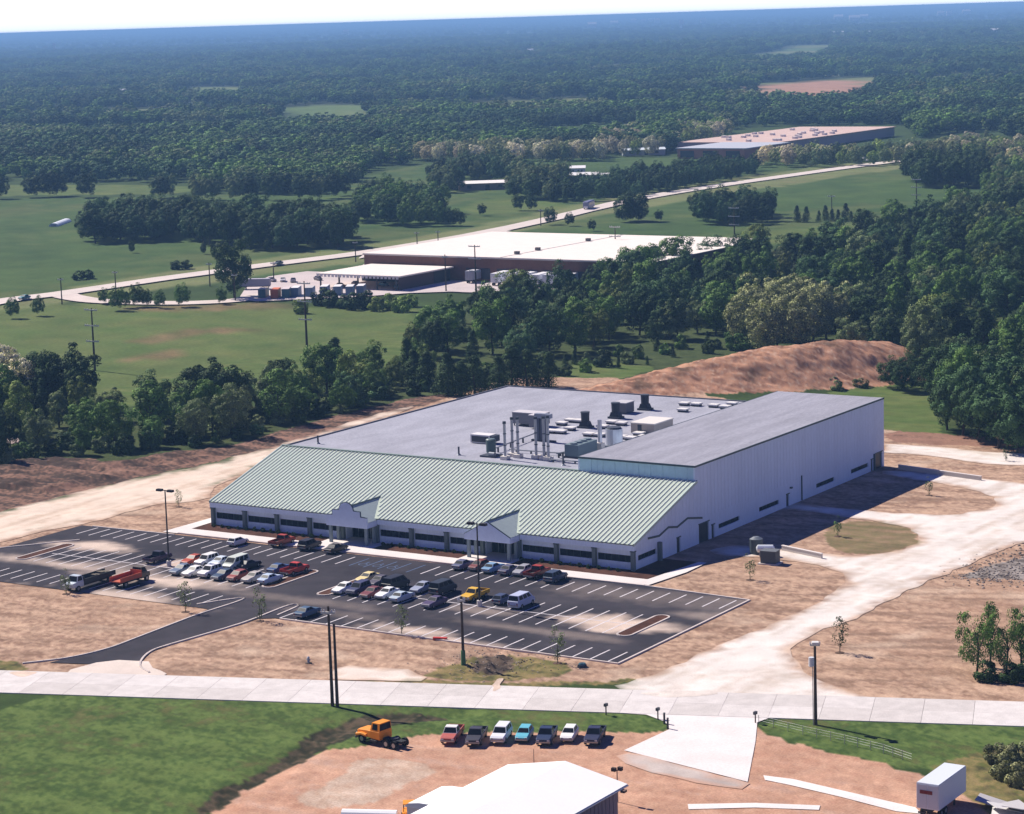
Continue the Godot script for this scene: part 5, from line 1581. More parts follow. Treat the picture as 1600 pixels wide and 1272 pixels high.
	for seg in [[-57.6, -46.6, "stepped"], [-29.6, -19.9, "gabled"]]:
		setting("entrance_floor", box_mesh(Vector3(seg[0], -0.05, -1.7), Vector3(seg[1], 0.137, 4.597)), walk, "concrete floor under the %s entrance canopy" % seg[2])
	setting("side_bed", sheet(ragged(PackedVector2Array([Vector2(0.05, 4.5), Vector2(4.4, 4.5), Vector2(5.4, -2.0), Vector2(6.0, -9.0), Vector2(0.05, -9.0)]), 1.5, 0.0), 0.09, 0.8, tinted(Color(1, 1, 1), 0.3)), rough_mat("mulch_v", Color(0.135, 0.062, 0.043), 1.2, 6.0, 0.45, 0.97, Vector3.ONE, true), "mulch bed round the factory's front corner")

func park_cars() -> void:
	var W := Color(0.70, 0.69, 0.66)
	var list := [
		# front row, along the walk
		["hatchback", Vector2(-69.1, 11.1), PI, W, W, "white hatchback alone near the left end of the front row"],
		["pickup", Vector2(-62.2, 8.0), PI, Color(0.30, 0.045, 0.03), Color(0.36, 0.05, 0.035), "red pickup in the front row left of the stepped entrance"],
		["wagon", Vector2(-56.2, 8.5), PI, Color(0.02, 0.022, 0.035), Color.BLACK, "black wagon beside the red pickup in the front row"],
		["sedan", Vector2(-50.8, 8.6), PI, Color(0.015, 0.015, 0.018), Color.BLACK, "black sedan parked at the stepped entrance"],
		["sedan", Vector2(-25.3, 9.6), PI, Color(0.10, 0.11, 0.19), Color.BLACK, "slate-blue sedan first in front of the gabled entrance"],
		["hatchback", Vector2(-22.6, 9.4), 0.0, Color(0.17, 0.05, 0.045), Color.BLACK, "maroon hatchback in front of the gabled entrance"],
		["sedan", Vector2(-19.8, 9.5), PI, Color(0.16, 0.30, 0.46), Color.BLACK, "light blue sedan in front of the gabled entrance"],
		["sedan", Vector2(-16.7, 9.6), PI, Color(0.07, 0.07, 0.13), Color.BLACK, "dark indigo sedan right of the light blue one by the gabled entrance"],
		["hatchback", Vector2(-14.5, 9.5), 0.0, Color(0.30, 0.30, 0.33), Color.BLACK, "grey hatchback beside the big dark red pickup"],
		["pickup", Vector2(-11.7, 9.6), PI, Color(0.22, 0.03, 0.022), Color(0.35, 0.04, 0.03), "big dark red pickup last but one in the front row"],
		["wagon", Vector2(-7.6, 11.0), PI, Color(0.04, 0.06, 0.11), Color.BLACK, "navy wagon at the right end of the front row"],
		# left block, upper row
		["pickup", Vector2(-73.1, 26.6), PI, Color(0.05, 0.035, 0.07), Color(0.03, 0.03, 0.05), "dark pickup by the left lamp post"],
		["sedan", Vector2(-66.9, 25.2), 0.0, Color(0.40, 0.07, 0.03), Color.BLACK, "orange-red sedan behind the white cars of the left block"],
		["wagon", Vector2(-64.3, 25.0), 0.0, W, Color.BLACK, "white wagon beside the orange-red sedan"],
		["sedan", Vector2(-62.0, 24.5), 0.0, Color(0.55, 0.62, 0.70), Color.BLACK, "pale blue-white sedan in the left block's back row"],
		["van", Vector2(-58.2, 25.2), 0.0, Color(0.52, 0.56, 0.50), Color.BLACK, "pale green-white van in the left block's back row"],
		["sedan", Vector2(-56.6, 24.0), PI, Color(0.022, 0.022, 0.032), Color.BLACK, "black sedan right of the pale van"],
		["sedan", Vector2(-50.4, 24.1), PI, Color(0.035, 0.08, 0.20), Color.BLACK, "deep blue sedan beside the bright red pickup"],
		["pickup", Vector2(-47.5, 23.8), PI, Color(0.50, 0.05, 0.04), Color(0.50, 0.05, 0.04), "bright red pickup next to the left block's kerbed island"],
		# left block, lower row
		["sedan", Vector2(-64.1, 31.4), 0.0, Color(0.13, 0.17, 0.24), Color.BLACK, "blue-grey sedan at the left end of the left block's near row"],
		["sedan", Vector2(-61.4, 31.6), 0.0, W, Color.BLACK, "white sedan second from left in the left block's near row"],
		["wagon", Vector2(-58.8, 30.9), 0.0, Color(0.74, 0.74, 0.74), Color.BLACK, "bright white wagon third in the left block's near row"],
		["sedan", Vector2(-55.6, 31.4), 0.0, Color(0.05, 0.08, 0.13), Color.BLACK, "dark blue sedan in the middle of the left block's near row"],
		["hatchback", Vector2(-53.1, 31.2), 0.0, Color(0.27, 0.07, 0.06), Color.BLACK, "brick-red hatchback in the left block's near row"],
		["sedan", Vector2(-50.2, 30.8), 0.0, Color(0.42, 0.38, 0.35), Color.BLACK, "tan sedan in the left block's near row"],
		["sedan", Vector2(-47.3, 30.4), PI, Color(0.42, 0.50, 0.62), Color.BLACK, "silver-blue sedan at the right end of the left block's near row"],
		# middle block, upper row
		["sedan", Vector2(-33.7, 23.6), 0.0, Color(0.68, 0.55, 0.26), Color.BLACK, "cream-yellow sedan by the middle kerbed island"],
		["sedan", Vector2(-30.8, 24.6), 0.0, Color(0.10, 0.09, 0.11), Color.BLACK, "charcoal sedan beside the cream-yellow one"],
		["van", Vector2(-27.0, 25.6), PI, Color(0.02, 0.022, 0.03), Color.BLACK, "black van in the middle block's back row"],
		["sedan", Vector2(-22.4, 25.3), 0.0, Color(0.28, 0.31, 0.40), Color.BLACK, "grey-blue sedan left of the huge dark wagon"],
		["van", Vector2(-18.8, 25.0), PI, Color(0.03, 0.04, 0.055), Color.BLACK, "big dark blue-black van in the middle block's back row"],
		# middle block, lower row
		["sedan", Vector2(-33.0, 30.7), 0.0, Color(0.74, 0.74, 0.73), Color.BLACK, "white sedan at the left end of the middle block's near row"],
		["wagon", Vector2(-30.5, 30.4), 0.0, Color(0.05, 0.055, 0.12), Color.BLACK, "dark blue wagon with bright bumper in the middle block"],
		["sedan", Vector2(-27.4, 31.2), 0.0, Color(0.17, 0.05, 0.055), Color.BLACK, "wine-red sedan in the middle block's near row"],
		["sedan", Vector2(-25.1, 30.6), 0.0, Color(0.72, 0.73, 0.74), Color.BLACK, "white sedan right of the wine-red one"],
		["sedan", Vector2(-21.9, 31.3), PI, Color(0.42, 0.50, 0.56), Color.BLACK, "silver-green sedan in the middle block's near row"],
		["sedan", Vector2(-15.5, 32.2), 0.0, Color(0.08, 0.06, 0.12), Color.BLACK, "dark purple sedan alone below the big dark van"],
		["pickup", Vector2(-12.5, 26.0), 0.0, Color(0.62, 0.36, 0.03), Color(0.66, 0.40, 0.04), "yellow pickup beside the right lamp post"],
		["hatchback", Vector2(-7.4, 26.2), PI, Color(0.045, 0.065, 0.13), Color.BLACK, "small dark blue hatchback left of the silver van"],
		["van", Vector2(-3.8, 26.8), PI, Color(0.42, 0.46, 0.60), Color.BLACK, "silver-blue van at the right end of the middle block"],
		["sedan", Vector2(-29.1, 45.0), PI, Color(0.06, 0.11, 0.18), Color.BLACK, "blue sedan alone in the lowest row beside the entry drive"],
		# red yard across the street
		["pickup", Vector2(23.8, 86.5), 0.37, Color(0.42, 0.11, 0.09), W, "red pickup with white cab roof at the left of the yard row"],
		["pickup", Vector2(26.8, 85.8), 0.37, Color(0.05, 0.05, 0.065), Color(0.05, 0.05, 0.065), "charcoal pickup second in the yard row"],
		["wagon", Vector2(29.1, 83.9), 0.37, Color(0.66, 0.67, 0.70), Color.BLACK, "white wagon third in the yard row"],
		["hatchback", Vector2(31.4, 82.4), 0.37, Color(0.12, 0.42, 0.52), Color.BLACK, "turquoise hatchback in the yard row"],
		["pickup", Vector2(34.2, 81.9), 0.37, Color(0.025, 0.04, 0.09), Color(0.025, 0.04, 0.09), "dark blue pickup between turquoise and white cars in the yard row"],
		["hatchback", Vector2(36.2, 80.0), 0.37, Color(0.72, 0.72, 0.70), Color.BLACK, "small white hatchback in the yard row"],
		["pickup", Vector2(39.3, 79.3), 0.37, Color(0.03, 0.035, 0.075), Color(0.03, 0.035, 0.075), "navy pickup at the right end of the yard row"],
	]
	for c in list:
		car(c[0], c[1], c[2] + rng.randf_range(-0.04, 0.04), c[3], c[4], c[5], "cars in the red yard" if c[5].contains("yard") else "cars in the factory car park")

func flatbed(at: Vector2, turn: float, cab_c: Color, bed_c: Color, label: String, length: float, loaded: bool) -> void:
	var o := thing("flatbed_truck", label, "truck", Vector3(at.x, 0.04, at.y), turn)
	var st := begin()
	loft(st, [ring(length / 2 - 2.2, 1.05, 0.6, 1.5), ring(length / 2 - 1.0, 1.02, 0.6, 1.5), ring(length / 2 - 0.1, 0.9, 0.62, 1.35), ring(length / 2, 0.8, 0.7, 1.2)])
	cabin(st, 0.98, 0.82, 1.49, 2.35, length / 2 - 2.2, length / 2 - 2.1, length / 2 - 1.15, length / 2 - 0.75)
	part("cab", done(st), paint(cab_c.r, cab_c.g, cab_c.b), o)
	glass_set(o, 0.98, 0.82, 1.49, 2.35, length / 2 - 2.2, length / 2 - 2.1, length / 2 - 1.15, length / 2 - 0.75, [0.1, 0.9])
	part("flat_deck", box_mesh(Vector3(-1.15, 0.95, -length / 2), Vector3(1.15, 1.12, length / 2 - 2.3)), plain(bed_c.r, bed_c.g, bed_c.b, 0.8), o)
	st = begin()
	for s in [-1.0, 1.0]:
		box(st, Vector3(s * 1.1 - 0.05, 1.122, -length / 2), Vector3(s * 1.1 + 0.05, 1.7, length / 2 - 2.36))
	box(st, Vector3(-1.148, 1.122, length / 2 - 2.35), Vector3(1.148, 2.0, length / 2 - 2.27))
	part("deck_rail", done(st), plain(bed_c.r, bed_c.g, bed_c.b, 0.8), o)
	part("chassis", box_mesh(Vector3(-0.5, 0.5, -length / 2 + 0.2), Vector3(0.5, 0.945, length / 2 - 1.0)), plain(0.03, 0.03, 0.032), o)
	wheels(o, 0.9, [length / 2 - 1.0, -length / 2 + 1.3], 0.46)
	if loaded:
		st = begin()
		for i in 5:
			box(st, Vector3(-0.8 + i * 0.1, 1.124, -length / 2 + 0.4 + i * 0.75), Vector3(0.7 - i * 0.06, 1.5 + 0.13 * (i % 3), -length / 2 + 1.0 + i * 0.75))
		part("load", done(st), plain(0.14, 0.12, 0.09, 0.9), o)

func near_things() -> void:
	flatbed(Vector2(-71.6, 44.4), 0.0, Color(0.45, 0.52, 0.58), Color(0.05, 0.055, 0.05), "long dark flatbed truck with pale cab and load at the lot's lower left", 9.4, true)
	flatbed(Vector2(-66.6, 40.6), PI, Color(0.12, 0.10, 0.07), Color(0.45, 0.10, 0.05), "stake truck with an orange-red bed right of the dark flatbed", 7.2, false)
	# orange tractor unit in the yard
	var o := thing("tractor_unit", "orange long-nosed truck tractor with bare black chassis in the red yard", "truck", Vector3(16.9, -0.02, 91.6), -PI / 2 - 0.14)
	var org := paint(0.75, 0.27, 0.02)
	var st := begin()
	loft(st, [ring(0.6, 1.05, 0.8, 1.75), ring(1.2, 1.0, 0.8, 1.75), ring(2.7, 0.85, 0.8, 1.6), ring(2.95, 0.8, 0.8, 1.45)])
	part("hood", done(st), org, o)
	st = begin()
	loft(st, [ring(-0.9, 1.08, 0.75, 1.8), ring(0.62, 1.08, 0.75, 1.8)])
	cabin(st, 1.05, 0.95, 1.79, 2.75, -0.9, -0.86, 0.35, 0.6)
	part("cab", done(st), org, o)
	glass_set(o, 1.05, 0.95, 1.79, 2.75, -0.9, -0.86, 0.35, 0.6, [0.2, 0.85])
	for s in [-1.0, 1.0]:
		st = begin()
		loft(st, [ring(1.2, 0.3, 0.95, 1.25), ring(2.0, 0.3, 1.05, 1.35), ring(2.85, 0.28, 0.8, 1.15)])
		var fender := part("fender", done(st), org, o)
		fender.position.x = s * 1.0
		part("step", box_mesh(Vector3(s * 1.0 - 0.25, 0.45, -0.4), Vector3(s * 1.0 + 0.25, 0.7, 0.5)), plain(0.05, 0.05, 0.05), o)
		part("headlight", tube_mesh(Vector3(s * 0.95, 1.05, 2.86), Vector3(s * 0.95, 1.05, 2.93), 0.14, 0.14, 10), plain(0.7, 0.7, 0.66, 0.2), o)
	part("bumper", box_mesh(Vector3(-1.1, 0.45, 2.97), Vector3(1.1, 0.75, 3.12)), plain(0.3, 0.3, 0.3, 0.4, 0.4), o)
	part("grille", box_mesh(Vector3(-0.6, 0.85, 2.955), Vector3(0.6, 1.4, 3.0)), plain(0.04, 0.04, 0.04), o)
	part("chassis", box_mesh(Vector3(-0.45, 0.65, -3.9), Vector3(0.45, 0.95, 0.9)), plain(0.025, 0.025, 0.027), o)
	part("fifth_wheel", tube_mesh(Vector3(0, 0.952, -2.4), Vector3(0, 1.12, -2.4), 0.55, 0.5, 12), plain(0.04, 0.04, 0.045, 0.5), o)
	wheels(o, 0.92, [2.05, -1.9, -3.15], 0.52)
	# white box trailer at lower right
	var tr := cargo_box("box_trailer", "white box trailer with a dark red sign on its rear doors, lower right", "trailer", Vector2(84.95, 84.0), 0.0, Vector3(2.5, 2.75, 7.6), Color(0.62, 0.66, 0.74), Color(0.58, 0.62, 0.66), true, "")
	part("door_sign", box_mesh(Vector3(-0.85, 2.75, 3.86), Vector3(0.55, 3.15, 3.885)), plain(0.20, 0.035, 0.03, 0.6), tr)
	part("rear_bumper", box_mesh(Vector3(-1.1, 0.55, 3.7), Vector3(1.1, 0.72, 3.82)), plain(0.05, 0.05, 0.055), tr)
	# pale slab-like sheets lying by the trailer
	var sc := thing("scrap_heap", "pale sheets and boards dumped beside the white trailer", "scrap heap", Vector3(91.0, 0, 81.5), 0.3)
	for i in 5:
		st = begin()
		box(st, Vector3(-1.2, 0.05 + i * 0.14, -1.6), Vector3(1.2, 0.13 + i * 0.14, 1.6), Transform3D(Basis(Vector3.UP, i * 0.7) * Basis(Vector3.RIGHT, 0.1 + 0.06 * i), Vector3(sin(i * 2.1) * 1.7, 0.1, cos(i * 1.7) * 1.6)))
		part("board", done(st), plain(0.60 - 0.08 * (i % 3), 0.58 - 0.08 * (i % 3), 0.56 - 0.07 * (i % 3), 0.8), sc)
	# the white-roofed shed at the bottom edge
	var b := thing("white_roofed_shed", "metal shed with bright white gable roof at the bottom edge", "shed", Vector3(50.1, 0, 104.3))
	var rise := PackedVector2Array([Vector2(-7.4, 4.5), Vector2(-7.4, 4.32), Vector2(0.0, 5.75), Vector2(7.6, 4.32), Vector2(7.6, 4.5), Vector2(0.0, 5.95)])
	st = begin()
	slab(st, rise, -0.6, 32.0)
	part("roof", done(st), rough_mat("white_roof", Color(0.84, 0.84, 0.83), 4.0, 14.0, 0.06, 0.5), b)
	st = begin()
	slab(st, PackedVector2Array([Vector2(-6.7, 0), Vector2(6.7, 0), Vector2(6.7, 4.42), Vector2(0, 5.7), Vector2(-6.7, 4.42)]), 0.0, 0.2)
	part("gable_wall", done(st), plain(0.18, 0.18, 0.24, 0.6), b)
	for s in [-1.0, 1.0]:
		st = begin()
		for i in 40:
			var z := 0.21 + i * 0.78
			box(st, Vector3(s * 6.6 - 0.1, 0, z), Vector3(s * 6.6 + 0.1, 4.35, z + 0.7))
			box(st, Vector3(s * 6.58 - 0.05, 0, z + 0.702), Vector3(s * 6.58 + 0.05, 4.34, z + 0.778))
		part("ribbed_side_wall", done(st), plain(0.16, 0.15, 0.21, 0.6), b)
	part("eave_lamp", box_mesh(Vector3(7.62, 4.0, 0.4), Vector3(8.1, 4.25, 1.0)), plain(0.15, 0.10, 0.08), b)
	part("gutter", tube_mesh(Vector3(7.66, 4.33, -0.6), Vector3(7.66, 4.33, 32.0), 0.09, 0.09, 6), plain(0.5, 0.5, 0.5, 0.5), b)
	st = begin()
	box(st, Vector3(-4.3, 0, 0), Vector3(0.0, 2.9, 6.0))
	var ln := thing("lean_to", "low white rounded lean-to against the left of the shed", "shed", Vector3(42.4, 0, 110.5))
	part("wall", done(st), plain(0.7, 0.7, 0.7), ln)
	st = begin()
	slab(st, PackedVector2Array([Vector2(-4.5, 2.9), Vector2(0.0, 2.9), Vector2(0.0, 3.6), Vector2(-2.6, 3.55), Vector2(-4.0, 3.3)]), -0.2, 6.2)
	part("roof", done(st), plain(0.82, 0.82, 0.81, 0.5), ln)
	var fl := thing("yard_floodlight", "twin floodlight on a slim pole behind the white-roofed shed", "floodlight", Vector3(52.9, 0, 97.6))
	part("pole", tube_mesh(Vector3.ZERO, Vector3(0, 3.6, 0), 0.07, 0.06, 7), plain(0.25, 0.18, 0.15), fl)
	for s in [-1.0, 1.0]:
		part("lamp_head", box_mesh(Vector3(s * 0.4 - 0.25, 3.5 + 0.1 * s, -0.2), Vector3(s * 0.4 + 0.25, 3.9 + 0.1 * s, 0.2)), plain(0.05, 0.035, 0.03), fl)
	var ms := thing("thin_mast", "thin dark mast standing in the yard behind the shed", "mast", Vector3(43.5, 0, 99.6))
	part("pole", tube_mesh(Vector3.ZERO, Vector3(0, 5.2, 0), 0.05, 0.03, 6), plain(0.08, 0.06, 0.06), ms)
	part("foot", box_mesh(Vector3(-0.2, 0, -0.2), Vector3(0.2, 0.2, 0.2)), plain(0.3, 0.28, 0.26), ms)
	var fk := thing("loader", "small orange loader half hidden left of the white lean-to", "loader", Vector3(36.3, 0, 113.6), 0.6)
	part("body", box_mesh(Vector3(-0.7, 0.5, -1.0), Vector3(0.7, 1.3, 1.0)), org, fk)
	part("canopy", box_mesh(Vector3(-0.6, 2.1, -0.8), Vector3(0.6, 2.2, 0.6)), org, fk)
	for q in [Vector2(-0.55, -0.7), Vector2(0.55, -0.7), Vector2(-0.55, 0.5), Vector2(0.55, 0.5)]:
		part("post", box_mesh(Vector3(q.x - 0.04, 1.302, q.y - 0.04), Vector3(q.x + 0.04, 2.098, q.y + 0.04)), plain(0.05, 0.05, 0.05), fk)
	wheels(fk, 0.7, [0.7, -0.7], 0.42)
	var tank := thing("storage_tank", "white tank lying at the bottom edge left of the orange loader", "tank", Vector3(33.2, 0, 116.5), 0.4)
	part("shell", tube_mesh(Vector3(-3.0, 0.9, 0), Vector3(3.0, 0.9, 0), 0.85, 0.85, 14), plain(0.75, 0.75, 0.75, 0.5), tank)
	part("saddle", box_mesh(Vector3(-2.2, 0, -0.7), Vector3(2.2, 0.3, 0.7)), plain(0.3, 0.3, 0.3), tank)

	# poles
	light_pole(Vector2(-69.2, 28.5), "tall dark twin-headed lamp post left of the left block of cars")
	light_pole(Vector2(-9.3, 29.6), "tall dark twin-headed lamp post by the yellow pickup")
	wood_pole("utility_pole", Vector2(2.2, 81.3), 13.0, [[12.2, 0.9]], "taller of the two wooden poles standing close together by the street", 0.4)
	wood_pole("utility_pole", Vector2(2.9, 81.2), 10.8, [], "shorter bare pole beside the taller one at the street")
	var gp := wood_pole("utility_pole", Vector2(6.2, 57.4), 9.4, [[8.9, 0.5]], "wooden pole with a green foot in the straw below the car park", 0.5)
	part("green_guard", tube_mesh(Vector3.ZERO, Vector3(0, 2.0, 0), 0.34, 0.3, 10), plain(0.07, 0.16, 0.07), gp)
	var tp := wood_pole("utility_pole", Vector2(59.7, 61.7), 10.4, [[10.0, 0.6]], "wooden pole with a white transformer at the edge of the right lawn", 0.5)
	part("transformer", tube_mesh(Vector3(-0.45, 7.4, 0.3), Vector3(-0.45, 8.5, 0.3), 0.33, 0.33, 12), plain(0.55, 0.57, 0.6, 0.5), tp)
	part("lamp_head", box_mesh(Vector3(-0.4, 10.2, 0.31), Vector3(0.4, 10.5, 1.1)), plain(0.6, 0.6, 0.58, 0.5), tp)
	part("conduit", tube_mesh(Vector3(-0.3, 0, 0.15), Vector3(-0.3, 7.3, 0.15), 0.05, 0.05, 6), plain(0.3, 0.3, 0.3), tp)
	# hydrants, mailboxes, boxes
	var hy := thing("fire_hydrant", "small blue-grey hydrant in the straw left of the two street poles", "fire hydrant", Vector3(Vector2(-13.1, 66.0).x, -0.1, Vector2(-13.1, 66.0).y))
	part("barrel", tube_mesh(Vector3.ZERO, Vector3(0, 0.8, 0), 0.18, 0.16, 10), plain(0.20, 0.25, 0.33, 0.5), hy)
	part("bonnet", tube_mesh(Vector3(0, 0.802, 0), Vector3(0, 1.0, 0), 0.22, 0.08, 10), plain(0.3, 0.35, 0.42, 0.5), hy)
	part("nozzle", tube_mesh(Vector3(-0.3, 0.55, 0), Vector3(0.3, 0.55, 0), 0.09, 0.09, 8), plain(0.3, 0.35, 0.42, 0.5), hy)
	part("collar", tube_mesh(Vector3(0, 0, 0), Vector3(0, 0.16, 0), 0.5, 0.45, 10), plain(0.10, 0.07, 0.05, 0.9), hy)
	var vb := thing("valve_box", "dark teal valve cover in the straw below the car park's right corner", "valve cover", Vector3(Vector2(21.1, 51.5).x, -0.05, Vector2(21.1, 51.5).y))
	part("lid", tube_mesh(Vector3(0, 0.35, 0), Vector3(0, 0.55, 0), 0.55, 0.45, 10), plain(0.07, 0.15, 0.17, 0.5), vb)
	part("rim", tube_mesh(Vector3.ZERO, Vector3(0, 0.348, 0), 0.7, 0.6, 10), plain(0.06, 0.07, 0.08, 0.8), vb)
	var rd := thing("barricade", "small red barricade lying at the muddy lower edge of the lot", "barricade", Vector3(Vector2(-3.8, 48.1).x, 0.0, Vector2(-3.8, 48.1).y), 0.3)
	part("board", box_mesh(Vector3(-1.0, 0.2, -0.25), Vector3(1.0, 0.38, 0.25)), plain(0.5, 0.045, 0.04, 0.6), rd)
	for s in [-1.0, 1.0]:
		part("foot", box_mesh(Vector3(s * 0.8 - 0.1, 0, -0.4), Vector3(s * 0.8 + 0.1, 0.198, 0.4)), plain(0.35, 0.04, 0.03, 0.6), rd)
	for m in [[Vector2(35.1, 69.4), "small dark mailbox on a post on the verge above the navy pickup"], [Vector2(41.7, 68.2), "small dark mailbox near the tip of the left verge"], [Vector2(53.0, 64.4), "dark post box at the left tip of the right lawn"]]:
		var q := thing("mailbox", m[1], "mailbox", Vector3(m[0].x, -0.1, m[0].y))
		part("post", box_mesh(Vector3(-0.06, 0, -0.06), Vector3(0.06, 1.2, 0.06)), plain(0.12, 0.09, 0.07), q)
		part("box", box_mesh(Vector3(-0.16, 1.202, -0.28), Vector3(0.16, 1.55, 0.28)), plain(0.07, 0.07, 0.08, 0.5), q)
	for m in [[Vector2(43.3, 69.5), "nearer"], [Vector2(44.7, 71.2), "farther"]]:
		var q := thing("gate_post", "stout dark gate post at the tip of the left verge, the %s one" % ("upper" if m[1] == "nearer" else "lower"), "gate post", Vector3(m[0].x, -0.1, m[0].y))
		part("post", tube_mesh(Vector3.ZERO, Vector3(0, 1.4, 0), 0.14, 0.13, 8), plain(0.05, 0.045, 0.05), q)
		part("cap", tube_mesh(Vector3(0, 1.402, 0), Vector3(0, 1.5, 0), 0.17, 0.1, 8), plain(0.2, 0.2, 0.2), q)
	# the wire fence round the right lawn
	var fence := thing("wire_fence", "low pale wire fence along the lower edge of the right lawn", "fence", Vector3.ZERO)
	var fl_ := PackedVector2Array([Vector2(53.5, 64.5), Vector2(60.1, 66.1), Vector2(66.0, 67.2), Vector2(71.5, 68.6), Vector2(75.8, 70.5)])
	for i in fl_.size() - 1:
		var a := fl_[i]
		var c := fl_[i + 1]
		for k in 3:
			var p := a.lerp(c, k / 3.0)
			part("fence_post", tube_mesh(Vector3(p.x, -0.1, p.y), Vector3(p.x, 1.1, p.y), 0.035, 0.035, 6), plain(0.25, 0.25, 0.24), fence)
		for y in [0.45, 0.75, 1.05]:
			part("wire", tube_mesh(Vector3(a.x, y, a.y), Vector3(c.x, y, c.y), 0.013, 0.013, 4), plain(0.6, 0.6, 0.6, 0.5), fence)
	# plant by the side wall
	var gb := thing("transformer_box", "dark green pad-mounted transformer box in the dirt beside the side walk", "transformer", Vector3(16.6, 0, -13.4), 0.1)
	part("cabinet", box_mesh(Vector3(-1.25, 0.16, -1.0), Vector3(1.25, 2.0, 1.0)), plain(0.07, 0.08, 0.085, 0.6), gb)
	part("lid", box_mesh(Vector3(-1.32, 2.002, -1.07), Vector3(1.32, 2.12, 1.07)), plain(0.13, 0.14, 0.15, 0.6), gb)
	part("pad", box_mesh(Vector3(-1.6, -0.1, -1.3), Vector3(1.6, 0.158, 1.3)), plain(0.55, 0.5, 0.46, 0.9), gb)
	var tw := thing("cooling_tank", "tall dark cylinder tank at the edge of the building's shadow", "tank", Vector3(11.6, 0, -18.6))
	part("shell", tube_mesh(Vector3.ZERO, Vector3(0, 2.4, 0), 1.05, 1.05, 16), plain(0.06, 0.075, 0.08, 0.5), tw)
	part("dome", tube_mesh(Vector3(0, 2.402, 0), Vector3(0, 2.75, 0), 1.05, 0.4, 16), plain(0.14, 0.16, 0.18, 0.5), tw)
	var pt := thing("gas_tank", "small bright silver tank on saddles behind the dark transformer box", "tank", Vector3(13.8, 0, -17.4), 0.4)
	part("shell", tube_mesh(Vector3(-1.2, 1.25, 0), Vector3(1.2, 1.25, 0), 0.62, 0.62, 14), plain(0.7, 0.74, 0.76, 0.3, 0.3), pt)
	part("end_cap", tube_mesh(Vector3(1.202, 1.25, 0), Vector3(1.45, 1.25, 0), 0.62, 0.25, 14), plain(0.7, 0.74, 0.76, 0.3, 0.3), pt)
	part("end_cap", tube_mesh(Vector3(-1.202, 1.25, 0), Vector3(-1.45, 1.25, 0), 0.62, 0.25, 14), plain(0.7, 0.74, 0.76, 0.3, 0.3), pt)
	for s in [-0.8, 0.8]:
		part("saddle", box_mesh(Vector3(s - 0.12, 0, -0.5), Vector3(s + 0.12, 0.7, 0.5)), plain(0.3, 0.3, 0.3), pt)
	for w in [[Vector2(14.3, -22.4), Vector2(22.5, -19.6), "low concrete wall beside the lane by the transformer box"], [Vector2(3.7, -93.1), Vector2(21.6, -88.6), "low concrete wall beside the lane at the factory's far corner"]]:
		var a: Vector2 = w[0]
		var c: Vector2 = w[1]
		var lw := thing("low_wall", w[2], "wall", Vector3(a.x, 0, a.y), -atan2(c.y - a.y, c.x - a.x))
		var len := a.distance_to(c)
		part("wall", box_mesh(Vector3(0, -0.1, -0.15), Vector3(len, 0.75, 0.15)), plain(0.52, 0.47, 0.43, 0.9), lw)
		part("coping", box_mesh(Vector3(-0.05, 0.752, -0.22), Vector3(len + 0.05, 0.86, 0.22)), plain(0.66, 0.60, 0.56, 0.9), lw)
	# low dark shrubs against the front wall
	var n := 0
	for seg in [[-82.0, -57.5], [-46.5, -30.5], [-19.5, -1.5]]:
		var x: float = seg[0]
		while x < seg[1]:
			var s := top("foundation_shrub", kinds.bush.crowns[n % 2], tones["dark green"], "tiny dark shrub against the front wall of the factory, %s from left" % nth(n + 1), "shrub", "shrubs along the factory front")
			s.position = Vector3(x, 0.06, 1.5 + rng.randf_range(-0.15, 0.5))
			s.scale = Vector3.ONE * rng.randf_range(0.55, 0.85)
			x += 1.75
			n += 1

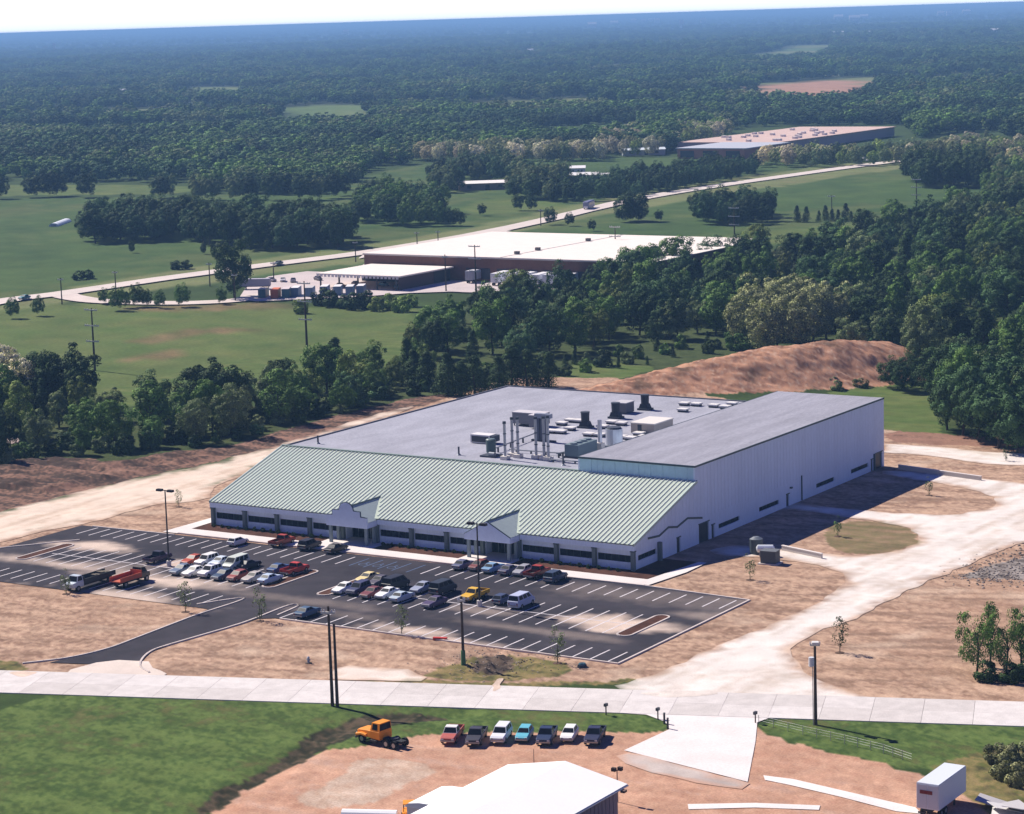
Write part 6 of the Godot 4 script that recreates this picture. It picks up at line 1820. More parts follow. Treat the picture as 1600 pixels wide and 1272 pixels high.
func build_far_works() -> void:
	var brick := rough_mat("brown_brick", Color(0.20, 0.10, 0.075), 6.0, 21.0, 0.25, 0.9)
	var cream := rough_mat("cream_roof", Color(0.80, 0.725, 0.655), 4.0, 14.0, 0.10, 0.8)
	var st := begin()
	var w := thing("brown_warehouse", "big brown brick warehouse with a cream flat roof beyond the woods", "warehouse")
	part("wall", box_mesh(Vector3(-297, 0, -422), Vector3(-186, 7.9, -342)), brick, w)
	var roof := part("flat_roof", box_mesh(Vector3(-297.3, 7.903, -422.3), Vector3(-185.7, 8.15, -341.7)), cream, w)
	part("roof_seam", box_mesh(Vector3(-242.6, 8.153, -422), Vector3(-242.2, 8.25, -342)), plain(0.5, 0.46, 0.44), roof)
	for z in [-352.0, -365.0, -398.0]:
		part("roof_vent", box_mesh(Vector3(-243.1, 8.26, z - 0.7), Vector3(-241.7, 9.2, z + 0.7)), plain(0.12, 0.11, 0.11), w)
	part("white_edge", box_mesh(Vector3(-297.35, 7.6, -341.69), Vector3(-185.7, 7.9, -341.6)), plain(0.45, 0.40, 0.38), w)
	for k in 8:
		part("dock_door", box_mesh(Vector3(-256 + k * 6.0, 0.9, -341.99), Vector3(-252.6 + k * 6.0, 4.4, -341.9)), plain(0.06, 0.055, 0.06), w)
	var a := thing("warehouse_annex", "low annex with a cream roof and dark loading side before the brown warehouse", "loading shed")
	part("roof", box_mesh(Vector3(-293.5, 4.3, -341.5), Vector3(-260.5, 4.75, -310.5)), cream, a)
	st = begin()
	for k in 22:
		box(st, Vector3(-293.4 + k * 1.5, 3.7, -310.49), Vector3(-292.5 + k * 1.5, 4.7, -310.3))
	part("fascia_strip", done(st), plain(0.55, 0.53, 0.55), a)
	part("back_wall", box_mesh(Vector3(-291, 0, -341.4), Vector3(-262, 4.29, -332)), plain(0.035, 0.033, 0.045), a)
	part("side_wall", box_mesh(Vector3(-262.3, 0, -331.9), Vector3(-262, 4.29, -312)), plain(0.09, 0.055, 0.06), a)
	for k in 5:
		part("post", box_mesh(Vector3(-292.6 + k * 7.5, 0, -311.3), Vector3(-292.2 + k * 7.5, 4.29, -310.9)), plain(0.05, 0.05, 0.06), a)
	# trailers and boxes in the yard; each seen from its end
	var white := Color(0.72, 0.70, 0.68)
	var teal := Color(0.07, 0.17, 0.19)
	var blue := Color(0.13, 0.20, 0.30)
	var boxes := [[Vector2(-292.5, -280.5), teal, Color(0.66, 0.55, 0.42), "teal cargo box with sand roof at the left of the works yard"], [Vector2(-287.5, -280.3), Color(0.55, 0.13, 0.05), Color(0.60, 0.16, 0.06), "orange cargo box in the works yard"], [Vector2(-285.2, -282.8), teal, Color(0.6, 0.52, 0.5), "teal cargo box right of the orange one"], [Vector2(-284.3, -286.7), blue, white, "blue-ended cargo box with white roof, left of the pole"], [Vector2(-279.8, -288.1), blue, Color(0.5, 0.48, 0.46), "blue-grey cargo box behind the left transmission pole"], [Vector2(-277.3, -292.5), blue, white, "white-roofed blue cargo box, leftmost of four alike"], [Vector2(-273.1, -293.8), blue, white, "white-roofed blue cargo box, second of four alike"], [Vector2(-269.2, -295.0), blue, white, "white-roofed blue cargo box, third of four alike"], [Vector2(-266.8, -297.6), blue, white, "white-roofed blue cargo box, rightmost of four alike"]]
	for b in boxes:
		cargo_box("cargo_container", b[3], "container", b[0] + Vector2(-1.8, -3.0), 0.5 + rng.randf_range(-0.05, 0.05), Vector3(2.4, 2.7, 6.5), b[1], b[2], false, "cargo boxes in the works yard")
	cargo_box("semi_trailer", "long grey semi-trailer at the left end of the works yard", "trailer", Vector2(-311.1, -300.5), 2.05, Vector3(2.5, 2.3, 10.0), Color(0.26, 0.26, 0.34), Color(0.42, 0.40, 0.46), true, "semi-trailers at the works")
	cargo_box("semi_trailer", "grey semi-trailer by the corner of the brown warehouse", "trailer", Vector2(-251.5, -341.6), 0.1, Vector3(2.6, 2.9, 12.0), Color(0.30, 0.31, 0.37), Color(0.50, 0.49, 0.52), true, "semi-trailers at the works")
	var px := [Vector2(-239.2, -337.6), Vector2(-233.9, -337.2), Vector2(-229.4, -338.6), Vector2(-224.3, -338.2), Vector2(-220.7, -339.3), Vector2(-214.4, -341.2)]
	for i in px.size():
		cargo_box("semi_trailer", "white semi-trailer backed to the warehouse docks, %s from left" % nth(i + 1), "trailer", px[i], 0.12, Vector3(2.6, 2.9, 12.0), Color(0.62, 0.64, 0.70), Color(0.72, 0.71, 0.72), true, "semi-trailers at the works")
	var cars := [[Vector2(-274.4, -321.2), Color(0.10, 0.22, 0.28), "teal car at the annex's near corner"], [Vector2(-265.9, -316.2), Color(0.12, 0.25, 0.30), "second teal car by the annex, nearer the woods"], [Vector2(-307.0, -329.1), Color(0.06, 0.05, 0.07), "dark car behind the cargo boxes"], [Vector2(-311.8, -321.7), Color(0.10, 0.09, 0.13), "dark car right of the grey semi-trailer"], [Vector2(-316.5, -322.2), white, "white car beside the grey semi-trailer"], [Vector2(-320.3, -321.1), Color(0.12, 0.10, 0.14), "plum car just above the grey semi-trailer"], [Vector2(-286.4, -313.8), Color(0.10, 0.03, 0.04), "maroon car under the annex's left end"], [Vector2(-284.8, -320.0), Color(0.12, 0.04, 0.05), "brown car under the annex roof"]]
	for c in cars:
		car("sedan", c[0], rng.randf_range(0.6, 1.2), c[1], Color.BLACK, c[2], "cars at the works").position.y = 0.08
	# far factory with the pinkish roof
	var f := thing("pink_roofed_factory", "long far factory with a pinkish roof and brick front beside the highway", "factory")
	var pink := rough_mat("pink_roof", Color(0.62, 0.46, 0.40), 30.0, 90.0, 0.14, 0.9)
	part("front_wall", box_mesh(Vector3(-502, 0, -1000), Vector3(-458, 5.6, -942)), plain(0.46, 0.20, 0.15), f)
	part("rear_wall", box_mesh(Vector3(-534, 0, -1176), Vector3(-466, 5.6, -1000.1)), plain(0.40, 0.34, 0.34), f)
	part("front_roof", box_mesh(Vector3(-503, 5.61, -1000), Vector3(-457, 6.2, -941.5)), plain(0.40, 0.42, 0.47), f)
	part("rear_roof", box_mesh(Vector3(-535, 5.61, -1177), Vector3(-465, 6.1, -1000.1)), pink, f)
	for i in 3:
		part("window", box_mesh(Vector3(-500 + i * 15.0, 0.6, -941.98), Vector3(-491 + i * 15.0, 4.6, -941.8)), plain(0.05, 0.055, 0.07, 0.3), f)
	for i in 28:
		var q := Vector3(rng.randf_range(-528, -472), 6.105, rng.randf_range(-1168, -1006))
		part("roof_vent", box_mesh(q, q + Vector3(2.4, 1.3, 3.0)), plain(0.72, 0.68, 0.65), f)

func rubble() -> void:
	var st := SurfaceTool.new()
	var rock := SphereMesh.new()
	rock.radial_segments = 7
	rock.rings = 4
	var area := PackedVector2Array([Vector2(46.9, -15.7), Vector2(46.5, -27.2), Vector2(49.3, -47.5), Vector2(59.8, -18.5), Vector2(52.4, -19.6)])
	var spill := PackedVector2Array([Vector2(3.6, 57.2), Vector2(3.8, 51.2), Vector2(8.9, 49.5), Vector2(16.3, 51.8), Vector2(15.1, 59.4), Vector2(9.8, 62.0)])
	var list: Array[Transform3D] = []
	for i in 900:
		var poly := area if i < 560 else spill
		var p := poly[rng.randi() % poly.size()].lerp(poly[rng.randi() % poly.size()], rng.randf()).lerp(poly[rng.randi() % poly.size()], rng.randf() * 0.6) + Vector2(rng.randfn(), rng.randfn()) * 2.6
		var k := rng.randf_range(0.12, 0.52) * (1.0 if i < 560 else 0.55)
		list.append(Transform3D(Basis.from_euler(Vector3(rng.randf(), rng.randf() * 6.0, rng.randf())).scaled(Vector3(k, k * 0.6, k * rng.randf_range(0.6, 1.2))), Vector3(p.x, ground_h(p.x, p.y) + k * 0.1, p.y)))
	var mm := MultiMesh.new()
	mm.transform_format = MultiMesh.TRANSFORM_3D
	mm.use_colors = true
	mm.mesh = rock
	mm.instance_count = list.size()
	var m := plain(0.30, 0.25, 0.21, 0.95).duplicate() as StandardMaterial3D
	m.vertex_color_use_as_albedo = true
	for i in list.size():
		mm.set_instance_transform(i, list[i])
		var g := rng.randf_range(0.35, 1.25)
		mm.set_instance_color(i, Color(g, g, g))
	var o := MultiMeshInstance3D.new()
	o.name = "loose_rocks"
	o.multimesh = mm
	o.material_override = m
	add_child(o)
	tag(o, "loose grey rocks and clods by the gravel drive and the pit", "rocks")
	o.set_meta("kind", "stuff")
	for q in [[PackedVector2Array([Vector2(15.8, 65.8), Vector2(14.3, 61.8), Vector2(15.0, 60.8), Vector2(16.2, 63.6), Vector2(17.6, 67.5)]), "reddish dirt smear across the street's far lane"], [PackedVector2Array([Vector2(-47.0, 88.2), Vector2(-45.5, 86.1), Vector2(-43.0, 86.3), Vector2(-43.1, 89.2)]), "dirt smear at the street's left end"], [PackedVector2Array([Vector2(32.9, 60.3), Vector2(37.8, 55.7), Vector2(44.4, 54.4), Vector2(39.7, 59.3)]), "dusty tracks where the gravel drive meets the street"]]:
		setting("dirt_smear", sheet(ragged(smooth(q[0], 2), 1.0, 0.4), 0.08, 0.8, tinted(Color(0.60, 0.47, 0.38) if not q[1].begins_with("dusty") else Color(0.66, 0.59, 0.53), 0.25)), rough_mat("gravel", Color(1.15, 1.15, 1.15), 2.0, 17.0, 0.24, 0.95, Vector3.ONE, true), q[1])

func far_things() -> void:
	# house and barns beyond the highway
	small_house("farmhouse", "long low house with a white roof among trees beyond the highway", "house", Vector2(-486.1, -708.4), 26.0, 10.0, 4.6, 0.62, Color(0.28, 0.20, 0.15), Color(0.80, 0.76, 0.70))
	small_house("barn", "white-roofed barn behind the hedge right of the farmhouse", "barn", Vector2(-461.1, -765.0), 15.0, 9.0, 5.0, 0.5, Color(0.6, 0.56, 0.5), Color(0.75, 0.73, 0.70))
	small_house("barn", "smaller white shed just above the barn by the hedge", "barn", Vector2(-493.6, -813.1), 8.0, 7.0, 5.0, 0.5, Color(0.66, 0.64, 0.6), Color(0.78, 0.76, 0.74))
	small_house("barn", "low white outbuilding at the right of the barn", "barn", Vector2(-459.7, -779.0), 9.0, 7.0, 3.6, 0.5, Color(0.62, 0.6, 0.58), Color(0.76, 0.75, 0.74))
	small_house("pump_house", "small grey-blue building left of the pink-roofed factory", "building", Vector2(-546.0, -979.3), 26.0, 12.0, 4.4, 0.6, Color(0.4, 0.44, 0.48), Color(0.52, 0.58, 0.62))
	var gh := thing("polytunnel", "low white tunnel lying in the left field", "polytunnel", Vector3(Vector2(-571.1, -489.8).x, -0.3, Vector2(-571.1, -489.8).y), 0.52)
	var st := begin()
	var half := PackedVector2Array()
	for i in 9:
		half.append(Vector2(cos(PI * i / 8.0) * 2.2, sin(PI * i / 8.0) * 1.5))
	slab(st, half, -13.0, 13.0)
	part("cover", done(st), plain(0.62, 0.66, 0.70, 0.5), gh)
	part("end_wall", box_mesh(Vector3(-1.2, 0.0, 13.01), Vector3(1.2, 1.0, 13.1)), plain(0.4, 0.42, 0.45), gh)
	# bus and cars on the highway
	var b := thing("coach", "blue-grey coach driving on the highway", "bus", Vector3(Vector2(-366.9, -609.6).x, 0.15, Vector2(-366.9, -609.6).y), 0.3)
	st = begin()
	loft(st, [ring(-6.0, 1.25, 0.5, 3.2, 0.3), ring(-5.9, 1.3, 0.45, 3.4, 0.3), ring(5.7, 1.3, 0.45, 3.4, 0.3), ring(6.1, 1.2, 0.5, 3.1, 0.4)])
	part("body", done(st), paint(0.17, 0.18, 0.28), b)
	part("windscreen", box_mesh(Vector3(-1.05, 1.5, 5.95), Vector3(1.05, 2.85, 6.02)), plain(0.03, 0.035, 0.05, 0.15), b)
	part("front_panel", box_mesh(Vector3(-1.0, 0.6, 6.02), Vector3(1.0, 1.3, 6.13)), plain(0.7, 0.7, 0.72, 0.4), b)
	for s in [-1.0, 1.0]:
		for i in 6:
			part("side_window", box_mesh(Vector3(s * 1.3 - 0.012, 1.7, -5.3 + i * 1.8), Vector3(s * 1.3 + 0.012, 2.7, -3.8 + i * 1.8)), plain(0.03, 0.035, 0.05, 0.15), b)
	wheels(b, 1.1, [4.0, -3.4], 0.5)
	car("sedan", Vector2(-353.0, -366.9), 0.15, Color(0.06, 0.09, 0.10), Color.BLACK, "dark green car driving on the highway left of the works", "cars on the highway").position.y = 0.16
	car("sedan", Vector2(-368.0, -253.1), 0.1, Color(0.05, 0.20, 0.22), Color.BLACK, "teal car driving on the highway at the left edge", "cars on the highway").position.y = 0.16
	# cars by the far factory
	for i in 14:
		var at := Vector2(-387.3, -938.2) + Vector2(-14 + (i % 7) * 5.0, 6 - (i / 7) * 16.0)
		var k := rng.randf_range(0.25, 0.75)
		car("sedan", at, 0.2, Color(k, k, k * 1.03), Color.BLACK, "pale car parked among the trees by the pink-roofed factory, %s in %s row" % [nth(i % 7 + 1), "near" if i < 7 else "far"], "cars by the far factory").position.y = -0.2
	# transmission line
	var tl := [[Vector2(-235.3, -138.9), 16.0, "double-armed transmission pole left of the tree belt"], [Vector2(-202.2, -184.2), 19.0, "tall transmission pole in the meadow above the tree belt"], [Vector2(-233.5, -313.3), 15.5, "transmission pole standing before the brown warehouse"], [Vector2(-237.4, -407.9), 13.0, "transmission pole seen against the warehouse roof"], [Vector2(-235.6, -494.4), 12.5, "transmission pole right of the cream roof"], [Vector2(-222.8, -637.5), 13.0, "transmission pole in the right-hand woods"], [Vector2(-237.1, -584.0), 10.0, "transmission pole among pointed trees in the right field"]]
	for t in tl:
		var h: float = t[1]
		wood_pole("transmission_pole", t[0], h, [[h * 0.97, 2.1], [h * 0.72, 2.3], [h * 0.47, 2.1]] if h > 11.0 else [[h * 0.95, 1.6]], t[2], 0.0, "transmission pole").position.y = -0.35
	for t in [[Vector2(-347.8, -248.8), 8.5, "roadside pole at the highway junction"], [Vector2(-354.3, -281.6), 7.0, "roadside pole left of the big lone tree"], [Vector2(-333.9, -305.2), 8.0, "roadside pole just left of the big lone tree"], [Vector2(-296.6, -272.1), 9.0, "roadside pole right below the big lone tree"], [Vector2(-319.6, -321.3), 7.0, "roadside pole left of the works yard"], [Vector2(-332.8, -386.2), 7.5, "roadside pole by the left corner of the warehouse"], [Vector2(-335.1, -428.7), 7.0, "roadside pole behind the warehouse's left end"], [Vector2(-329.9, -435.1), 7.0, "second roadside pole behind the warehouse"], [Vector2(-343.4, -530.7), 7.0, "roadside pole left of the coach"], [Vector2(-245.9, -314.9), 12.0, "slim light-topped pole in the works yard"]]:
		wood_pole("utility_pole", t[0], t[1], [[t[1] * 0.93, 0.9]], t[2], 0.6).position.y = -0.35
	# small pale buildings scattered over the far woods
	var spots := [[Vector2(-3743, -3831), 10], [Vector2(-3717, -3820), 18], [Vector2(-6573, -6957), 12], [Vector2(-2019, -2078), 18], [Vector2(-1.556e+04, -1.734e+04), 40], [Vector2(-1907, -2055), 22], [Vector2(-2926, -3449), 14], [Vector2(-3107, -3719), 20], [Vector2(-8783, -1.195e+04), 40], [Vector2(-9155, -1.384e+04), 26], [Vector2(-9707, -1.489e+04), 26], [Vector2(-2254, -3439), 14], [Vector2(-1211, -1901), 18], [Vector2(-2730, -4366), 22], [Vector2(-7205, -1.227e+04), 60], [Vector2(-8174, -1.422e+04), 60], [Vector2(-9593, -1.7e+04), 50], [Vector2(-8740, -1.564e+04), 40], [Vector2(-9574, -1.726e+04), 45], [Vector2(-8332, -1.511e+04), 46], [Vector2(-6110, -1.136e+04), 26], [Vector2(-2516, -4691), 24], [Vector2(-2449, -4592), 20], [Vector2(-7181, -1.364e+04), 40], [Vector2(-2894, -5728), 26], [Vector2(-6006, -1.314e+04), 60], [Vector2(-3013, -6628), 60], [Vector2(-5254, -1.17e+04), 80], [Vector2(-6092, -1.37e+04), 60], [Vector2(-2775, -6311), 60], [Vector2(-6066, -1.487e+04), 50], [Vector2(-5900, -1.461e+04), 40], [Vector2(-6163, -1.556e+04), 60], [Vector2(-2239, -5943), 40]]
	for i in spots.size():
		var s: Array = spots[i]
		var at: Vector2 = s[0]
		var d := at.distance_to(Vector2(EYE.x, EYE.z))
		var width: float = minf(s[1] * (0.6 if d < 9000.0 else 0.9), d * 0.0036 + 4.0)
		var o := small_house("far_building", "tiny pale building far off in the woods, %s of its kind from left" % nth(i + 1), "building", at, width, width * 0.5, (8.0 + d * 0.0008) if d < 9000.0 else 42.0, 0.55, Color(0.6, 0.58, 0.55), Color(0.75, 0.74, 0.72), "far pale buildings", 0.3)

func plant_all() -> void:
	var dg := "dark green"
	var mg := "mid green"
	var bg := "blue-green"
	var yg := "yellow-green"
	var gg := "grey-green"
	var bp := "blossom-pale"
	var og := "olive green"
	# belt along the left drive
	var mix := [["broad", dg], ["broad", mg], ["broad", bg], ["broad", mg], ["narrow", mg], ["narrow", gg], ["broad", gg], ["cedar", dg], ["broad", gg], ["broad", mg], ["broad", og], ["narrow", yg]]
	stand(PackedVector2Array([Vector2(-162.5, -20.9), Vector2(-159.3, -31.9), Vector2(-153.2, -42.2), Vector2(-146.3, -49.8), Vector2(-137.7, -59.7), Vector2(-135.4, -82.2), Vector2(-134.5, -103.9), Vector2(-137.5, -127.5), Vector2(-139.3, -143.1), Vector2(-153.2, -160.5), Vector2(-155.9, -143.0), Vector2(-155.1, -126.7), Vector2(-158.2, -111.5), Vector2(-163.6, -99.8), Vector2(-163.2, -79.6), Vector2(-186.8, -81.1), Vector2(-222.5, -104.7), Vector2(-248.6, -107.7)]), 8.2, 6.5, 13.0, mix, "in the belt beside the dirt drive")
	stand(PackedVector2Array([Vector2(-160.9, -19.4), Vector2(-157.3, -29.8), Vector2(-151.7, -40.5), Vector2(-144.8, -48.0), Vector2(-136.2, -57.9), Vector2(-133.8, -80.2), Vector2(-132.9, -101.7), Vector2(-135.8, -125.2), Vector2(-140.7, -142.5), Vector2(-147.7, -141.9), Vector2(-148.1, -117.4), Vector2(-146.9, -92.5), Vector2(-146.8, -70.7), Vector2(-154.5, -59.2), Vector2(-167.5, -53.9), Vector2(-187.1, -45.7)]), 5.5, 2.2, 4.6, [["bush", dg], ["bush", mg], ["bush", gg], ["bush", bg]], "at the foot of the belt beside the drive")
	for t in [[Vector2(-154.3, -89.5), 14.5, "broad", dg], [Vector2(-155.0, -132.9), 13.0, "cedar", dg], [Vector2(-195.9, -86.9), 15.5, "broad", dg], [Vector2(-201.7, -84.7), 14.0, "broad", dg], [Vector2(-168.6, -83.8), 10.5, "broad", bg], [Vector2(-158.3, -116.4), 10.5, "broad", dg]]:
		plant(t[0], t[1], t[2], t[3], "standing out above the drive belt", 1.05)
	for p in [Vector2(-224.5, -95.6), Vector2(-207.7, -82.3), Vector2(-236.2, -101.6)]:
		plant(p, 13.0, "pale", "creamy", "at the far left edge", 1.05)
	# the wood on the right, thick and deep
	var deep := [["broad", dg], ["broad", dg], ["broad", bg], ["broad", mg], ["narrow", mg], ["cedar", dg], ["broad", gg], ["broad", bg], ["broad", og], ["broad", dg], ["broad", mg], ["cedar", dg]]
	stand(PackedVector2Array([Vector2(-172.4, -182.6), Vector2(-179.9, -205.1), Vector2(-195.8, -241.1), Vector2(-205.7, -276.2), Vector2(-195.6, -295.8), Vector2(-196.4, -335.6), Vector2(-195.8, -367.8), Vector2(-198.9, -414.1), Vector2(-187.8, -425.9), Vector2(-173.8, -447.4), Vector2(-178.6, -513.5), Vector2(-182.4, -572.2), Vector2(-190.2, -647.0), Vector2(-112.2, -631.1), Vector2(45.4, -123.3), Vector2(10.0, -127.2), Vector2(-7.9, -148.4), Vector2(-29.7, -185.2), Vector2(-49.2, -216.1), Vector2(-68.5, -234.9), Vector2(-89.9, -270.2), Vector2(-111.3, -287.2), Vector2(-124.9, -282.7), Vector2(-111.9, -242.3), Vector2(-118.7, -226.9), Vector2(-126.5, -214.0), Vector2(-135.8, -200.8), Vector2(-140.5, -187.0), Vector2(-147.2, -168.3), Vector2(-146.5, -150.9)]), 10.5, 6.5, 15.5, deep, "in the deep wood behind the factory")
	stand(PackedVector2Array([Vector2(-134.1, -132.8), Vector2(-128.8, -140.9), Vector2(-119.0, -152.9), Vector2(-116.4, -168.8), Vector2(-109.7, -184.6), Vector2(-104.2, -200.4), Vector2(-99.6, -218.8), Vector2(-95.7, -225.1), Vector2(-105.5, -244.5), Vector2(-111.6, -234.6), Vector2(-118.0, -212.1), Vector2(-127.5, -187.1), Vector2(-133.6, -164.5), Vector2(-144.2, -147.5)]), 6.5, 2.5, 5.0, [["bush", dg], ["bush", mg], ["bush", gg], ["cedar", dg]], "at the front foot of the deep wood")
	stand(PackedVector2Array([Vector2(-70.6, -224.4), Vector2(-55.9, -229.8), Vector2(-35.6, -199.3), Vector2(-11.3, -160.2), Vector2(12.3, -128.1), Vector2(44.8, -125.2), Vector2(40.3, -139.7), Vector2(1.9, -148.1), Vector2(-27.2, -192.2), Vector2(-51.3, -226.8), Vector2(-74.8, -248.9)]), 6.5, 2.5, 5.5, [["bush", dg], ["bush", mg], ["bush", bg]], "along the wood's right edge")
	for p in [Vector2(-141.9, -146.3), Vector2(-135.6, -142.4), Vector2(-126.2, -136.9), Vector2(-122.6, -137.3), Vector2(-120.8, -140.0), Vector2(-119.0, -152.9), Vector2(-115.6, -154.3), Vector2(-110.8, -156.1), Vector2(-117.6, -145.3)]:
		plant(p, rng.randf_range(8.0, 11.0), "cedar", dg, "behind the flat roof's back corner", 1.4)
	for p in [Vector2(-99.2, -233.8), Vector2(-100.8, -246.2), Vector2(-88.8, -231.2), Vector2(-82.7, -229.7), Vector2(-85.6, -245.1), Vector2(-99.5, -262.8), Vector2(-84.8, -251.8), Vector2(-87.5, -223.1), Vector2(-89.1, -266.4), Vector2(-112.0, -266.8), Vector2(-95.2, -248.1), Vector2(-98.0, -267.4)]:
		plant(p, rng.randf_range(12.5, 16.5), "pale", bp, "above the dirt mound", 1.1)
	for p in [Vector2(-122.7, -252.0), Vector2(-132.1, -277.3), Vector2(-121.5, -238.9), Vector2(-64.3, -222.0), Vector2(-140.5, -305.4)]:
		plant(p, rng.randf_range(8.0, 11.0), "broad", gg, "beside the blossoming trees", 1.1)
	for p in [Vector2(-36.3, -182.6), Vector2(-31.9, -178.4), Vector2(-33.9, -189.6)]:
		plant(p, 7.5, "broad", dg, "at the right end of the mound", 1.2)
	for p in [Vector2(-4.1, -135.7), Vector2(1.0, -131.3), Vector2(6.6, -125.8), Vector2(12.5, -120.6), Vector2(17.8, -116.8), Vector2(-11.3, -160.2), Vector2(-0.4, -147.1), Vector2(9.7, -134.9)]:
		plant(p, rng.randf_range(11.0, 15.0), "broad", bg, "at the right edge above the lane", 1.0)
	for p in [Vector2(-46.1, -174.9), Vector2(-49.5, -179.6), Vector2(-43.0, -180.1)]:
		plant(p, 2.6, "bush", gg, "on the mound's right foot", 1.3)
	# trees at the right edge over the straw
	for p in [Vector2(68.4, 32.0), Vector2(68.8, 28.4), Vector2(71.7, 30.4), Vector2(72.8, 27.8), Vector2(75.0, 28.1)]:
		plant(p, rng.randf_range(8.0, 11.0), "airy", mg, "in the straw at the right edge", 0.72)
	for p in [Vector2(70.8, 34.2), Vector2(73.6, 33.5), Vector2(74.6, 31.7)]:
		plant(p, 2.8, "bush", dg, "under the trees at the right edge", 1.3)
	for p in [Vector2(84.4, 66.1), Vector2(86.5, 67.2), Vector2(87.3, 65.7), Vector2(87.3, 70.7), Vector2(89.3, 72.4)]:
		plant(p, rng.randf_range(2.4, 3.6), "bush", "blossom-pale", "on the weedy bank behind the white trailer", 1.1)
	# hedges and clumps in the middle distance
	stand(PackedVector2Array([Vector2(-490.0, -415.6), Vector2(-461.6, -433.6), Vector2(-390.4, -409.3), Vector2(-366.2, -425.7), Vector2(-404.0, -475.8), Vector2(-447.8, -483.1), Vector2(-506.0, -494.5), Vector2(-531.9, -469.9)]), 8.0, 11.0, 16.0, [["broad", dg], ["broad", bg], ["broad", dg]], "in the dark clump of the left field")
	plant(Vector2(-303.8, -280.6), 19.0, "broad", dg, "alone beside the highway", 0.9)
	for p in [Vector2(-442.5, -390.7), Vector2(-409.9, -394.2), Vector2(-402.7, -391.1), Vector2(-397.5, -407.5), Vector2(-391.1, -409.1)]:
		plant(p, 5.0, "narrow", dg, "along the left field's fence", 1.0)
	for p in [Vector2(-393.9, -307.5), Vector2(-393.1, -311.9), Vector2(-382.5, -345.2), Vector2(-380.2, -348.1)]:
		plant(p, 3.4, "bush", dg, "along the highway's left verge", 1.4)
	for p in [Vector2(-320.3, -247.2), Vector2(-318.6, -251.2), Vector2(-315.5, -252.2), Vector2(-309.2, -250.8), Vector2(-304.4, -255.8), Vector2(-296.6, -265.2), Vector2(-318.3, -241.1), Vector2(-334.2, -253.1), Vector2(-336.7, -215.2), Vector2(-333.4, -222.8)]:
		plant(p, rng.randf_range(4.5, 7.5), "broad", mg, "along the curved works road", 0.9)
	for p in [Vector2(-262.8, -272.6), Vector2(-257.8, -270.8), Vector2(-251.9, -269.3), Vector2(-246.9, -267.6), Vector2(-245.8, -271.3), Vector2(-238.5, -267.1), Vector2(-236.2, -271.1), Vector2(-229.4, -266.8), Vector2(-257.5, -254.4), Vector2(-234.6, -278.3)]:
		plant(p, rng.randf_range(4.0, 6.0), "bush", dg if rng.randf() < 0.6 else yg, "below the works yard", 1.2)
	for p in [Vector2(-708.0, -616.8), Vector2(-674.9, -622.4), Vector2(-699.4, -626.8), Vector2(-702.9, -621.9), Vector2(-720.5, -606.1), Vector2(-629.0, -626.1), Vector2(-627.7, -630.5), Vector2(-598.2, -619.2), Vector2(-591.1, -620.5), Vector2(-577.6, -622.8), Vector2(-572.6, -627.7), Vector2(-557.5, -626.4), Vector2(-540.2, -629.4), Vector2(-533.6, -630.6), Vector2(-532.5, -642.7), Vector2(-537.9, -658.1)]:
		plant(p, rng.randf_range(11.0, 15.0), "broad", gg if rng.randf() < 0.4 else dg, "along the far edge of the left field", 1.05)
	stand(PackedVector2Array([Vector2(-427.1, -518.3), Vector2(-393.1, -507.5), Vector2(-382.7, -515.9), Vector2(-424.3, -577.6), Vector2(-470.1, -618.9), Vector2(-497.6, -636.9), Vector2(-479.9, -591.3)]), 9.0, 9.0, 14.0, [["broad", dg], ["broad", bg], ["broad", mg]], "left of the white-roofed farmhouse")
	for q in [PackedVector2Array([Vector2(-507.2, -683.9), Vector2(-479.7, -675.9), Vector2(-528.7, -751.2), Vector2(-545.7, -758.3)]), PackedVector2Array([Vector2(-431.9, -648.5), Vector2(-405.4, -645.6), Vector2(-467.9, -755.0), Vector2(-503.2, -764.0)]), PackedVector2Array([Vector2(-533.4, -755.2), Vector2(-499.3, -755.2), Vector2(-537.2, -818.0), Vector2(-572.4, -814.0)])]:
		stand(q, 9.0, 9.0, 14.0, [["broad", dg], ["broad", bg], ["broad", gg]], "round the farmhouse")
	stand(PackedVector2Array([Vector2(-399.8, -631.9), Vector2(-381.3, -657.4), Vector2(-376.7, -704.8), Vector2(-384.4, -779.9), Vector2(-388.1, -816.1), Vector2(-416.1, -872.0), Vector2(-435.5, -820.0), Vector2(-432.6, -746.6), Vector2(-432.2, -695.9)]), 7.5, 7.0, 11.0, [["cedar", dg], ["broad", dg], ["broad", bg]], "in the dark hedge along the highway")
	for p in [Vector2(-318.0, -560.6), Vector2(-317.6, -554.5), Vector2(-312.4, -558.7)]:
		plant(p, 13.0, "narrow", dg, "right of the coach", 1.3)
	for p in [Vector2(-382.1, -522.1), Vector2(-378.4, -522.9), Vector2(-393.5, -531.9), Vector2(-397.6, -569.6), Vector2(-396.0, -597.0), Vector2(-390.0, -598.2), Vector2(-304.3, -560.5), Vector2(-331.2, -533.4), Vector2(-309.7, -514.9), Vector2(-342.6, -536.9)]:
		plant(p, rng.randf_range(4.0, 8.0), "broad", dg, "along the highway before the farmhouse", 1.0)
	stand(PackedVector2Array([Vector2(-280.8, -544.6), Vector2(-251.2, -557.0), Vector2(-273.1, -601.5), Vector2(-294.2, -610.3), Vector2(-303.0, -589.0)]), 8.0, 8.0, 14.0, [["broad", dg], ["broad", bg]], "in the clump right of the cream roof")
	stand(PackedVector2Array([Vector2(-277.0, -752.5), Vector2(-236.3, -746.6), Vector2(-264.3, -822.2), Vector2(-307.1, -835.2)]), 8.5, 12.0, 17.0, [["broad", dg], ["broad", dg]], "in the dark clump of the right field")
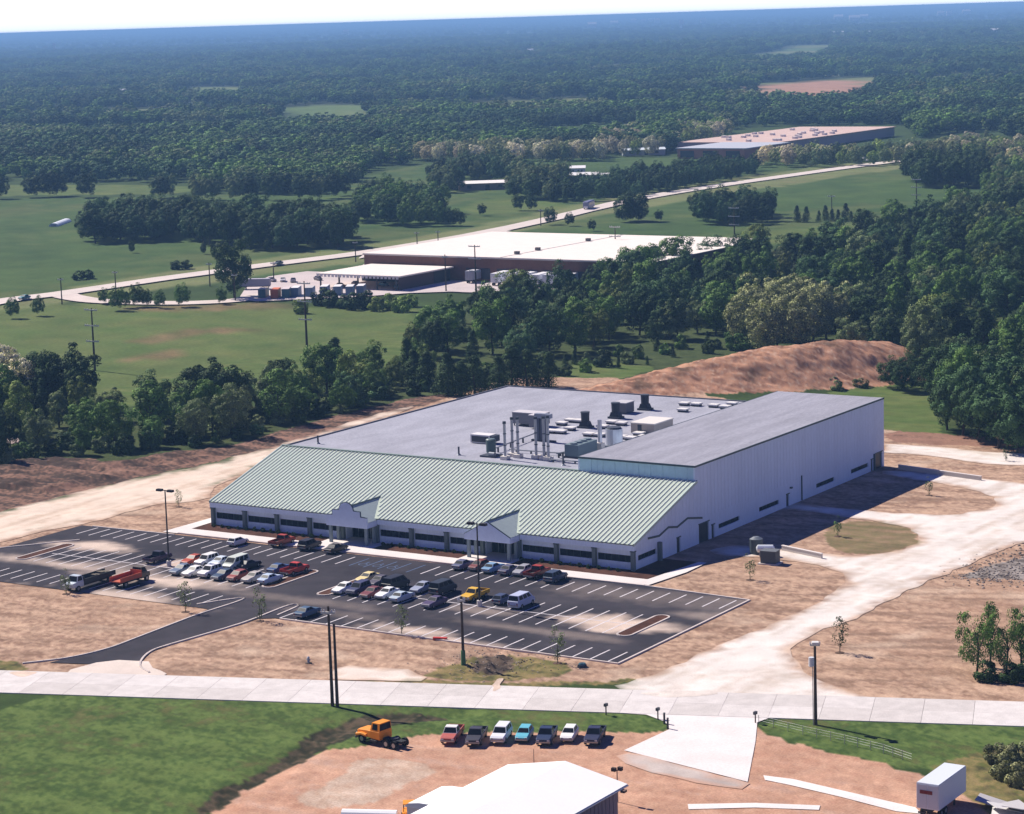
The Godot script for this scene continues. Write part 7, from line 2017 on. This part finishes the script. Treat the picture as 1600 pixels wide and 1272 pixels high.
	stand(PackedVector2Array([Vector2(-417.9, -871.8), Vector2(-376.9, -886.1), Vector2(-338.3, -900.1), Vector2(-309.2, -882.8), Vector2(-246.9, -828.8), Vector2(-296.1, -1000.6), Vector2(-367.2, -1044.4), Vector2(-372.3, -961.6), Vector2(-404.4, -936.9), Vector2(-441.6, -922.8)]), 10.0, 8.0, 12.0, [["pale", yg], ["broad", gg], ["pale", bp], ["pale", "creamy"], ["broad", gg]], "round the pink-roofed factory's near side")
	stand(PackedVector2Array([Vector2(-189.6, -631.0), Vector2(-112.2, -631.1), Vector2(-182.9, -858.8), Vector2(-243.7, -786.1)]), 9.0, 9.0, 14.0, [["broad", gg], ["broad", bg], ["broad", mg]], "at the right end of the right field")
	for p in [Vector2(-234.5, -578.5), Vector2(-237.1, -577.9), Vector2(-230.7, -576.3), Vector2(-225.6, -577.4), Vector2(-228.9, -579.7), Vector2(-238.4, -574.6), Vector2(-219.9, -609.1), Vector2(-242.2, -570.8), Vector2(-246.1, -570.0)]:
		plant(p, rng.randf_range(4.0, 9.0), "cedar", dg, "in the right field", 1.1)
	stand(PackedVector2Array([Vector2(-661.8, -904.4), Vector2(-614.2, -908.4), Vector2(-571.3, -912.0), Vector2(-535.7, -914.9), Vector2(-564.0, -959.8), Vector2(-633.3, -967.6), Vector2(-692.4, -951.0)]), 9.0, 10.0, 13.0, [["pale", "creamy"], ["pale", bp], ["pale", bp], ["broad", gg]], "in the pale row above the farmhouse")
	stand(PackedVector2Array([Vector2(-562.8, -953.9), Vector2(-535.0, -955.8), Vector2(-537.9, -1011.1), Vector2(-600.2, -1209.5), Vector2(-634.3, -1226.2), Vector2(-659.7, -1178.1), Vector2(-634.5, -1081.1)]), 11.0, 10.0, 13.0, [["pale", yg], ["pale", "creamy"], ["pale", bp]], "left of the pink-roofed factory")
	# young trees set out round the factory
	var young := [[Vector2(48.5, 30.4), 5.2, dg, "dark young tree in the straw right of the gravel drive"], [Vector2(17.9, -35.5), 3.6, mg, "young tree on the middle island right of the long wall"], [Vector2(18.3, -72.5), 3.6, gg, "young tree on the upper island right of the long wall"], [Vector2(18.7, -108.5), 3.0, dg, "small dark young tree on the lane at the right edge"], [Vector2(-71.4, 50.0), 4.2, gg, "bare-looking young tree beside the dark flatbed"], [Vector2(-47.1, 50.9), 5.0, gg, "young tree in the straw left of the entry drive"], [Vector2(-33.6, 50.4), 5.0, gg, "young tree at the right edge of the entry drive"], [Vector2(-10.3, 48.1), 4.6, gg, "young tree at the muddy lower edge of the car park"], [Vector2(17.2, 51.3), 5.2, gg, "young tree by the lowest stalls on the right"], [Vector2(18.8, -2.1), 4.4, gg, "young tree in the dirt left of the transformer box"], [Vector2(-99.3, -9.8), 3.4, mg, "young tree between the dirt drive and the car park"], [Vector2(-38.9, 12.0), 0.0, mg, ""]]
	for y in young:
		if y[1] > 0.0:
			sapling(y[0], y[1], y[2], y[3])

func far_woods() -> void:
	var edge := PackedVector2Array([Vector2(-849.0, -707.3), Vector2(-693.3, -728.6), Vector2(-624.6, -652.1), Vector2(-547.9, -668.9), Vector2(-575.7, -717.0), Vector2(-639.9, -838.3), Vector2(-649.8, -882.1), Vector2(-710.7, -975.6), Vector2(-580.0, -983.5), Vector2(-659.7, -1178.1), Vector2(-647.6, -1251.4), Vector2(-623.8, -1276.2), Vector2(-618.3, -1328.7), Vector2(-522.7, -1332.7), Vector2(-441.4, -1163.1), Vector2(-401.1, -1107.8), Vector2(-281.8, -1177.4), Vector2(-429.7, -1654.1), Vector2(-783.4, -2793.8), Vector2(-1174.0, -4052.3)])
	var skip := PackedVector2Array([Vector2(-744.0, -602.0), Vector2(-738.4, -624.6), Vector2(-544.3, -669.5), Vector2(-630.1, -850.2), Vector2(-693.8, -950.9), Vector2(-531.3, -998.8), Vector2(-565.6, -1062.5), Vector2(-637.8, -1242.8), Vector2(-609.5, -1310.5), Vector2(-515.1, -1314.9), Vector2(-423.7, -1120.9), Vector2(-275.4, -1156.8), Vector2(-116.7, -645.5), Vector2(-204.0, -512.5), Vector2(-373.0, -230.2)])
	var eye := Vector2(EYE.x, EYE.z)
	var ahead := Vector2(sin(YAW), -cos(YAW))
	var side := Vector2(cos(YAW), sin(YAW))
	var lists := [[], [], [], []]
	var far := []
	# rings of growing spacing; each keeps to a wedge well wider than the frame
	for band in [[850.0, 2300.0, 10.5, 13.0], [2300.0, 5200.0, 15.0, 14.0], [5200.0, 11000.0, 30.0, 17.0], [11000.0, 41000.0, 95.0, 20.0]]:
		var n := int(0.29 * (band[1] * band[1] - band[0] * band[0]) / (band[2] * band[2]))
		for i in n:
			var r := sqrt(rng.randf_range(band[0] * band[0], band[1] * band[1]))
			var t := rng.randf_range(-0.29, 0.29)
			var p := eye + ahead * r * cos(t) + side * r * sin(t)
			if r < 2600.0 and Geometry2D.is_point_in_polygon(p, skip):
				continue
			if r < 1500.0 and not beyond(p, edge):
				continue
			if is_clearing(p.x, p.y):
				continue
			var patch := n_mid.get_noise_2d(p.x * 0.1, p.y * 0.1) * 1.3 + rng.randf_range(-0.22, 0.22)
			var k := 0 if patch < -0.25 else (1 if patch < 0.12 else (2 if patch < 0.42 else 3))
			var h: float = band[3] * rng.randf_range(0.5, 1.05) * (1.0 + 0.35 * n_mid.get_noise_2d(p.x * 0.07 + 70.0, p.y * 0.07))
			lists[k].append([p.x, p.y, h, "", "", rng.randf_range(1.1, 1.9) * (1.0 if r < 11000.0 else 1.15)])
	var low := []
	for i in 3:
		low.append(crown_mesh(900 + i, "round", 44, 2400, 0.032, 0.0))
	scatter("dark_woods", low[0], tones["dark green"], lists[0], "dark far woods covering the land to the horizon", "woods")
	scatter("blue_green_woods", low[1], tones["blue-green"], lists[1], "blue-green far woods covering the land to the horizon", "woods")
	scatter("mid_green_woods", low[2], tones["mid green"], lists[2], "lighter green patches of the far woods", "woods")
	scatter("grey_green_woods", low[0], tones["grey-green"], lists[3], "grey-green patches of the far woods", "woods")

func beyond(p: Vector2, edge: PackedVector2Array) -> bool:   # past the near edge of the woods, seen along the lines of sight from the fields
	var d := p - Vector2(EYE.x, EYE.z)
	var ahead := Vector2(sin(YAW), -cos(YAW))
	var side := Vector2(cos(YAW), sin(YAW))
	var t := d.dot(side) / d.dot(ahead)
	for i in edge.size() - 1:
		var a := edge[i] - Vector2(EYE.x, EYE.z)
		var b := edge[i + 1] - Vector2(EYE.x, EYE.z)
		var ta := a.dot(side) / a.dot(ahead)
		var tb := b.dot(side) / b.dot(ahead)
		if t >= ta and t < tb:
			return d.dot(ahead) > lerpf(a.dot(ahead), b.dot(ahead), (t - ta) / (tb - ta))
	return true
